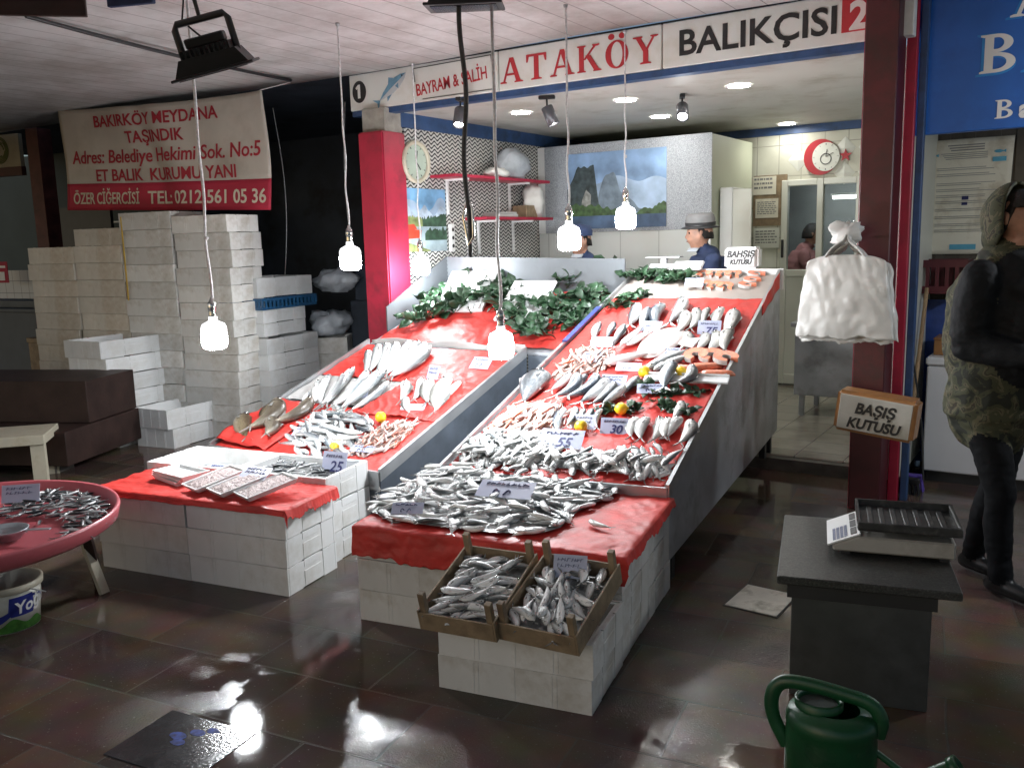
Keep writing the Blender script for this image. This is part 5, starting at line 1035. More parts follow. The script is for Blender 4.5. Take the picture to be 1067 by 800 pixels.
tag(place(MB().box(-0.2, 0.2, 0, 0.25, 0.0, 0.75).box(-0.21, 0.21, -0.01, 0.26, 0.751, 0.80).ob('cardboard_box', M_wood, bevel=0.004), (-8.75, 4.75, 0), R_(8)), 'brown cardboard box between steel bench and beige foam boxes', 'box')
for i, z in enumerate((1.75, 2.0)): tag(place(MB().box(-0.5, 0.15, 0, 0.25, 0, 0.02).ob('wall_shelf', M_steel_dull), (-10.3, 6.9, z), R_(6)), '%s dim steel shelf in the far left stall' % ('lower', 'upper')[i], 'shelf')
tag(place(MB().box(-0.9, 0.1, 0, 0.04, 0, 0.75).ob('doorway_shade', M_black), (-9.9, 6.30, 1.43), R_(6)), 'black panel standing for a dark opening above the far left tiled counter', 'opening')  # solid black slab, the darkness of the opening put into its colour
pst = thing('red_poster', 'small red and white poster on the tiled counter at far left', 'poster', (pyy(4, 300, 6.0).x, 6.0, 1.27), R_(6)); MB().box(-0.15, 0.12, 0, 0.006, 0, 0.27).ob('sheet', M_bannerred, pst); MB().box(-0.12, 0.05, -0.003, -0.0005, 0.03, 0.14).box(-0.1, 0.08, -0.003, -0.0005, 0.19, 0.22).ob('print', M_white, pst)

# ------------------------------------------------------------------ right foreground: stone topped stand, scale, watering can
tb = thing('stone_stand', 'grey stand with a dark speckled stone top in the right foreground', 'table', (-0.63, 3.32, 0), R_(14))
MB().box(-0.30, 0.29, -0.30, 0.42, 0.43, 0.46).ob('top', M_granite, tb, bevel=0.004)
MB().box(-0.265, 0.22, -0.275, 0.33, 0.375, 0.428).ob('apron', M_grout, tb)
MB().box(-0.25, 0.205, -0.26, 0.32, 0.0, 0.374).ob('body', mat('grey_stand_panel', (0.075, 0.078, 0.075), 0.38, 0.3, var=0.25, vs=5, dirt=(0.05, 0.05, 0.048), ds=4), tb, bevel=0.003)
sl = thing('weighing_scale', 'silver market scale with black tray on the stone topped stand', 'scale', (-0.55, 3.46, 0.475), R_(14))
b_ = MB(); b_.prism([(-0.20, 0.0), (0.17, 0.0), (0.17, 0.055), (-0.12, 0.055), (-0.20, 0.02)], -0.13, 0.13, 0, None, 'y'); b_.ob('body', mat('scale_silver', (0.48, 0.46, 0.42), 0.35, 0.3, var=0.1, dirt=(0.33, 0.31, 0.27), ds=9), sl, bevel=0.006)
kp = MB(); T = Matrix.Translation((-0.163, 0, 0.04)) @ Matrix.Rotation(R_(-24), 4, 'Y')
kp.box(-0.058, 0.052, -0.128, 0.128, -0.001, 0.004, 0, T); kp.ob('keypad', M_whiteplastic, sl)
k2 = MB()
for r in range(4):
    for c in range(6): k2.box(-0.038 + r * 0.013, -0.028 + r * 0.013, -0.11 + c * 0.02, -0.095 + c * 0.02, 0.0045, 0.006, 0, T)
k2.ob('key', mat('key_blue_grey', (0.16, 0.18, 0.28), 0.5), sl)
k3 = MB()
for c in range(3): k3.box(0.022, 0.042, -0.11 + c * 0.078, -0.045 + c * 0.078, 0.0045, 0.006, 0, T)
k3.ob('display', M_black, sl)
MB().box(-0.02, 0.08, -0.06, 0.06, 0.056, 0.075).ob('neck', M_black, sl)
g = MB(); w, d = 0.155, 0.14
g.box(-w, w, -d, d, 0.078, 0.084)
for a in ((-w, w, -d, -d + 0.010), (-w, w, d - 0.010, d), (-w, -w + 0.010, -d + 0.010, d - 0.010), (w - 0.010, w, -d + 0.010, d - 0.010)): g.box(*a, 0.084, 0.108)
for i in range(7): g.box(-w + 0.035 + i * 0.037, -w + 0.053 + i * 0.037, -d + 0.03, d - 0.03, 0.0845, 0.090)
g.ob('weighing_tray', M_rubber, sl, bevel=0.003).location.x = 0.03
for x in (-0.16, 0.14):
    for y in (-0.1, 0.1): MB().box(x - 0.015, x + 0.015, y - 0.015, y + 0.015, -0.013, -0.001).ob('foot', M_black, sl)
sl.scale = (1.12, 1.12, 1.12)
wc_p = at_depth(868, 700, 2.45)
wc = thing('watering_can', 'green plastic watering can standing before the stone topped stand', 'watering can', (wc_p.x, wc_p.y, 0), R_(8))
g = MB(); zt = wc_p.z - 0.105; sx, sy = 0.125, 0.105
pr = [(0.0, 0.0), (0.93, 0.0), (0.97, 0.02), (1.0, 0.10), (0.985, zt * 0.75), (0.97, zt - 0.06), (0.99, zt - 0.05), (0.99, zt - 0.035), (0.93, zt - 0.012), (0.60, zt), (0.58, zt + 0.012), (0.53, zt + 0.012), (0.52, zt - 0.01), (0.50, zt - 0.06)]
vsM = Matrix.Diagonal((sx, sy, 1, 1))
g.lathe(pr[:10], 40, 0, vsM); 
# opening set to the left of the top
g.lathe([(0.60, 0.0), (0.60, 0.02), (0.54, 0.024), (0.50, 0.012), (0.48, -0.05), (0, -0.06)], 28, 0, Matrix.Translation((-0.035, 0, zt - 0.002)) @ Matrix.Diagonal((0.11, 0.10, 1, 1)))
g.ob('body', M_green, wc)
MB().lathe([(0, 0), (0.47, 0.0)], 24, 0, Matrix.Translation((-0.035, 0, zt + 0.006)) @ Matrix.Diagonal((0.11, 0.10, 1, 1))).ob('opening', mat('inside_shade', (0.004, 0.012, 0.006), 0.8), wc)  # disc closing the opening, the shade inside put into its colour
hp = [(-0.118, 0, zt - 0.14), (-0.158, 0, zt - 0.06), (-0.162, 0, zt + 0.005), (-0.135, 0, zt + 0.048), (-0.07, 0, zt + 0.056), (0.03, 0, zt + 0.045), (0.10, 0, zt + 0.03), (0.128, 0, zt - 0.01), (0.122, 0, zt - 0.06)]
def smooth_path(p, n=6):
    p = [Vector(q) for q in p]; o = []
    for i in range(len(p) - 1):
        a, b, c, d = p[max(i - 1, 0)], p[i], p[i + 1], p[min(i + 2, len(p) - 1)]
        for k in range(n):
            t_ = k / n; o.append(0.5 * ((2 * b) + (c - a) * t_ + (2 * a - 5 * b + 4 * c - d) * t_ ** 2 + (3 * b - a - 3 * c + d) * t_ ** 3))
    return o + [p[-1]]
MB().tube(smooth_path(hp), 0.0165, 12, 0, None, True, True, (1.0, 1.25)).ob('handle', M_green, wc)
g = MB(); g.tube(smooth_path([(0.10, 0, 0.06), (0.16, 0, 0.10), (0.23, 0, zt - 0.17), (0.315, 0, zt - 0.105)]), [0.042] * 6 + [0.034] * 6 + [0.024] * 7, 14); g.tube([(0.105, 0, zt - 0.10), (0.20, 0, zt - 0.16)], 0.010, 8); g.ob('spout', M_green, wc)
MB().lathe([(0.0245, -0.012), (0.029, -0.010), (0.029, 0.012), (0.021, 0.014), (0.019, -0.004), (0, -0.006)], 20, 0, Matrix.Translation((0.315, 0, zt - 0.105)) @ Matrix.Rotation(R_(50), 4, 'Y')).ob('spout_lip', M_green, wc)

# white drain cover set in the slabs, dark access plate with blue smears
dc = thing('drain_cover', 'square worn white cover set in the wet brown paving', 'drain cover', (-1.15, 3.77, 0), R_(-3))
MB().box(-0.125, 0.125, -0.145, 0.145, 0.0005, 0.003).ob('frame', M_grout, dc); MB().box(-0.117, 0.117, -0.137, 0.137, 0.0032, 0.006).ob('plate', mat('worn_cover', (0.82, 0.80, 0.70), 0.5, var=0.15, vs=7, dirt=(0.16, 0.14, 0.07), ds=7, bump=0.3, bs=60), dc)
dp = pz(190, 775, 0)
dk = thing('access_plate', 'dark metal floor plate with smeared blue paint in wet paving', 'floor plate', (dp.x, dp.y, 0), R_(8))
MB().box(-0.20, 0.19, -0.15, 0.15, 0.001, 0.0030).ob('plate', mat('dark_plate', (0.030, 0.030, 0.033), 0.16, var=0.5, vs=9, bump=0.12, bs=90), dk, bevel=0.001)
g = MB()
for a, b_, r in ((-0.05, 0.03, 0.035), (0.0, 0.07, 0.03), (0.04, 0.10, 0.025), (-0.02, 0.0, 0.03)):
    g.prism([(a + r * math.cos(i * PI / 6) * (1 + 0.5 * mnoise.noise(Vector((i, a * 40, 0)))), b_ + 0.6 * r * math.sin(i * PI / 6) * (1 + 0.5 * mnoise.noise(Vector((i, b_ * 40, 3))))) for i in range(12)], 0.0032, 0.0036 + r * 0.01)
g.ob('paint_smear', mat('blue_smear', (0.010, 0.03, 0.20), 0.5, spec=0.2, var=0.7, vs=40), dk)

# ------------------------------------------------------------------ the maroon column's bags and tip box
def bagmesh(seed, w=0.40, h=0.52, thick=0.05):
    g = MB()
    def side(s):
        def f(u, v):
            x = (u - 0.5) * w * (0.84 + 0.24 * (1 - v) ** 0.8); z = v * h; bulge = thick * (1 - (2 * u - 1) ** 2) ** 0.6 * (0.35 + 0.65 * math.sin(PI * min(1, v * 0.9 + 0.12)))
            n = 0.010 * mnoise.noise(Vector((u * 4 + seed, v * 4, s))) + 0.010 * (0.2 - abs(mnoise.noise(Vector((u * 9 + v * 3 + seed, v * 2.2, s * 3))))) + 0.006 * mnoise.noise(Vector((u * 11, v * 9 + seed, s * 2)))
            return (x + 0.012 * mnoise.noise(Vector((v * 5, seed, 1))), s * bulge + n, z - 0.035 * (2 * abs(u - 0.5)) ** 3 * v * v + (1 - v) * (0.030 * mnoise.noise(Vector((u * 5, seed, 2))) + 0.012 * mnoise.noise(Vector((u * 23, seed, 2)))))
        return f
    g.grid(side(-1), 44, 40); g.grid(side(1), 44, 40); return g
pbx = pyy(888, 300, 5.30)
for i, (dx, dy, dz, rz, lab) in enumerate(((0, 0, 0, 0, 'frontmost white carrier bag of the bundle on the maroon column'), (0.012, 0.05, -0.018, 3, 'second white carrier bag, just behind the frontmost of the bundle'), (-0.01, 0.095, -0.034, -3, 'hindmost white carrier bag of the bundle, its hem lowest'))):
    t = thing('carrier_bag', lab, 'plastic bag', (pbx.x + dx, 5.24 + dy - 0.12, 1.06 + dz), R_(rz - 4), 'white carrier bags hung on the maroon column')
    mod_solid(bagmesh(i * 5.1, 0.50 if i < 2 else 0.48, 0.46).ob('body', M_bag, t), 0.0015)
    k = MB(); 
    for s in (-1, 1): k.tube(smooth_path([(s * 0.10, 0, 0.45), (s * 0.06, -0.01, 0.50), (0.0 + s * 0.02, 0, 0.53), (s * 0.01, 0.02, 0.56)]), [0.034, 0.034, 0.034, 0.034, 0.034, 0.034, 0.03, 0.03, 0.03, 0.03, 0.03, 0.03, 0.025, 0.025, 0.025, 0.025, 0.025, 0.025, 0.02], 8, 0, None, True, True, (1, 0.25))
    k.ob('handle', M_bag, t)
blob_bag('plastic_bag', 'scrunched bag knot above the carrier bag bundle', 'plastic bag', (pbx.x - 0.02, 5.2, 1.58), 0.075, (1.1, 0.7, 0.9), M_bag, 8, 0.5)
hk = MB(); hk.tube([(0, 0, 0), (-0.02, -0.09, 0.02), (-0.05, -0.14, 0.09)], 0.010, 6); tag(place(hk.ob('steel_hook', M_steel_dull), (pbx.x, 5.355, 1.60)), 'bent steel hook holding the white bags on maroon column', 'hook')
def wb(name, loc, rz, ry, w, d, h, m_rim, m_face, lab, lines):
    t = thing(name, lab, 'tip box', loc, rz); t.rotation_euler = (0, ry, rz)
    MB().box(-w / 2, w / 2, -d / 2, d / 2, 0, h).ob('body', m_rim, t, bevel=0.018, seg=3)
    MB().box(-w / 2 + 0.022, w / 2 - 0.022, -d / 2 - 0.006, -d / 2 - 0.0005, 0.018, h - 0.018).ob('face', m_face, t, bevel=0.004)
    for s_, z, sz in lines: letters(s_, sz, M_black, t, 0, z, y=-d / 2 - 0.008, bold=0.0028 if m_rim is M_whiteplastic else 0.003, shear=0.22, width=0.92)
    return t
pk = pyy(912, 452, 5.22)
wb('tip_box', (pk.x - 0.005, 5.22, pk.z), R_(-2), R_(6), 0.43, 0.16, 0.235, M_caramel, mat('taped_white_face', (0.52, 0.50, 0.45), 0.5, var=0.12, dirt=(0.40, 0.37, 0.3), ds=8), 'amber framed tip box lettered BAŞIŞ KUTUSU strapped to the maroon column', (('BAŞIŞ', 0.120, 0.085), ('KUTUSU', 0.035, 0.08)))
pk2 = pyy(774, 277, 6.27)
wb('tip_box', (pk2.x, 6.275, RBR.z + 0.047), R_(2), 0, 0.245, 0.12, 0.155, M_whiteplastic, M_white, 'white plastic tip box lettered BAHŞIŞ KUTUSU on the top counter board', (('BAHŞIŞ', 0.085, 0.062), ('KUTUSU', 0.035, 0.044)))

# ------------------------------------------------------------------ neighbouring stall: blue sign, notice, freezer, brooms
bs = thing('blue_sign', 'big blue stall sign with white outlined serif letters, cut by the picture edge', 'sign', (-0.945, 5.75, 2.19))
MB().box(0, 2.6, 0, 0.06, 0, 0.80).ob('panel', M_bluesign, bs, bevel=0.004)
MBt = MB(); 
Mcy = mat('light_blue_outline', (0.02, 0.24, 0.62), 0.45)
serif_word('BA', 0.345 - 0.008, 0.30 - 0.01, 0.225, 0.225, 0.005, bs, Mcy, 'outline').scale = (1, 0.5, 1)
serif_word('BA', 0.355, 0.305, 0.20, 0.205, 0.03, bs, M_white)
serif_word('A', 0.49 - 0.01, 0.575, 0.26, 0.23, 0.0, bs, Mcy, 'outline').scale = (1, 0.5, 1)
serif_word('A', 0.50, 0.585, 0.23, 0.21, 0.0, bs, M_white)
serif_word('B', 0.445, 0.055, 0.10, 0.10, 0.0, bs, M_white); letters('a', 0.13, M_white, bs, 0.565, 0.055, align='LEFT', bold=0.006)
pp = thing('poster', 'stained paper notice with blue fish pictures on the dark shutter', 'poster', (-0.75, 6.725, 1.475))
MB().grid(lambda u, v: ((u - 0.5) * 0.56 + 0.02 * (v - 0.5), 0.004 * math.sin(u * 9) + 0.012 * max(0, v - 0.9) * 10 * u, v * 0.76), 16, 20).ob('paper', M_paper, pp)
mod_solid(pp.children[0], 0.002)
r9 = random.Random(3)
def mini_fish(x, z, s):
    g = MB(); g.prism([(x - s, z), (x - 0.6 * s, z + 0.25 * s), (x, z + 0.3 * s), (x + 0.6 * s, z + 0.1 * s), (x + s, z + 0.3 * s), (x + s, z - 0.3 * s), (x + 0.6 * s, z - 0.1 * s), (x, z - 0.3 * s), (x - 0.6 * s, z - 0.25 * s)], -0.011, -0.0085, 0, None, 'y'); g.ob('fish_picture', M_cyanink, pp)
def pbox(nm, m, *b): MB().box(b[0], b[1], -0.0105, -0.0085, b[2], b[3]).ob(nm, m, pp)
for i in range(3): pbox('title_line', M_greyink, -0.10 + 0.01 * i, 0.12, 0.715 - i * 0.016, 0.722 - i * 0.016)
for i in range(4): pbox('text_line', M_greyink, -0.14 + 0.01 * i, 0.14, 0.665 - i * 0.012, 0.669 - i * 0.012)
for z in (0.57, 0.53, 0.47, 0.43, 0.39, 0.35, 0.30, 0.25, 0.20, 0.16):
    for j in range(2): pbox('text_line', M_greyink, -0.16, r9.uniform(0.10, 0.25), z - j * 0.012, z - j * 0.012 + 0.0035)
mini_fish(-0.19, 0.66, 0.036); mini_fish(0.21, 0.665, 0.036)
for z in (0.53, 0.48, 0.455, 0.43, 0.375, 0.335, 0.30): pbox('blue_picture', M_cyanink, -0.225, -0.185, z, z + 0.018)
pbox('blue_picture', M_cyanink, -0.225, -0.175, 0.19, 0.235); pbox('blue_picture', M_cyanink, 0.17, 0.25, 0.60, 0.63)
pbox('dark_picture', M_ink, 0.0, 0.04, 0.36, 0.385); pbox('dark_picture', M_ink, 0.0, 0.035, 0.325, 0.345); pbox('dark_picture', M_cyanink, -0.06, 0.10, 0.03, 0.065)
fz = thing('chest_freezer', 'white chest freezer behind the man in camouflage hood', 'freezer', (-0.84, 6.2, 0))
MB().box(0, 1.7, 0, 0.5, 0.075, 0.77).ob('body', M_freezer, fz, bevel=0.008, seg=2); MB().box(0.02, 1.68, 0.03, 0.48, 0.0, 0.074).ob('base', M_black, fz); MB().box(-0.008, 1.71, -0.01, 0.51, 0.775, 0.83).ob('lid', M_freezer, fz, bevel=0.01, seg=2)
tag(MB().grid(lambda u, v: (-1.0 + 0.75 * u, 6.64 + 0.025 * mnoise.noise(Vector((u * 4, v * 5, 0))) + 0.015 * math.sin(u * 14 + v * 3), 0.02 + 1.15 * v), 30, 36).ob('blue_tarp', M_bluetarp), 'crinkled dark blue tarpaulin hanging behind the brooms', 'tarpaulin')
pcr = pyy(978, 288, 6.45)
tag(place(crate_mesh(0.36, 0.24, 0.22, slots=6).ob('plastic_crate', M_maroonplastic), (pcr.x, 6.5, pcr.z - 0.11)), 'dark maroon slotted plastic crate under the stained notice', 'crate')
tag(place(MB().box(-0.16, 0.16, -0.12, 0.12, 0.831, 0.93).box(-0.165, 0.165, -0.125, 0.125, 0.931, 0.945).ob('cardboard_box', M_caramel, bevel=0.004), (-0.66, 6.42, 0.0)), 'small tan cardboard box lying on the white freezer', 'box')
def broom(label, a, b, head_m):
    t = thing('broom', label, 'broom', b, 0, 'brooms leaning beside the maroon column'); a = Vector(a) - Vector(b)
    MB().tube([(0, 0, 0.10), a], 0.013, 8).ob('handle', M_broom, t)
    MB().box(-0.11, 0.11, -0.025, 0.025, 0.065, 0.105).ob('head', head_m, t, bevel=0.006)
    g = MB()
    for i in range(30): x = -0.10 + 0.2 * (i % 10) / 9; y = -0.018 + 0.018 * (i // 10); g.tube([(x, y, 0.066), (x * 1.12, y * 1.3, 0.0)], 0.006, 5)
    g.ob('bristle', head_m, t); return t
broom('pale wooden broom handle leaning upright before the blue tarpaulin', pyy(966, 300, 6.35), (pyy(943, 490, 5.95).x, 5.95, 0.0), mat('violet_bristle', (0.12, 0.07, 0.40), 0.5))
broom('thin dark broom handle leaning behind the tip box', pyy(957, 372, 6.30), (pyy(930, 490, 5.85).x + 0.05, 5.85, 0.0), M_blackplastic)
tag(MB().tube([pyy(925, 388, 6.1), pyy(950, 372, 6.15)], 0.016, 8).ob('yellow_stick', mat('yellow_handle', (0.62, 0.48, 0.12), 0.5)), 'short yellow stick poking out from behind the maroon column', 'stick')
tag(MB().tube(smooth_path([pyy(951, 372, 6.0), pyy(960, 440, 6.0), pyy(962, 500, 5.9)]), 0.007, 6).ob('black_cable', M_black), 'thin black cable running down beside the freezer', 'cable')

# ------------------------------------------------------------------ fish
def fish_mesh(nm, skin, L, H, T, bend=0.0, twist=0.0, mouth=0.0, fork=0.55, deep=0.34, nx=11, nr=10, fin=True):
    # lies on its side: x head(-) to tail(+), y belly(-) to back(+), z thickness
    g = MB(); prof = []
    for i in range(nx + 1):
        t = i / nx
        if t < deep: s = math.sin(PI / 2 * (t / deep) ** 0.60)
        else: s = math.cos(PI / 2 * ((t - deep) / (1.0 - deep)) ** 1.25 * 0.93)
        prof.append((t, max(s, 0.16 if t > 0.5 else 0.02)))
    def C(t): return Vector((-L / 2 + L * 0.86 * t, bend * L * math.sin(PI * t), twist * L * (t - 0.4) ** 2))
    vs = []
    for t, s in prof:
        c = C(t)
        for j in range(nr):
            a = 2 * PI * j / nr
            vs.append(c + Vector((0, H / 2 * s * math.sin(a) * (1.0 if math.sin(a) < 0 else 0.92), T / 2 * (s ** 0.8) * math.cos(a))))
    fs = [(i * nr + j, i * nr + (j + 1) % nr, (i + 1) * nr + (j + 1) % nr, (i + 1) * nr + j) for i in range(nx) for j in range(nr)]
    g.add(vs, fs, 0, True); g.add(vs[:nr], [list(range(nr))[::-1]], 0, True); g.add(vs[-nr:], [list(range(nr))], 0, True)
    e = C(1.0); th = H * 0.03
    for sg_ in (1, -1):   # forked tail, two lobes with thickness
        p = [e + Vector((-0.01 * L, 0.0, 0)), e + Vector((0.0, sg_ * H * 0.07, 0)), e + Vector((L * 0.155, sg_ * H * fork, 0.01 * L)), e + Vector((L * 0.09, sg_ * H * 0.14, 0.008 * L))]
        g.add([q + Vector((0, 0, th)) for q in p] + [q - Vector((0, 0, th)) for q in p], [(0, 1, 2, 3), (7, 6, 5, 4), (0, 4, 5, 1), (1, 5, 6, 2), (2, 6, 7, 3), (3, 7, 4, 0)], 1)
    if fin:
        a, b = C(0.36), C(0.70)
        for y0, hh, x0, x1 in ((0.46, 0.14, 0.34, 0.70), (-0.44, -0.10, 0.55, 0.72)):
            p = [C(x0) + Vector((0, H * y0 * 0.92, 0)), C((x0 + x1) / 2 - 0.05) + Vector((0, H * (y0 * 0.9 + hh), 0)), C(x1) + Vector((0, H * y0 * 0.62, 0))]
            g.add([q + Vector((0, 0, th * 0.6)) for q in p] + [q - Vector((0, 0, th * 0.6)) for q in p], [(0, 1, 2), (5, 4, 3), (0, 3, 4, 1), (1, 4, 5, 2)], 1)
        for s in (-1, 1):
            p = [C(0.26) + Vector((0, -H * 0.10, s * T * 0.48)), C(0.30) + Vector((0, -H * 0.20, s * T * 0.50)), C(0.42) + Vector((0, -H * 0.22, s * T * 0.58)), C(0.40) + Vector((0, -H * 0.08, s * T * 0.54))]
            g.add(p, [(0, 1, 2, 3)], 1)
    for s in (-1, 1):   # gill cover edge
        q = [C(0.235 - 0.035 * math.cos(a)) + Vector((0, H * 0.36 * math.sin(a), s * T * 0.46 * (1 - 0.30 * math.sin(a) ** 2))) for a in [(-1.1 + 2.2 * i / 6) for i in range(7)]]
        g.tube(q, H * 0.012, 4, 2)
    for s in (-1, 1):
        c = C(0.11) + Vector((0, H * 0.09, s * T * 0.31)); er = H * 0.10
        g.ball(c, er * 1.25, 8, 4, 3, None, (1, 1, 0.55)); g.ball(c + Vector((0, 0, s * er * 0.35)), er * 0.72, 8, 4, 2, None, (1, 1, 0.8))
    return g.mesh(nm, [skin, F_fin, F_eye, M_chrome])
def variants(nm, skin, L, H, T, n=4, **k): return [fish_mesh(nm, skin, L, H * rnd.uniform(0.92, 1.08), T, bend=rnd.uniform(-0.10, 0.10), twist=rnd.uniform(-0.12, 0.25), **k) for _ in range(n)]
V_small = variants('silver_fish', F_silver, 1, 0.24, 0.13, 7, fork=0.62)
V_anch = variants('anchovy', F_anch, 1, 0.14, 0.10, 4, fork=0.5, nx=7, nr=7, fin=False)
V_pink = variants('pink_fish', F_pink, 1, 0.17, 0.13, 4, fork=0.5, nx=8, nr=8, fin=False)
V_bass = variants('bass', F_bass, 1, 0.22, 0.13, 5, fork=0.45)
V_bream = variants('bream', F_bream, 1, 0.33, 0.14, 3, fork=0.36, deep=0.34)
V_mack = variants('mackerel', F_dark, 1, 0.22, 0.15, 4, fork=0.55)
V_hake = variants('brown_fish', F_hake, 1, 0.25, 0.18, 2, fork=0.25)
V_speck = variants('speckled_fish', F_speck, 1, 0.36, 0.24, 1, fork=0.3)
V_silver_big = variants('big_silver_fish', F_bass, 1, 0.24, 0.16, 2, fork=0.45)

def frame(pos, ax, nrm, s, roll=0.0, flip=False, sy=1.0, sz=1.0):
    x = Vector(ax).normalized(); z = Vector(nrm); z = (z - x * z.dot(x)).normalized(); y = z.cross(x)
    if flip: y = -y; z = -z
    R = Matrix((x, y, z)).transposed().to_4x4()
    return Matrix.Translation(pos) @ R @ Matrix.Rotation(roll, 4, 'X') @ Matrix.Diagonal((s, s * sy, s * sz, 1))
def surf_R(px, py): return ppl(px, py, RFL + Vector((0, 0, 0.018)), RN)
def surf_L(px, py): return ppl(px, py, LFL + Vector((0, 0, 0.018)), LN)
ZUP = Vector((0, 0, 1))
def row(items, surf, nrm, protos, org, s, name, label, cat, group, lift=0.022, width=None, labels=None, sy=1.0):
    width = (width or 1.0) * 1.24
    # items: head -> tail in zoomed picture coordinates
    out = []
    for i, (hx, hy, tx, ty) in enumerate(items):
        h = surf(org[0] + hx / s, org[1] + hy / s); t = surf(org[0] + tx / s, org[1] + ty / s); t = h + (t - h) * 1.14; L = (t - h).length
        w = width or 1.0
        M = frame((h + t) / 2 + nrm * (lift + rnd.uniform(0, 0.012)), (t - h) + nrm * rnd.uniform(-0.06, 0.02) * L, nrm, L, rnd.uniform(-0.2, 0.2), rnd.random() < 0.5, w, w)
        out.append(inst(rnd.choice(protos), name, M, labels[i] if labels else label, cat, None if labels else group))
    return out
z5 = dict(org=(560, 200), s=3.952); z6 = dict(org=(460, 370), s=3.334); z7 = dict(org=(220, 340), s=3.334)
def ROW(items, side, protos, name, label, cat, group, z, **k):
    return row(items, surf_R if side == 'R' else surf_L, RN if side == 'R' else LN, protos, z['org'], z['s'], name, label, cat, group, **k)
ROW([(600, 450, 545, 552), (525, 478, 490, 568), (460, 490, 425, 575), (416, 478, 385, 572)], 'R', V_mack, 'big_dark_fish', 'large dark backed fish in the topmost row of the red counter', 'large fish', 'large dark fish in the top row', z5, width=0.85)
ROW([(604, 505, 578, 600), (656, 494, 630, 582), (708, 492, 682, 565), (764, 496, 738, 572), (806, 494, 770, 602)], 'R', V_bream, 'bream', 'pale bream in the upper of two short rows behind the card 75', 'bream', 'breams behind the card 75', z5, width=0.62)
ROW([(622, 590, 592, 662), (690, 598, 655, 672), (738, 592, 706, 672), (802, 580, 772, 668)], 'R', V_bream, 'bream', 'pale bream in the lower of two short rows before the card 75', 'bream', 'breams before the card 75', z5, width=0.75)
ROW([(345, 652, 432, 575), (368, 648, 462, 588), (398, 640, 470, 596)], 'R', V_bass, 'white_bellied_fish', 'slim white bellied fish lying across before the large dark fish', 'fish', 'white bellied fish before the dark fish', z5, width=0.7)
ROW([(262, 552, 235, 618), (322, 552, 287, 612), (366, 560, 310, 638)], 'R', V_mack, 'dark_fish', 'dark slim fish of the trio under the leaves at the left rim', 'fish', 'trio of dark fish under the leaves', z5, width=0.8)
ROW([(272, 722, 456, 684)], 'R', V_silver_big, 'silver_fish_large', '', 'large fish', '', z5, width=0.85, labels=['long plump silver fish lying crosswise right of the pink fish heap'])
ROW([(450, 748, 612, 668), (478, 752, 622, 690)], 'R', V_silver_big, 'silver_fish_large', '', 'large fish', '', z5, width=0.75, labels=['plump silver fish below the white flatfish, upper of the pair', 'plump silver fish below the white flatfish, lower of the pair'])
ROW([(370, 85, 288, 172)], 'R', V_speck, 'speckled_fish', '', 'large fish', '', z6, width=0.95, lift=0.04, labels=['broad dark speckled fish at the left rim of the red counter'])
ROW([(452, 82, 384, 142), (478, 86, 402, 172), (508, 80, 452, 134), (546, 84, 446, 172), (578, 92, 486, 180), (606, 108, 528, 186), (642, 124, 562, 190), (688, 84, 632, 142)], 'R', V_mack, 'mackerel', 'dark backed mackerel like fish in the long middle row of red counter', 'mackerel', 'dark backed fish in the middle row', z6, width=0.95)
ROW([(434, 198, 405, 280), (470, 196, 438, 268), (500, 196, 466, 258), (530, 200, 506, 252), (560, 202, 540, 262)], 'R', V_mack, 'mackerel', 'dark fish in the short row beside the lemon and pink fish', 'mackerel', 'dark fish beside the lower lemon', z6, width=0.8)
ROW([(682, 226, 658, 292), (718, 226, 692, 302), (762, 230, 736, 306), (796, 236, 774, 304), (834, 232, 786, 300), (868, 240, 830, 318)], 'R', V_bream, 'bream', 'silver bream in the lower row below the wet leaves', 'bream', 'breams below the wet leaves', z6, width=0.85)
ROW([(838, 172, 806, 234)], 'R', V_bream, 'bream', '', 'bream', '', z6, width=0.75, labels=['single silver bream lying above the lower bream row'])
ROW([(814, 52, 776, 142), (872, 64, 824, 138)], 'R', V_mack, 'big_dark_fish', '', 'large fish', '', z6, width=0.95, lift=0.045, labels=['thick dark fish lying on leaves beside a price card', 'thick dark fish on leaves nearest the salmon pieces'])
ROW([(724, 335, 735, 372), (734, 322, 768, 360), (766, 404, 838, 346)], 'R', V_bass, 'small_silver_fish', 'lone small silver fish lying on bare red sheet', 'fish', 'lone fish on the bare red sheet', z6, width=0.85)
# left counter
ROW([(548, 95, 535, 172), (582, 74, 556, 172), (615, 73, 575, 180), (648, 70, 596, 172), (696, 66, 612, 168), (726, 66, 614, 180), (752, 68, 622, 188), (770, 84, 636, 192)], 'L', V_bass, 'bass', 'long silver fish in the far fan shaped row of the left counter', 'bass', 'far fan of long silver fish', z7, width=0.62)
ROW([(376, 196, 366, 276), (418, 178, 384, 282), (470, 178, 392, 290), (506, 162, 408, 286), (550, 170, 432, 296), (602, 168, 456, 296), (612, 182, 476, 300), (622, 208, 492, 302), (346, 238, 322, 276)], 'L', V_bass, 'bass', 'long silver fish in the near fan shaped row of the left counter', 'bass', 'near fan of long silver fish', z7, width=0.58)
ROW([(674, 202, 664, 275), (732, 194, 708, 268), (766, 196, 754, 278), (684, 262, 692, 312), (832, 188, 784, 300), (868, 200, 812, 272), (828, 236, 776, 304)], 'L', V_bream, 'bream', 'grey bream laid between the near card and the bare red sheet', 'bream', 'breams of the left counter', z7, width=0.62)
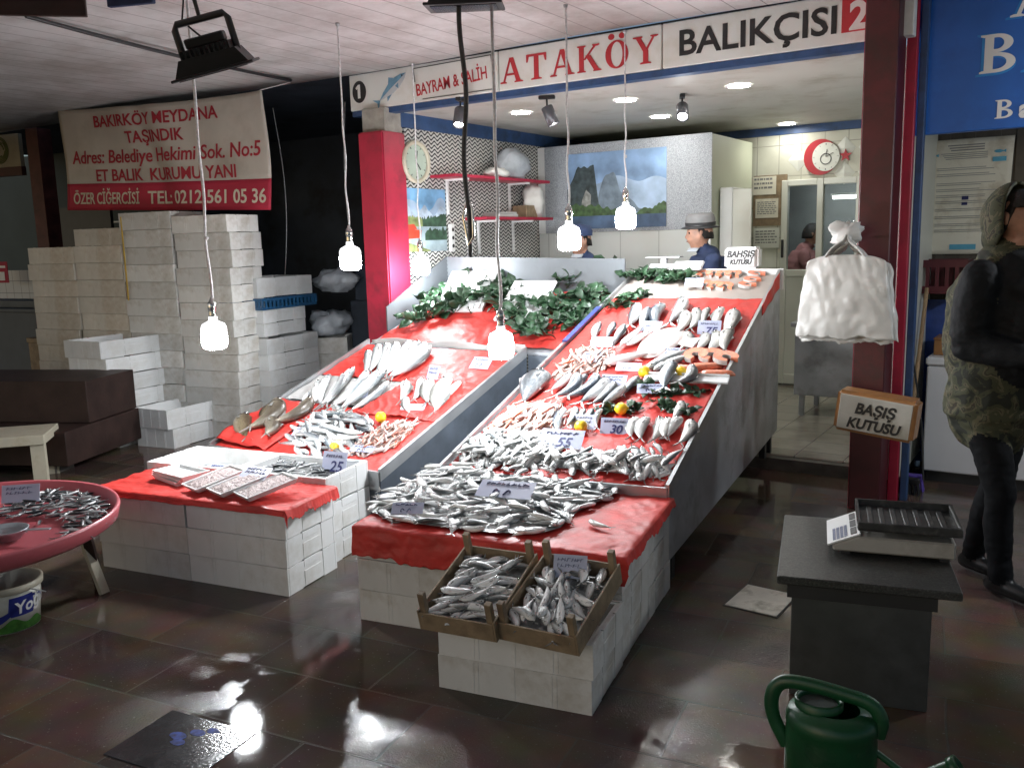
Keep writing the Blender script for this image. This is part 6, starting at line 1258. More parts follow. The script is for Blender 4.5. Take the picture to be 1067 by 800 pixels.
ROW([(124, 325, 132, 404), (246, 283, 146, 390), (204, 342, 202, 414), (362, 278, 236, 364), (242, 286, 176, 348)], 'L', V_hake, 'brown_fish', 'thick mottled brown fish on crumpled red film at the left corner', 'brown fish', 'mottled brown fish on red film', z7, width=0.95, lift=0.04)

# heaps -------------------------------------------------------------
def inside(p, poly):
    c = False; n = len(poly)
    for i in range(n):
        (x0, y0), (x1, y1) = poly[i], poly[i - 1]
        if (y0 > p[1]) != (y1 > p[1]) and p[0] < (x1 - x0) * (p[1] - y0) / (y1 - y0) + x0: c = not c
    return c
def edge_d(p, poly):
    m = 1e9
    for i in range(len(poly)):
        a, b = Vector(poly[i]), Vector(poly[i - 1]); q = Vector(p); t = max(0, min(1, (q - a).dot(b - a) / max(1e-9, (b - a).length_squared))); m = min(m, (a + (b - a) * t - q).length)
    return m
def heap(poly3, nrm, n, protos, L, name, label, cat, group, hmax=0.05, main=0.0, spread=PI, seed=1, W_=1.0, tilt=0.14, layers=2, jit=0.15, kind=None):
    # poly3: outline on the surface, in world space
    r = random.Random(seed); o = poly3[0]; ex = (poly3[1] - o).normalized(); ey = nrm.cross(ex).normalized()
    P = [((p - o).dot(ex), (p - o).dot(ey)) for p in poly3]; x0, x1 = min(p[0] for p in P), max(p[0] for p in P); y0, y1 = min(p[1] for p in P), max(p[1] for p in P)
    far = max(edge_d((x0 + (x1 - x0) * i / 14, y0 + (y1 - y0) * j / 14), P) for i in range(15) for j in range(15) if inside((x0 + (x1 - x0) * i / 14, y0 + (y1 - y0) * j / 14), P))
    pts = []; out = []
    for lay in range(layers):
        k = n // layers + (1 if lay < n % layers else 0); mine = []
        for _ in range(k):
            best = None; bd = -1
            for _t in range(14):
                q = (r.uniform(x0, x1), r.uniform(y0, y1))
                if not inside(q, P): continue
                d = min([math.hypot(q[0] - a[0], q[1] - a[1]) for a in mine] or [9])
                if d > bd: bd = d; best = q
            if best is None: continue
            mine.append(best); e = edge_d(best, P); h = hmax * min(1, e / (0.55 * far)) ** 0.7
            z = 0.008 + h * (0.35 + 0.65 * lay / max(1, layers - 1)) * r.uniform(0.7, 1.05) if layers > 1 else 0.01 + h * r.uniform(0.3, 1)
            a = main + r.uniform(-spread, spread) + (PI if r.random() < 0.5 else 0); tl = r.uniform(-tilt, tilt)
            ax = (ex * math.cos(a) + ey * math.sin(a)) + nrm * tl
            s = L * r.uniform(1 - jit, 1 + jit)
            out.append(inst(r.choice(protos), name, frame(o + ex * best[0] + ey * best[1] + nrm * z, ax, nrm, s, r.uniform(-0.5, 0.5), r.random() < 0.5, W_, W_), label, cat, group))
    return out
def polyz(pts, org, s, surf): return [surf(org[0] + x / s, org[1] + y / s) for x, y in pts]
def base_bump(poly3, nrm, h, m, name, label):   # dark packed underside of a heap
    c = sum(poly3, Vector()) / len(poly3); n = len(poly3); g = MB()
    vs = [p + nrm * 0.004 for p in poly3] + [c + (p - c) * 0.55 + nrm * h * 0.75 for p in poly3] + [c + nrm * h]
    g.add(vs, [(i, (i + 1) % n, n + (i + 1) % n, n + i) for i in range(n)] + [(n + i, n + (i + 1) % n, 2 * n) for i in range(n)], 0, True)
    return tag(g.ob(name, m), label, kind='stuff')
M_under = mat('heaped_fish_mass', (0.36, 0.37, 0.37), 0.3, 0.3, var=0.6, vs=30, bump=0.8, bs=40)
M_underp = mat('heaped_pink_mass', (0.45, 0.30, 0.26), 0.35, var=0.4, vs=40, bump=0.8, bs=50)
# big silver heap on the red block (z8: origin (340,450), scale 2.6675)
z8 = ((340, 450), 2.6675)
hp_ = polyz([(120, 222), (180, 170), (300, 100), (450, 92), (640, 108), (800, 172), (700, 222), (650, 268), (600, 282), (470, 282), (290, 262), (170, 240)], *z8, lambda x, y: pz(x, y, 0.452))
heap(hp_, ZUP, 215, V_small, 0.150, 'silver_fish', 'small silver fish in the big heap on the red covered foam block', 'silver fish', 'big heap of silver fish', 0.075, spread=PI, seed=4, W_=1.1, layers=3)
base_bump(hp_, ZUP, 0.03, M_under, 'fish_bed', 'packed fish under the big silver heap')
inst(V_bass[0], 'silver_fish', frame(pz(626, 546, 0.462), pz(640, 551, 0.462) - pz(613, 541, 0.462), ZUP, 0.15, 0, False, 1.1, 1.1), 'single silver fish lying apart from the big heap on the red sheet', 'silver fish')
# heap marked 55
hp_ = polyz([(70, 345), (110, 310), (160, 278), (350, 283), (375, 330), (470, 345), (560, 350), (650, 345), (720, 362), (795, 392), (770, 424), (640, 415), (500, 400), (270, 385), (60, 372)], *z6.values(), surf_R)
heap(hp_, RN, 170, V_small, 0.150, 'heaped_silver_fish', 'small silver fish in the heap marked 55 at the counter front', 'silver fish marked 55', 'heap of silver fish marked 55', 0.05, main=0.0, spread=1.1, seed=5, W_=1.1, layers=3)  # same small silver fish as in the big heap
base_bump(hp_, RN, 0.02, M_under, 'fish_bed', 'packed fish under the heap marked 55')
# pink heaps
hp_ = polyz([(200, 225), (265, 178), (420, 178), (442, 222), (392, 270), (290, 272), (200, 276), (160, 266)], *z6.values(), surf_R)
heap(hp_, RN, 100, V_pink, 0.125, 'pink_fish', 'slim pink fish in the lower pink heap by the left rim', 'pink fish', 'lower heap of pink fish', 0.035, main=0.2, spread=0.7, seed=6)
base_bump(hp_, RN, 0.014, M_underp, 'fish_bed', 'packed fish under the lower pink heap')
hp_ = polyz([(70, 745), (110, 700), (180, 648), (312, 656), (318, 690), (270, 735), (140, 772), (64, 770)], *z5.values(), surf_R)
heap(hp_, RN, 70, V_pink, 0.125, 'pink_fish', 'slim pink fish in the upper pink heap under the white card', 'pink fish', 'upper heap of pink fish', 0.035, main=0.2, spread=0.8, seed=7)
base_bump(hp_, RN, 0.014, M_underp, 'fish_bed', 'packed fish under the upper pink heap')
hp_ = polyz([(510, 405), (590, 348), (720, 334), (690, 376), (640, 420), (565, 446), (470, 448)], *z7.values(), surf_L)
heap(hp_, LN, 105, V_pink, 0.105, 'pink_fish', 'small pink fish in the heap at the near corner of left counter', 'pink fish', 'near corner heap of pink fish', 0.03, main=0.3, spread=0.9, seed=8)
base_bump(hp_, LN, 0.012, M_underp, 'fish_bed', 'packed fish under the pink heap of the left counter')
# mixed slim silver fish, left counter front
hp_ = polyz([(268, 425), (300, 370), (340, 330), (440, 300), (565, 328), (530, 380), (472, 442), (330, 446)], *z7.values(), surf_L)
heap(hp_, LN, 84, V_bass + V_mack, 0.225, 'slim_fish', 'slim silver blue fish in the overlapping heap beside the brown fish', 'slim fish', 'overlapping slim silver blue fish', 0.05, main=0.75, spread=0.45, seed=9, W_=0.85)
# wooden crates
for ci, c in enumerate(CR):
    Mx = Matrix.Translation(c.location) @ c.rotation_euler.to_matrix().to_4x4(); nn = (Mx.to_3x3() @ ZUP).normalized()
    hp_ = [Mx @ Vector(p) for p in ((-0.115, -0.17, 0.045), (0.115, -0.17, 0.045), (0.115, 0.17, 0.045), (-0.115, 0.17, 0.045))]
    heap(hp_, nn, 46, V_small, 0.125, 'plump_fish', 'small plump silver fish in the wooden crate %s' % ('without a card' if ci == 0 else 'with the price card'), 'crate fish', 'fish in the wooden crate %s' % ('without a card' if ci == 0 else 'with the card'), 0.05, main=0.6 if ci == 0 else 2.3, spread=0.7, seed=11 + ci, W_=1.15, layers=3)
    base_bump([Mx @ Vector(p) for p in ((-0.14, -0.195, 0.02), (0.14, -0.195, 0.02), (0.14, 0.195, 0.02), (-0.14, 0.195, 0.02))], nn, 0.03, M_under, 'fish_bed', 'packed fish at the bottom of a wooden crate')
# anchovies on the pink tray
tz = TC.z - 0.02
hp_ = [pz(x, y, tz) for x, y in ((-6, 541), (8, 530), (30, 518), (62, 514), (92, 517), (110, 527), (112, 540), (104, 552), (85, 561), (68, 568), (60, 565), (70, 556), (78, 546), (66, 541), (48, 538), (20, 538))]
heap(hp_, ZUP, 190, V_anch, 0.105, 'anchovy', 'tiny dark backed anchovy in the crescent of fish along pink tray rim', 'anchovy', 'anchovies along the tray rim', 0.035, spread=PI, seed=14, W_=1.15, layers=2)
for p, q, lab in (((30, 549), (27, 556), 'single anchovy lying apart by the spoon handle in pink tray'), ((43, 541), (40, 549), 'single anchovy lying apart on bare pink plastic')):
    a, b = pz(*p, tz), pz(*q, tz); inst(V_anch[0], 'anchovy', frame((a + b) / 2, b - a, ZUP, 0.10, 0, False, 1.2, 1.2), lab, 'anchovy')
# open foam boxes
c = openb[0]
hp_ = [c + U * a + V * b + ZUP * 0.085 for a, b in ((-0.24, -0.14), (0.20, -0.15), (0.24, 0.0), (0.05, 0.15), (-0.24, 0.13))]
heap(hp_, ZUP, 75, V_anch, 0.11, 'anchovy', 'tiny dark fish heaped in the open foam box marked 25', 'small dark fish', 'small dark fish in the box marked 25', 0.05, spread=PI, seed=15, W_=1.2, layers=2)
c = openb[1]
for dx, dy, an, L, lab in ((0.06, 0.03, 1.1, 0.36, 'large grey fish resting against the end of the open box'), (0.14, 0.0, 0.9, 0.30, 'large pale fish lying beside another in the open box')):
    inst(V_mack[0] if dx < 0.1 else V_bass[0], 'large_fish', frame(c + U * dx + V * dy + ZUP * 0.075, U * math.cos(an) + V * math.sin(an) + ZUP * -0.12, ZUP, L, 0, False, 1.0, 1.0), lab, 'large fish')
for dx, dy, an in ((0.20, 0.05, 2.6), (0.22, -0.02, 2.9), (-0.02, -0.05, 3.0)): inst(V_anch[1], 'small_dark_fish', frame(c + U * dx + V * dy + ZUP * 0.06, U * math.cos(an) + V * math.sin(an), ZUP, 0.15, 0, False, 1.5, 1.5), 'small dark fish lying loose in the box with two large fish', 'small dark fish', 'loose dark fish in the open box')

# flatfish, salmon, lemons ------------------------------------------
c = surf_R(560 + 508 / 3.952, 200 + 628 / 3.952)
g = MB(); g.lathe([(0, 0.03), (0.5, 0.025), (0.8, 0.012), (1.0, 0.002), (1.04, -0.006)], 40, 0)
g.v = [(x * 0.125 * (1 + 0.06 * math.sin(3 * math.atan2(y, x))), y * 0.22 * (1 + 0.05 * math.sin(2 * math.atan2(y, x) + 1)), z + 0.003 * mnoise.noise(Vector((x * 6, y * 6, 0)))) for x, y, z in g.v]
g.prism([(0.13, -0.03), (0.24, -0.07), (0.24, 0.07), (0.13, 0.03)], 0.0, 0.008)
ff = g.ob('flatfish', [mat('white_flatfish_belly', (0.62, 0.54, 0.52), 0.4, var=0.10, vs=16, bump=0.3, bs=40)]); ff.matrix_world = frame(c + RN * 0.02, U + V * -0.2, RN, 1.0); tag(ff, 'big pale round flatfish lying belly up on the red sheet', 'flatfish')
def steak(nm, lab, px_, py_, ang, s=1.0, z=z5, h=0.02, grp='salmon steaks on the red sheet'):
    c = surf_R(z['org'][0] + px_ / z['s'], z['org'][1] + py_ / z['s']); o_ = []; q_ = []; n = 22
    for i in range(n + 1):
        a = R_(-60 + 300 * i / n); o_.append((0.055 * math.cos(a) * 1.15, 0.065 * math.sin(a))); q_.append((0.022 * math.cos(a), 0.024 * math.sin(a) - 0.006))
    g = MB(); t = 0.024
    vs = [(x, y, t) for x, y in o_] + [(x, y, t * 0.9) for x, y in q_] + [(x * 1.02, y * 1.02, 0) for x, y in o_] + [(x, y, 0) for x, y in q_]; k = n + 1
    fs = []; 
    g.add(vs, [(i, i + 1, k + i + 1, k + i) for i in range(n)], 0)
    g.add(vs, [(2 * k + i, 2 * k + i + 1, i + 1, i) for i in range(n)], 1); g.add(vs, [(k + i, k + i + 1, 3 * k + i + 1, 3 * k + i) for i in range(n)], 1)
    g.add(vs, [(0, k, 3 * k, 2 * k), (n, 2 * k + n, 3 * k + n, k + n)], 0)
    ob = g.ob(nm, [M_salmon, M_salmonskin]); ob.matrix_world = frame(c + RN * h, U * math.cos(ang) + V * math.sin(ang) + RN * 0.15, RN, s); return tag(ob, lab, 'fish steak', grp)
for i, (x, y, a) in enumerate(((655, 692, 0.3), (716, 694, 0.5), (776, 704, 0.8))): steak('salmon_steak', 'horseshoe shaped pink salmon steak in the trio on the red sheet', x, y, a, 1.15)
for x, y, a in ((688, 342, 0.2), (728, 340, 0.4), (768, 344, 0.1), (806, 344, 0.3), (690, 388, 0.4), (732, 392, 0.2), (772, 394, 0.5)): steak('salmon_steak', 'pink salmon steak in the cluster on the pale top shelf', x, y, a, 0.95, h=-0.002, grp='salmon steaks clustered on the top shelf')
for x, y, a in ((902, 342, 0.9), (884, 368, 1.1), (864, 388, 1.0)): steak('salmon_steak', 'pink salmon steak in the separate trio at the shelf end', x, y, a, 0.95, h=-0.002, grp='salmon steaks at the shelf end')
for i, (x, y, a, lab) in enumerate(((694, 730, 0.5, 'long salmon fillet below the three steaks'), (600, 738, -0.2, 'orange salmon piece beside the silver pair'), (742, 760, 0.3, 'salmon fillet slab nearest the right rim'))):
    c = surf_R(560 + x / 3.952, 200 + y / 3.952); g = MB(); g.grid(lambda u, v: ((u - 0.5) * 0.20, (v - 0.5) * 0.075 * (1 - 0.6 * u * u), 0.026 * (1 - (2 * v - 1) ** 4) * (1 - (2 * u - 1) ** 6)), 16, 8)
    ob = g.ob('salmon_fillet', M_salmon); mod_solid(ob, 0.006, -1); ob.matrix_world = frame(c + RN * 0.012, U * math.cos(a) + V * math.sin(a), RN, 1.0); tag(ob, lab, 'fish fillet')
g = MB(); g.box(-0.24, 0.24, -0.035, 0.035, 0, 0.014); g.box(-0.24, 0.24, 0.030, 0.035, 0.0145, 0.028); ob = g.ob('white_strip', M_foam, bevel=0.003); ob.matrix_world = frame(surf_R(460 + 850 / 3.334, 370 + 97 / 3.334) + RN * 0.02, U, RN, 1.0); tag(ob, 'long white foam strip above the wet leaves on the red counter', 'foam strip')
g = MB(); g.box(-0.11, 0.11, -0.08, 0.08, 0, 0.02); ob = g.ob('white_dish', M_whiteplastic, bevel=0.008, seg=2); ob.matrix_world = frame(surf_R(560 + 622 / 3.952, 200 + 330 / 3.952) + RN * 0.04, U, RN, 1.0); tag(ob, 'flat white dish on the top shelf beside leaves', 'dish')
def lemon(lab, p, r=0.035):
    g = MB(); g.lathe([(0, -1.25), (0.12, -1.2), (0.25, -1.05), (0.7, -0.72), (0.98, -0.2), (0.98, 0.2), (0.7, 0.72), (0.28, 1.05), (0.14, 1.22), (0, 1.28)], 20, 0, Matrix.Diagonal((r, r, r, 1)) @ Matrix.Rotation(R_(80), 4, 'Y'))
    ob = g.ob('lemon', M_lemon); ob.location = p + ZUP * r * 1.1; ob.rotation_euler = (0, 0, rnd.uniform(0, 3)); return tag(ob, lab, 'lemon', 'lemons among the fish')
for lab, (x, y), z in (('yellow lemon on the wet leaves above the price card 30', (625, 210), z6), ('yellow lemon beside the lower row of dark fish', (485, 272), z6), ('yellow lemon under the pair of plump silver fish', (704, 80), z6), ('yellow orange lemon half hidden between the two thick dark fish', (830, 82), z6)):
    lemon(lab, surf_R(z['org'][0] + x / z['s'], z['org'][1] + y / z['s']))
lemon('orange yellow lemon on the left counter above the pink fish heap', surf_L(220 + 590 / 3.334, 340 + 336 / 3.334)); lemon('small yellow lemon at the front lip of the left counter', surf_L(220 + 428 / 3.334, 340 + 436 / 3.334), 0.028)

# leaves --------------------------------------------------------------
def sprig(label, pts, n, leaf, up, seed, spread=0.10, cat='leafy branch', thick=0.7):
    r = random.Random(seed); t = thing('leafy_branch', label, cat, pts[0]); o = Vector(pts[0]); P = [Vector(p) - o for p in pts]
    MB().tube(smooth_path([tuple(p) for p in P], 4), 0.005, 6).ob('stem', M_stem, t)
    g = MB()
    for i in range(int(n * 1.7)):
        f = r.random() * (len(P) - 1); k = min(int(f), len(P) - 2); b = P[k].lerp(P[k + 1], f - k) + Vector((r.uniform(-1, 1), r.uniform(-1, 1), r.uniform(0, thick))) * spread * 1.25
        d = (Vector((r.uniform(-1, 1), r.uniform(-1, 1), r.uniform(-0.35, 0.8)))).normalized(); nn = (Vector(up) + Vector((r.uniform(-1, 1), r.uniform(-1, 1), r.uniform(-0.3, 0.6))) * 0.8).normalized()
        y = nn.cross(d); 
        if y.length < 0.1: continue
        y.normalize(); nn = d.cross(y); L = leaf * r.uniform(0.7, 1.2); w = L * r.uniform(0.27, 0.36); c_ = 0.10 * L
        a = [b, b + d * L * 0.22 + y * w * 0.75 + nn * c_ * 0.8, b + d * L * 0.6 + y * w + nn * c_, b + d * L - nn * 0.12 * L, b + d * L * 0.6 - y * w + nn * c_, b + d * L * 0.22 - y * w * 0.75 + nn * c_ * 0.8, b + d * L * 0.22, b + d * L * 0.6]
        g.add(a, [(0, 6, 1), (6, 7, 2, 1), (7, 3, 2), (0, 5, 6), (6, 5, 4, 7), (7, 4, 3)], 0, True)
    mod_solid(g.ob('leaves', M_leaf, t), 0.001); return t
def shz(px_, py_): return ppl(px_, py_, Vector((-3.5, 5.09, SH0 + 0.05)), plane3(Vector((-4.58, 5.09, SH0)), Vector((-2.87, 5.09, SH0)), Vector((-2.90, 5.90, SH1))))
for i, (pp_, n, lf, lab, sp_) in enumerate((
        ([(432, 336), (462, 324), (490, 318)], 70, 0.115, 'dark leafy branch at the near end of the shelf by the steel splash plate', 0.075), ([(486, 318), (512, 312), (540, 318)], 75, 0.115, 'dark leafy branch below the ribbed white lid', 0.075),
        ([(515, 300), (528, 310), (540, 330)], 70, 0.115, 'dark leafy branch rising between the two white lids', 0.09), ([(535, 330), (552, 345), (562, 350)], 70, 0.10, 'dark leafy branch hanging over the lip below the plain lid', 0.07),
        ([(446, 322), (468, 308), (486, 300)], 60, 0.115, 'dark leafy branch against the splash plate under the ribbed lid', 0.08), ([(548, 318), (566, 322), (582, 326)], 60, 0.105, 'dark leafy branch between plain lid and red covered corner', 0.08),
        ([(590, 300), (610, 290), (636, 283)], 75, 0.105, 'leafy branch lying over the upper red sheet near the back plate', 0.085), ([(580, 330), (600, 318), (628, 310)], 80, 0.10, 'leafy branch in the middle of the red covered corner', 0.085), ([(590, 340), (612, 332), (640, 322)], 70, 0.09, 'leafy branch beside the blue edge strip', 0.06))):
    sprig(lab, [shz(*p) for p in pp_], n, lf, (0, -0.6, 0.8), 20 + i, sp_)
top = lambda x, y: surf_R(x, y) + RN * 0.05
for i, (pp_, n, lf, lab, sp_) in enumerate((
        ([(652, 292), (672, 290), (690, 292)], 60, 0.09, 'leafy branch on the pale top shelf beside the white dish', 0.06), ([(690, 292), (705, 292), (716, 296)], 45, 0.09, 'lighter leafy branch on the top shelf next to salmon', 0.05),
        ([(642, 322), (655, 312), (672, 308)], 60, 0.075, 'leafy branch on the red sheet just below the top shelf', 0.05), ([(668, 402), (690, 412), (728, 408)], 60, 0.07, 'wet leaves around the two thick dark fish', 0.05), ([(686, 420), (705, 428), (718, 430)], 45, 0.065, 'wet leaves at the right end above the bream row', 0.045), ([(618, 432), (640, 428), (660, 428)], 60, 0.06, 'leafy sprig under the upper lemon', 0.05))):
    sprig(lab, [surf_R(*p) + RN * (0.02 if i < 2 else 0.004) for p in pp_], int(n * (0.7 if i < 3 else 0.5)), lf, RN, 40 + i, sp_ * (0.75 if i < 3 else 0.55), thick=0.25)

# price cards -----------------------------------------------------------
def card(label, p, nrm, w, h, big=None, lines=1, tilt=55, seed=0, rz=0.0, lift=0.03, m=None):
    # stands leaning back, face to the street side
    t = thing('price_card', label, 'price card', p + Vector((0, 0, lift)), A10 + rz, 'white blue price cards'); t.rotation_euler = (-R_(tilt), 0, A10 + rz)
    MB().box(-w / 2, w / 2, 0, 0.0015, -h / 2, h / 2).ob('sheet', m or M_card, t)
    r = random.Random(seed); g = MB()
    for i in range(lines):   # hand scribbled words, unreadable at this size
        z = h * (0.28 - 0.25 * i); x = -w * 0.38
        while x < w * 0.30:
            l = r.uniform(0.006, 0.012) * w / 0.1; g.bar((x, -0.001, z - 0.07 * h), (x + l * r.uniform(0.1, 0.7), -0.001, z + 0.08 * h), 0.0022 * w / 0.1, 0.001); g.bar((x, -0.001, z + r.uniform(-0.06, 0.06) * h), (x + l, -0.001, z + r.uniform(-0.08, 0.08) * h), 0.0022 * w / 0.1, 0.001); x += l * 1.25
    if not big and lines < 2:
        for k in range(2): g.tube([(-w * 0.15 + k * w * 0.2 + 0.05 * w * math.cos(q / 3), -0.001, -0.2 * h + 0.14 * h * math.sin(q / 3 * (1 + k * 0.5))) for q in range(14)], 0.0016 * w / 0.1, 4)
    g.ob('lettering', M_ink, t)
    if big: letters(big, h * 0.72, M_ink, t, w * 0.06, -h * 0.44, y=-0.001, bold=0.0012, shear=0.25, depth=0.001, width=1.0)
    return t
cR = lambda x, y, z: surf_R(z['org'][0] + x / z['s'], z['org'][1] + y / z['s']); cL = lambda x, y: surf_L(220 + x / 3.334, 340 + y / 3.334)
card('price card reading 75 in the middle of the two bream rows', cR(707, 580, z5), RN, 0.145, 0.105, '75', 1, 32, 1)
card('price card before the row of large dark fish', cR(470, 572, z5), RN, 0.13, 0.085, None, 2, 45, 2, R_(-12)); card('price card below the trio of dark fish under leaves', cR(265, 636, z5), RN, 0.145, 0.075, None, 2, 38, 3)
card('price card lying on the upper pink fish heap', cR(220, 698, z5), RN, 0.13, 0.09, None, 1, 60, 4, R_(-15)); card('price card lying between flatfish and plump silver pair', cR(545, 678, z5), RN, 0.12, 0.08, None, 1, 60, 5)
card('blank bluish price card below the long plump silver fish', cR(375, 740, z5), RN, 0.15, 0.07, None, 0, 55, 6); card('price card among the salmon steaks on the top shelf', cR(645, 402, z5), RN, 0.13, 0.075, None, 2, 40, 7, 0, 0.05)
card('price card in the long middle row of dark backed fish', cR(598, 104, z6), RN, 0.155, 0.075, None, 2, 45, 8); card('wide tilted price card beside the thick dark fish on leaves', cR(732, 134, z6), RN, 0.17, 0.075, None, 1, 55, 9, R_(12))
card('price card lying on the lower pink fish heap', cR(355, 205, z6), RN, 0.155, 0.08, None, 1, 52, 10); card('price card behind the lemon and short dark row', cR(492, 250, z6), RN, 0.14, 0.085, None, 2, 34, 11)
card('price card reading 30 beside the lower bream row', cR(600, 265, z6), RN, 0.145, 0.09, '30', 1, 28, 12, R_(6)); card('large white price card reading 55 on the counter front heap', cR(418, 325, z6), RN, 0.235, 0.115, '55', 1, 48, 13, 0, 0.055, M_paper if False else None)
card('wide pale price card lying on the big silver fish heap', pz(527, 514, 0.53), ZUP, 0.26, 0.12, None, 1, 68, 14, R_(4), 0.02); card('price card at the left edge of the big silver fish heap', pz(425, 536, 0.475), ZUP, 0.14, 0.07, None, 1, 62, 15, R_(20))
card('price card stuck upright in a wooden fish crate', pz(594, 590, 0.46), ZUP, 0.125, 0.085, None, 2, 22, 16, R_(8), 0.0)
card('price card stuck among the far fan of silver fish', cL(680, 122), LN, 0.15, 0.10, None, 1, 38, 17, R_(10)); card('tilted price card behind the grey breams', cL(772, 178), LN, 0.11, 0.11, None, 2, 25, 18, R_(-20)); card('square price card on bare red sheet of left counter', cL(938, 142), LN, 0.15, 0.105, None, 1, 50, 19, R_(-8))
card('price card lying on the near fan of silver fish', cL(508, 248), LN, 0.15, 0.08, None, 1, 50, 20, R_(14)); card('price card lying over the slim silver blue heap', cL(318, 382), LN, 0.13, 0.075, None, 1, 58, 21); card('price card before the grey breams', cL(702, 296), LN, 0.16, 0.055, None, 1, 55, 22, R_(6)); card('price card at the near edge of the pink fish heap', cL(528, 442), LN, 0.15, 0.05, None, 1, 55, 23)
card('price card reading 25 standing in the open foam box', openb[0] + U * 0.18 + V * 0.06 + ZUP * 0.155, ZUP, 0.155, 0.115, '25', 1, 18, 24, 0, 0.0)
card('small card inside the open box with two large fish', openb[1] + U * 0.10 - V * 0.09 + ZUP * 0.10, ZUP, 0.12, 0.07, None, 1, 50, 25, 0, 0.0); card('price card lying over the foam trays of tiny fish', uvw(-2.00, -0.47, 0.51), ZUP, 0.17, 0.09, None, 2, 60, 26, R_(-4), 0.01)
card('white price card propped at the back of the pink tray', pz(22, 518, TC.z + 0.04), ZUP, 0.17, 0.085, None, 2, 20, 27, R_(32), 0.02)

# ------------------------------------------------------------------ people: one skin grown round a skeleton of tapered limbs
def body(parent, segs, mats, voxel=0.012, name='body'):
    # segs: (points, radii, material index, squash(x,y))
    g = MB()
    for pts, rad, mi, sq in segs:
        sp = smooth_path([tuple(p) for p in pts], 4) if len(pts) > 2 else [Vector(p) for p in pts]; k = len(sp)
        rr = []
        for i in range(k):
            f = i / max(1, k - 1) * (len(rad) - 1); a = min(int(f), len(rad) - 2); rr.append(rad[a] + (rad[a + 1] - rad[a]) * (f - a))
        g.tube(sp, rr, 14, mi, None, True, True, sq); g.ball(sp[0], rr[0] * 0.98, 12, 8, mi, None, (min(sq), min(sq), min(sq))); g.ball(sp[-1], rr[-1] * 0.98, 12, 8, mi, None, (min(sq), min(sq), min(sq)))
    src = g.ob(name + '_src', [M_skin]); md = src.modifiers.new('r', 'REMESH'); md.mode = 'VOXEL'; md.voxel_size = voxel; md.use_smooth_shade = True
    sm = src.modifiers.new('s', 'SMOOTH'); sm.factor = 0.5; sm.iterations = 4
    dg = bpy.context.evaluated_depsgraph_get(); me = bpy.data.meshes.new_from_object(src.evaluated_get(dg))
    ctr = [(Vector(p), r, mi) for pts, rad, mi, sq in segs for p, r in dense(pts, rad)]
    bpy.data.objects.remove(src); me.materials.clear()
    for m in mats: me.materials.append(m)
    soft = set()
    for p in me.polygons:
        c = p.center; p.material_index = min(ctr, key=lambda q: (q[0] - c).length - q[1])[2]; p.use_smooth = True
        if mats[p.material_index] not in (M_skin, M_shoe): soft.update(p.vertices)
    nn = [v.normal.copy() for v in me.vertices]; sd_ = len(me.vertices) % 97
    for i in soft:   # cloth folds
        v = me.vertices[i]; c = v.co
        f = 0.25 - abs(mnoise.noise(Vector((c.x * 5 + c.z * 4, c.y * 5 - c.z * 2, c.z * 9 + sd_)))); f2 = 0.2 - abs(mnoise.noise(Vector((c.x * 14, c.y * 14, c.z * 26 + sd_))))
        v.co = c + nn[i] * ((0.020 if c.z > 0.8 else 0.010) * f + 0.007 * f2)
    o = bpy.data.objects.new(name, me); COL.objects.link(o); o.parent = parent; return o
def dense(pts, rad, n=5):
    P = [Vector(p) for p in pts]; out = []; m = len(P) - 1
    for i in range(m):
        for k in range(n):
            f = (i + k / n) / m * (len(rad) - 1); a = min(int(f), len(rad) - 2); out.append((P[i].lerp(P[i + 1], k / n), rad[a] + (rad[a + 1] - rad[a]) * (f - a)))
    return out + [(P[-1], rad[-1])]
def head_segs(c, d, s=1.0, mi=0):
    # c: centre of head, d: facing direction (unit, horizontal)
    c = Vector(c); d = Vector(d).normalized(); up = Vector((0, 0, 1)); r = d.cross(up)
    S_ = [([c + up * 0.045 * s - d * 0.012 * s, c + up * 0.01 * s, c - up * 0.055 * s + d * 0.018 * s, c - up * 0.095 * s + d * 0.032 * s], [0.088 * s, 0.092 * s, 0.076 * s, 0.046 * s], mi, (0.88, 1.0)),
          ([c - d * 0.035 * s + up * 0.02 * s, c + d * 0.03 * s + up * 0.02 * s], [0.082 * s, 0.072 * s], mi, (1, 1)),
          ([c + d * 0.080 * s + up * 0.022 * s, c + d * 0.104 * s - up * 0.022 * s], [0.010 * s, 0.015 * s], mi, (1, 1)),
          ([c + d * 0.086 * s - up * 0.056 * s + r * 0.018 * s, c + d * 0.086 * s - up * 0.056 * s - r * 0.018 * s], [0.010 * s, 0.010 * s], mi, (1, 1)),
          ([c + d * 0.080 * s + up * 0.030 * s + r * 0.035 * s, c + d * 0.080 * s + up * 0.030 * s - r * 0.035 * s], [0.014 * s, 0.014 * s], mi, (1, 1))]
    for q in (-1, 1): S_.append(([c + r * q * 0.084 * s + up * 0.02 * s, c + r * q * 0.084 * s - up * 0.025 * s], [0.016 * s, 0.011 * s], mi, (1, 0.8)))
    return S_
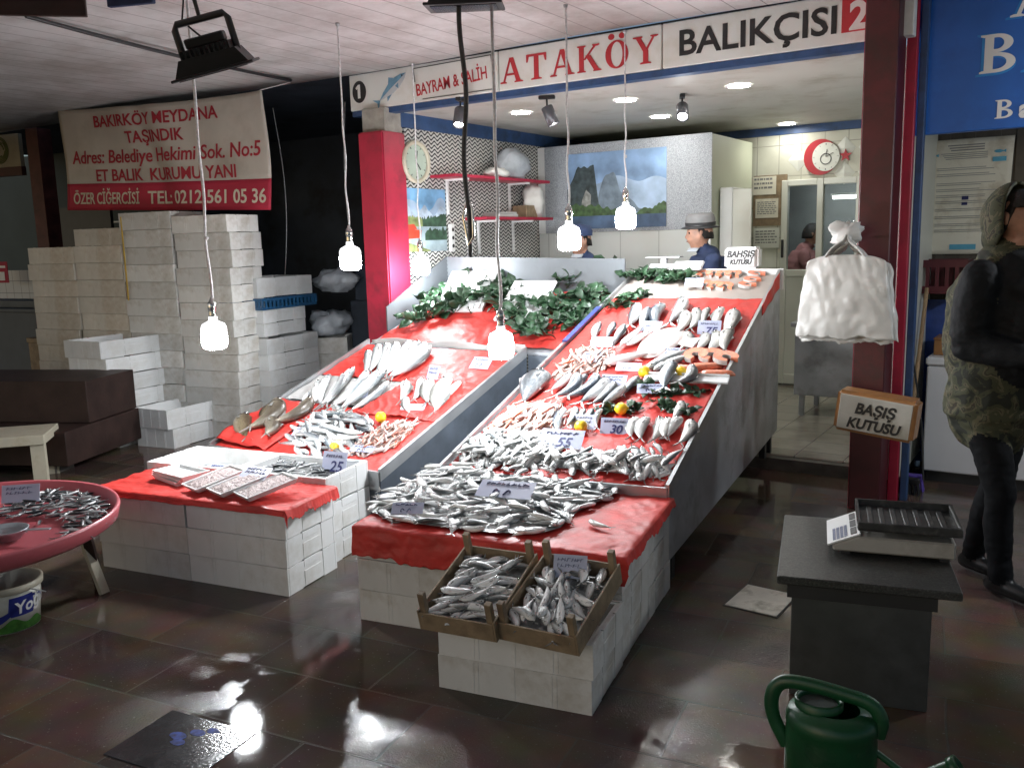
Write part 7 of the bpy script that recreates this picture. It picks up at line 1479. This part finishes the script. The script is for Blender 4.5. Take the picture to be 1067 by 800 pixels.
def face_parts(t, c, d, s=1.0, brow=True):
    c = Vector(c); d = Vector(d).normalized(); up = Vector((0, 0, 1)); r = d.cross(up); e = MB(); b = MB()
    for q in (-1, 1):
        e.ball(c + d * 0.080 * s + up * 0.012 * s + r * q * 0.033 * s, 0.011 * s, 10, 6); b.tube([c + d * 0.090 * s + up * 0.036 * s + r * q * 0.016 * s, c + d * 0.084 * s + up * 0.040 * s + r * q * 0.050 * s], 0.005 * s, 6)
    e.ob('eye', F_eye, t); b.ob('eyebrow', M_hair, t)
    MB().tube([c + d * 0.096 * s - up * 0.057 * s + r * 0.020 * s, c + d * 0.099 * s - up * 0.057 * s, c + d * 0.096 * s - up * 0.057 * s - r * 0.020 * s], 0.004 * s, 6).ob('mouth', mat('lip', (0.30, 0.12, 0.10), 0.5), t)
def hair_cap(t, c, d, s=1.0, name='hair', m=None, low=-0.02, grow=1.0):
    c = Vector(c); d = Vector(d).normalized(); r = d.cross(Vector((0, 0, 1))); g = MB()
    B = Matrix((d, -r, Vector((0, 0, 1)))).transposed().to_4x4()
    def f(u, v):
        a = 2 * PI * u; lo = low + (0.075 if math.cos(a) > 0.35 else 0.0 if math.cos(a) > 0 else -0.03); q = v * PI / 2; x = 0.112 * math.cos(q) * math.cos(a); y = 0.092 * math.cos(q) * math.sin(a); z = (lo + (0.135 - lo) * math.sin(q))
        n = 1 + 0.05 * mnoise.noise(Vector((x * 40, y * 40, z * 40))); return c + (B @ Vector((x * n - 0.012, y * n, z))) * s * grow
    g.grid(f, 32, 10); o = g.ob(name, m or M_hair, t); mod_solid(o, 0.012, -1); return o
def hand(segs, w, d, up, s=1.0, mi=0, curl=0.5, side=1):
    # palm, four unequal curled fingers and a thumb from the side near the wrist
    w = Vector(w); d = Vector(d).normalized(); up = Vector(up); up = (up - d * up.dot(d)).normalized(); r = d.cross(up) * side
    segs.append(([w, w + d * 0.045 * s, w + d * 0.085 * s], [0.024 * s, 0.036 * s, 0.034 * s], mi, (1.0, 0.55)))
    for k, (o, L) in enumerate(((-0.030, 0.068), (-0.010, 0.078), (0.010, 0.073), (0.029, 0.058))):
        b = w + d * 0.082 * s + r * o * s; a1 = (d * math.cos(curl) - up * math.sin(curl)); a2 = (d * math.cos(curl * 2) - up * math.sin(curl * 2))
        segs.append(([b, b + a1 * L * 0.5 * s, b + a1 * L * 0.5 * s + a2 * L * 0.5 * s], [0.0095 * s, 0.009 * s, 0.007 * s], mi, (1, 1)))
    b = w + d * 0.025 * s - r * 0.028 * s
    segs.append(([b, b + (d * 0.6 - r * 0.8) * 0.035 * s, b + (d * 0.9 - r * 0.75 - up * 0.3) * 0.062 * s], [0.012 * s, 0.0105 * s, 0.008 * s], mi, (1, 1)))

def camo_mat():
    m = bpy.data.materials.new('camouflage_cloth'); m.use_nodes = True
    N, L, b = nodes(m); tc = N.new('ShaderNodeTexCoord'); n = N.new('ShaderNodeTexNoise'); n.inputs['Scale'].default_value = 15; n.inputs['Detail'].default_value = 3.5; n.inputs['Distortion'].default_value = 0.9
    L.new(tc.outputs['Object'], n.inputs['Vector']); r = N.new('ShaderNodeValToRGB'); r.color_ramp.interpolation = 'CONSTANT'; e = r.color_ramp.elements
    e[0].color = (0.016, 0.018, 0.011, 1); e[1].position = 0.44; e[1].color = (0.050, 0.052, 0.026, 1)
    for p, c in ((0.54, (0.10, 0.09, 0.05, 1)), (0.60, (0.035, 0.03, 0.018, 1)), (0.66, (0.065, 0.065, 0.035, 1))): k = e.new(p); k.color = c
    L.new(n.outputs['Fac'], r.inputs['Fac']); L.new(r.outputs['Color'], b.inputs['Base Color']); b.inputs['Roughness'].default_value = 0.85; return m
M_camo = camo_mat()
# man in camouflage hood and black puffer, stepping along at the right edge, turned to the right
pm = thing('person', 'man in camouflage hood, black puffer sleeves and dark jeans walking past freezer', 'person', (-0.29, 4.50, 0))
fd = Vector((0.80, -0.55, 0)).normalized(); sd = Vector((fd.y, -fd.x, 0))     # facing, and his right hand side
def B(f, s, z): return fd * f + sd * s + Vector((0, 0, z))
hc = B(0.03, 0, 1.675)
S_ = []
S_.append(([B(-0.05, 0, 0.98), B(-0.07, 0, 1.16), B(-0.04, 0, 1.34), B(-0.02, 0, 1.48)], [0.185, 0.20, 0.21, 0.14], 1, (0.95, 1.12)))
S_.append(([B(0.07, 0, 1.06), B(0.08, 0, 1.2), B(0.05, 0, 1.40)], [0.150, 0.17, 0.175], 0, (0.85, 1.12)))
S_.append(([B(-0.05, 0, 0.80), B(-0.05, 0, 0.90), B(-0.05, 0, 1.02)], [0.205, 0.205, 0.19], 1, (0.95, 1.0)))
for q in (-1, 1):
    sh_ = B(-0.01, q * 0.170, 1.42); el = B(-0.02, q * 0.205, 1.14); wr = B(0.22, q * 0.14, 1.10)
    S_.append(([sh_, sh_.lerp(el, 0.5) + sd * q * 0.015, el], [0.092, 0.094, 0.086, 0.078], 0, (1, 1))); S_.append(([el, el.lerp(wr, 0.5), wr], [0.078, 0.072, 0.062, 0.052], 0, (1, 1)))
    hand(S_, wr + (wr - el).normalized() * 0.03, (B(0.25, q * 0.02, 1.07) - wr) + fd * 0.08, ZUP, 1.0, 3, 0.7, q)
for q, kn, an in ((-1, B(-0.05, -0.07, 0.47), B(-0.14, -0.05, 0.10)), (1, B(0.09, 0.085, 0.47), B(0.12, 0.09, 0.09))):
    hp0 = B(-0.05, q * 0.095, 0.86)
    S_.append(([hp0, hp0.lerp(kn, 0.5) + fd * 0.01, kn], [0.104, 0.084, 0.064], 2, (1, 1))); S_.append(([kn, kn.lerp(an, 0.4) - fd * 0.015, an], [0.064, 0.062, 0.052], 2, (1, 1)))
    S_.append(([an + Vector((0, 0, -0.005)), Vector((an.x, an.y, 0.045)) - fd * 0.03], [0.048, 0.042], 4, (1, 1))); S_.append(([Vector((an.x, an.y, 0.042)) - fd * 0.05, Vector((an.x, an.y, 0.045)) + fd * 0.06, Vector((an.x, an.y, 0.036)) + fd * 0.16], [0.040, 0.043, 0.033], 4, (1.05, 0.9)))
S_.append(([B(0.0, 0, 1.46), B(0.02, 0, 1.58)], [0.062, 0.056], 3, (1, 1)))
S_ += head_segs(hc, fd, 1.02, 3)
body(pm, S_, [M_blackcloth, M_camo, M_jeans, M_skin, M_shoe], 0.011)
face_parts(pm, hc, fd, 1.02)
hair_cap(pm, hc + Vector((0, 0, 0.0)), fd, 1.0)
# the hood: a shell round the head, open to the face
g = MB()
def hoodf(u, v):
    a = R_(74 + 212 * u); q = R_(-62 + 152 * v); k = 1 + 0.05 * mnoise.noise(Vector((u * 6, v * 5, 4)))
    x = 0.135 * math.cos(q) * math.cos(a) * k - 0.025; y = 0.125 * math.cos(q) * math.sin(a) * k; z = 0.150 * math.sin(q) + 0.012
    if v < 0.25: x -= 0.05 * (0.25 - v) / 0.25; y *= 1 + 0.25 * (0.25 - v) / 0.25
    return hc + fd * x + sd * -y + Vector((0, 0, z))
g.grid(hoodf, 36, 20); mod_solid(g.ob('hood', M_camo, pm), 0.014, 0)
# fishmonger with grey hat behind the counter
def vendor(label, loc, fdv, H, coat, lean=0.10, hat=None, mask=True, scale=1.0, hairs=True, arms='work'):
    t = thing('person', label, 'person', loc); fv = Vector(fdv).normalized(); sv = Vector((fv.y, -fv.x, 0)); k = H / 1.75
    def Q(f, s, z): return fv * f * k + sv * s * k + Vector((0, 0, z * k))
    h = Q(0.10 + lean, 0, 1.60); seg = []
    seg.append(([Q(0, 0, 0.92), Q(0.02, 0, 1.10), Q(0.05 + lean * 0.5, 0, 1.28), Q(0.04 + lean * 0.7, 0, 1.42)], [0.165 * k, 0.165 * k, 0.175 * k, 0.12 * k], 0, (0.78, 1.14)))
    for q in (-1, 1):
        s0 = Q(0.04 + lean * 0.6, q * 0.185, 1.38); el = Q(0.10 + lean * 0.6, q * 0.23, 1.10); wr = Q(0.34 + lean * 0.6, q * 0.10, 1.02)
        seg.append(([s0, s0.lerp(el, 0.5), el], [0.072 * k, 0.062 * k, 0.055 * k], 0, (1, 1))); seg.append(([el, el.lerp(wr, 0.5), wr], [0.055 * k, 0.048 * k, 0.036 * k], 0 if coat is not M_pinkshirt else 1, (1, 1))); hand(seg, wr, (wr - el), ZUP, k, 1, 0.6, q)
        hp0 = Q(0, q * 0.09, 0.90); kn = Q(0.02, q * 0.10, 0.48); an = Q(0, q * 0.10, 0.08)
        seg.append(([hp0, kn], [0.10 * k, 0.065 * k], 2, (1, 1))); seg.append(([kn, an], [0.065 * k, 0.048 * k], 2, (1, 1))); seg.append(([Vector((an.x, an.y, 0.045)) - fv * 0.04, Vector((an.x, an.y, 0.04)) + fv * 0.16], [0.042, 0.034], 2, (1, 1)))
    seg.append(([Q(0.05 + lean * 0.8, 0, 1.40), Q(0.08 + lean, 0, 1.52)], [0.058 * k, 0.054 * k], 1, (1, 1))); seg += head_segs(h, fv - Vector((0, 0, 0.0)), k, 1)
    body(t, seg, [coat, M_skin, M_jeans], 0.012); face_parts(t, h, fv, k)
    if hairs: hair_cap(t, h, fv, k * (0.96 if hat else 1.0), low=-0.01)
    if hat == 'hat':
        T = Matrix.Translation(h + Vector((0, 0, 0.062 * k)) - fv * 0.01) @ Matrix.Rotation(R_(4), 4, 'X')
        MB().lathe([(0.105, 0.0), (0.108, 0.05), (0.10, 0.085), (0.085, 0.10), (0.0, 0.104)], 32, 0, T @ Matrix.Diagonal((1.08, 0.98, 1, 1))).ob('hat', M_hat, t)
        MB().lathe([(0.10, 0.004), (0.150, -0.012), (0.151, -0.008), (0.10, 0.010)], 32, 0, T).ob('hat_brim', M_black, t)
        MB().lathe([(0.109, 0.002), (0.112, 0.032), (0.108, 0.033)], 32, 0, T @ Matrix.Diagonal((1.08, 0.98, 1, 1))).ob('hat_band', M_black, t)
    if hat == 'cap':
        T = Matrix.Translation(h + Vector((0, 0, 0.05 * k)))
        MB().lathe([(0.104, 0.0), (0.106, 0.04), (0.085, 0.085), (0.0, 0.105)], 28, 0, T @ Matrix.Diagonal((1.05, 1, 1, 1))).ob('cap', M_navy, t)
    if mask:
        g = MB(); r = fv.cross(ZUP)
        g.grid(lambda u, v: h + fv * (0.078 - 0.07 * (2 * u - 1) ** 2 + 0.02 * (1 - v)) * k + r * (2 * u - 1) * 0.062 * k + Vector((0, 0, (-0.138 + 0.030 * v) * k)), 14, 6); mod_solid(g.ob('face_mask', mat('pale_mask', (0.45, 0.48, 0.52), 0.8), t), 0.003)
    return t
vp = pyy(742, 245, 6.62)
vendor('man in grey brimmed hat and navy coat behind the counter, mask under his chin', (vp.x + 0.02, 6.72, 0.10), (-0.85, -0.50, 0), 1.70, M_navy, 0.06, 'hat')
vb = pyy(620, 250, 6.75)
vendor('man in dark blue cap and jacket half hidden behind a glowing bulb', (vb.x - 0.02, 6.75, 0.10), (-0.4, -0.92, 0), 1.66, M_navy, 0.05, 'cap')
vk = pyy(838, 250, 9.9)
vendor('man in faded pink T-shirt with mask seen from behind through the window', (vk.x - 0.12, 9.95, 0.10), (0.92, 0.30, 0), 1.66, M_pinkshirt, 0.10, None)
# clear scale on the top counter behind the leaves
gs = pyy(690, 262, 6.1)
cs = thing('counter_scale', 'small white kitchen scale standing on the counter board behind leaves', 'scale', (gs.x, 6.14, RBL.z + 0.085), R_(5))
MB().box(-0.13, 0.13, -0.05, 0.05, 0.045, 0.052).ob('pan', M_steel, cs); MB().box(-0.02, 0.02, -0.02, 0.02, 0, 0.044).ob('post', M_whiteplastic, cs); MB().box(-0.10, 0.10, -0.045, 0.045, -0.03, -0.001).ob('body', M_whiteplastic, cs, bevel=0.006)
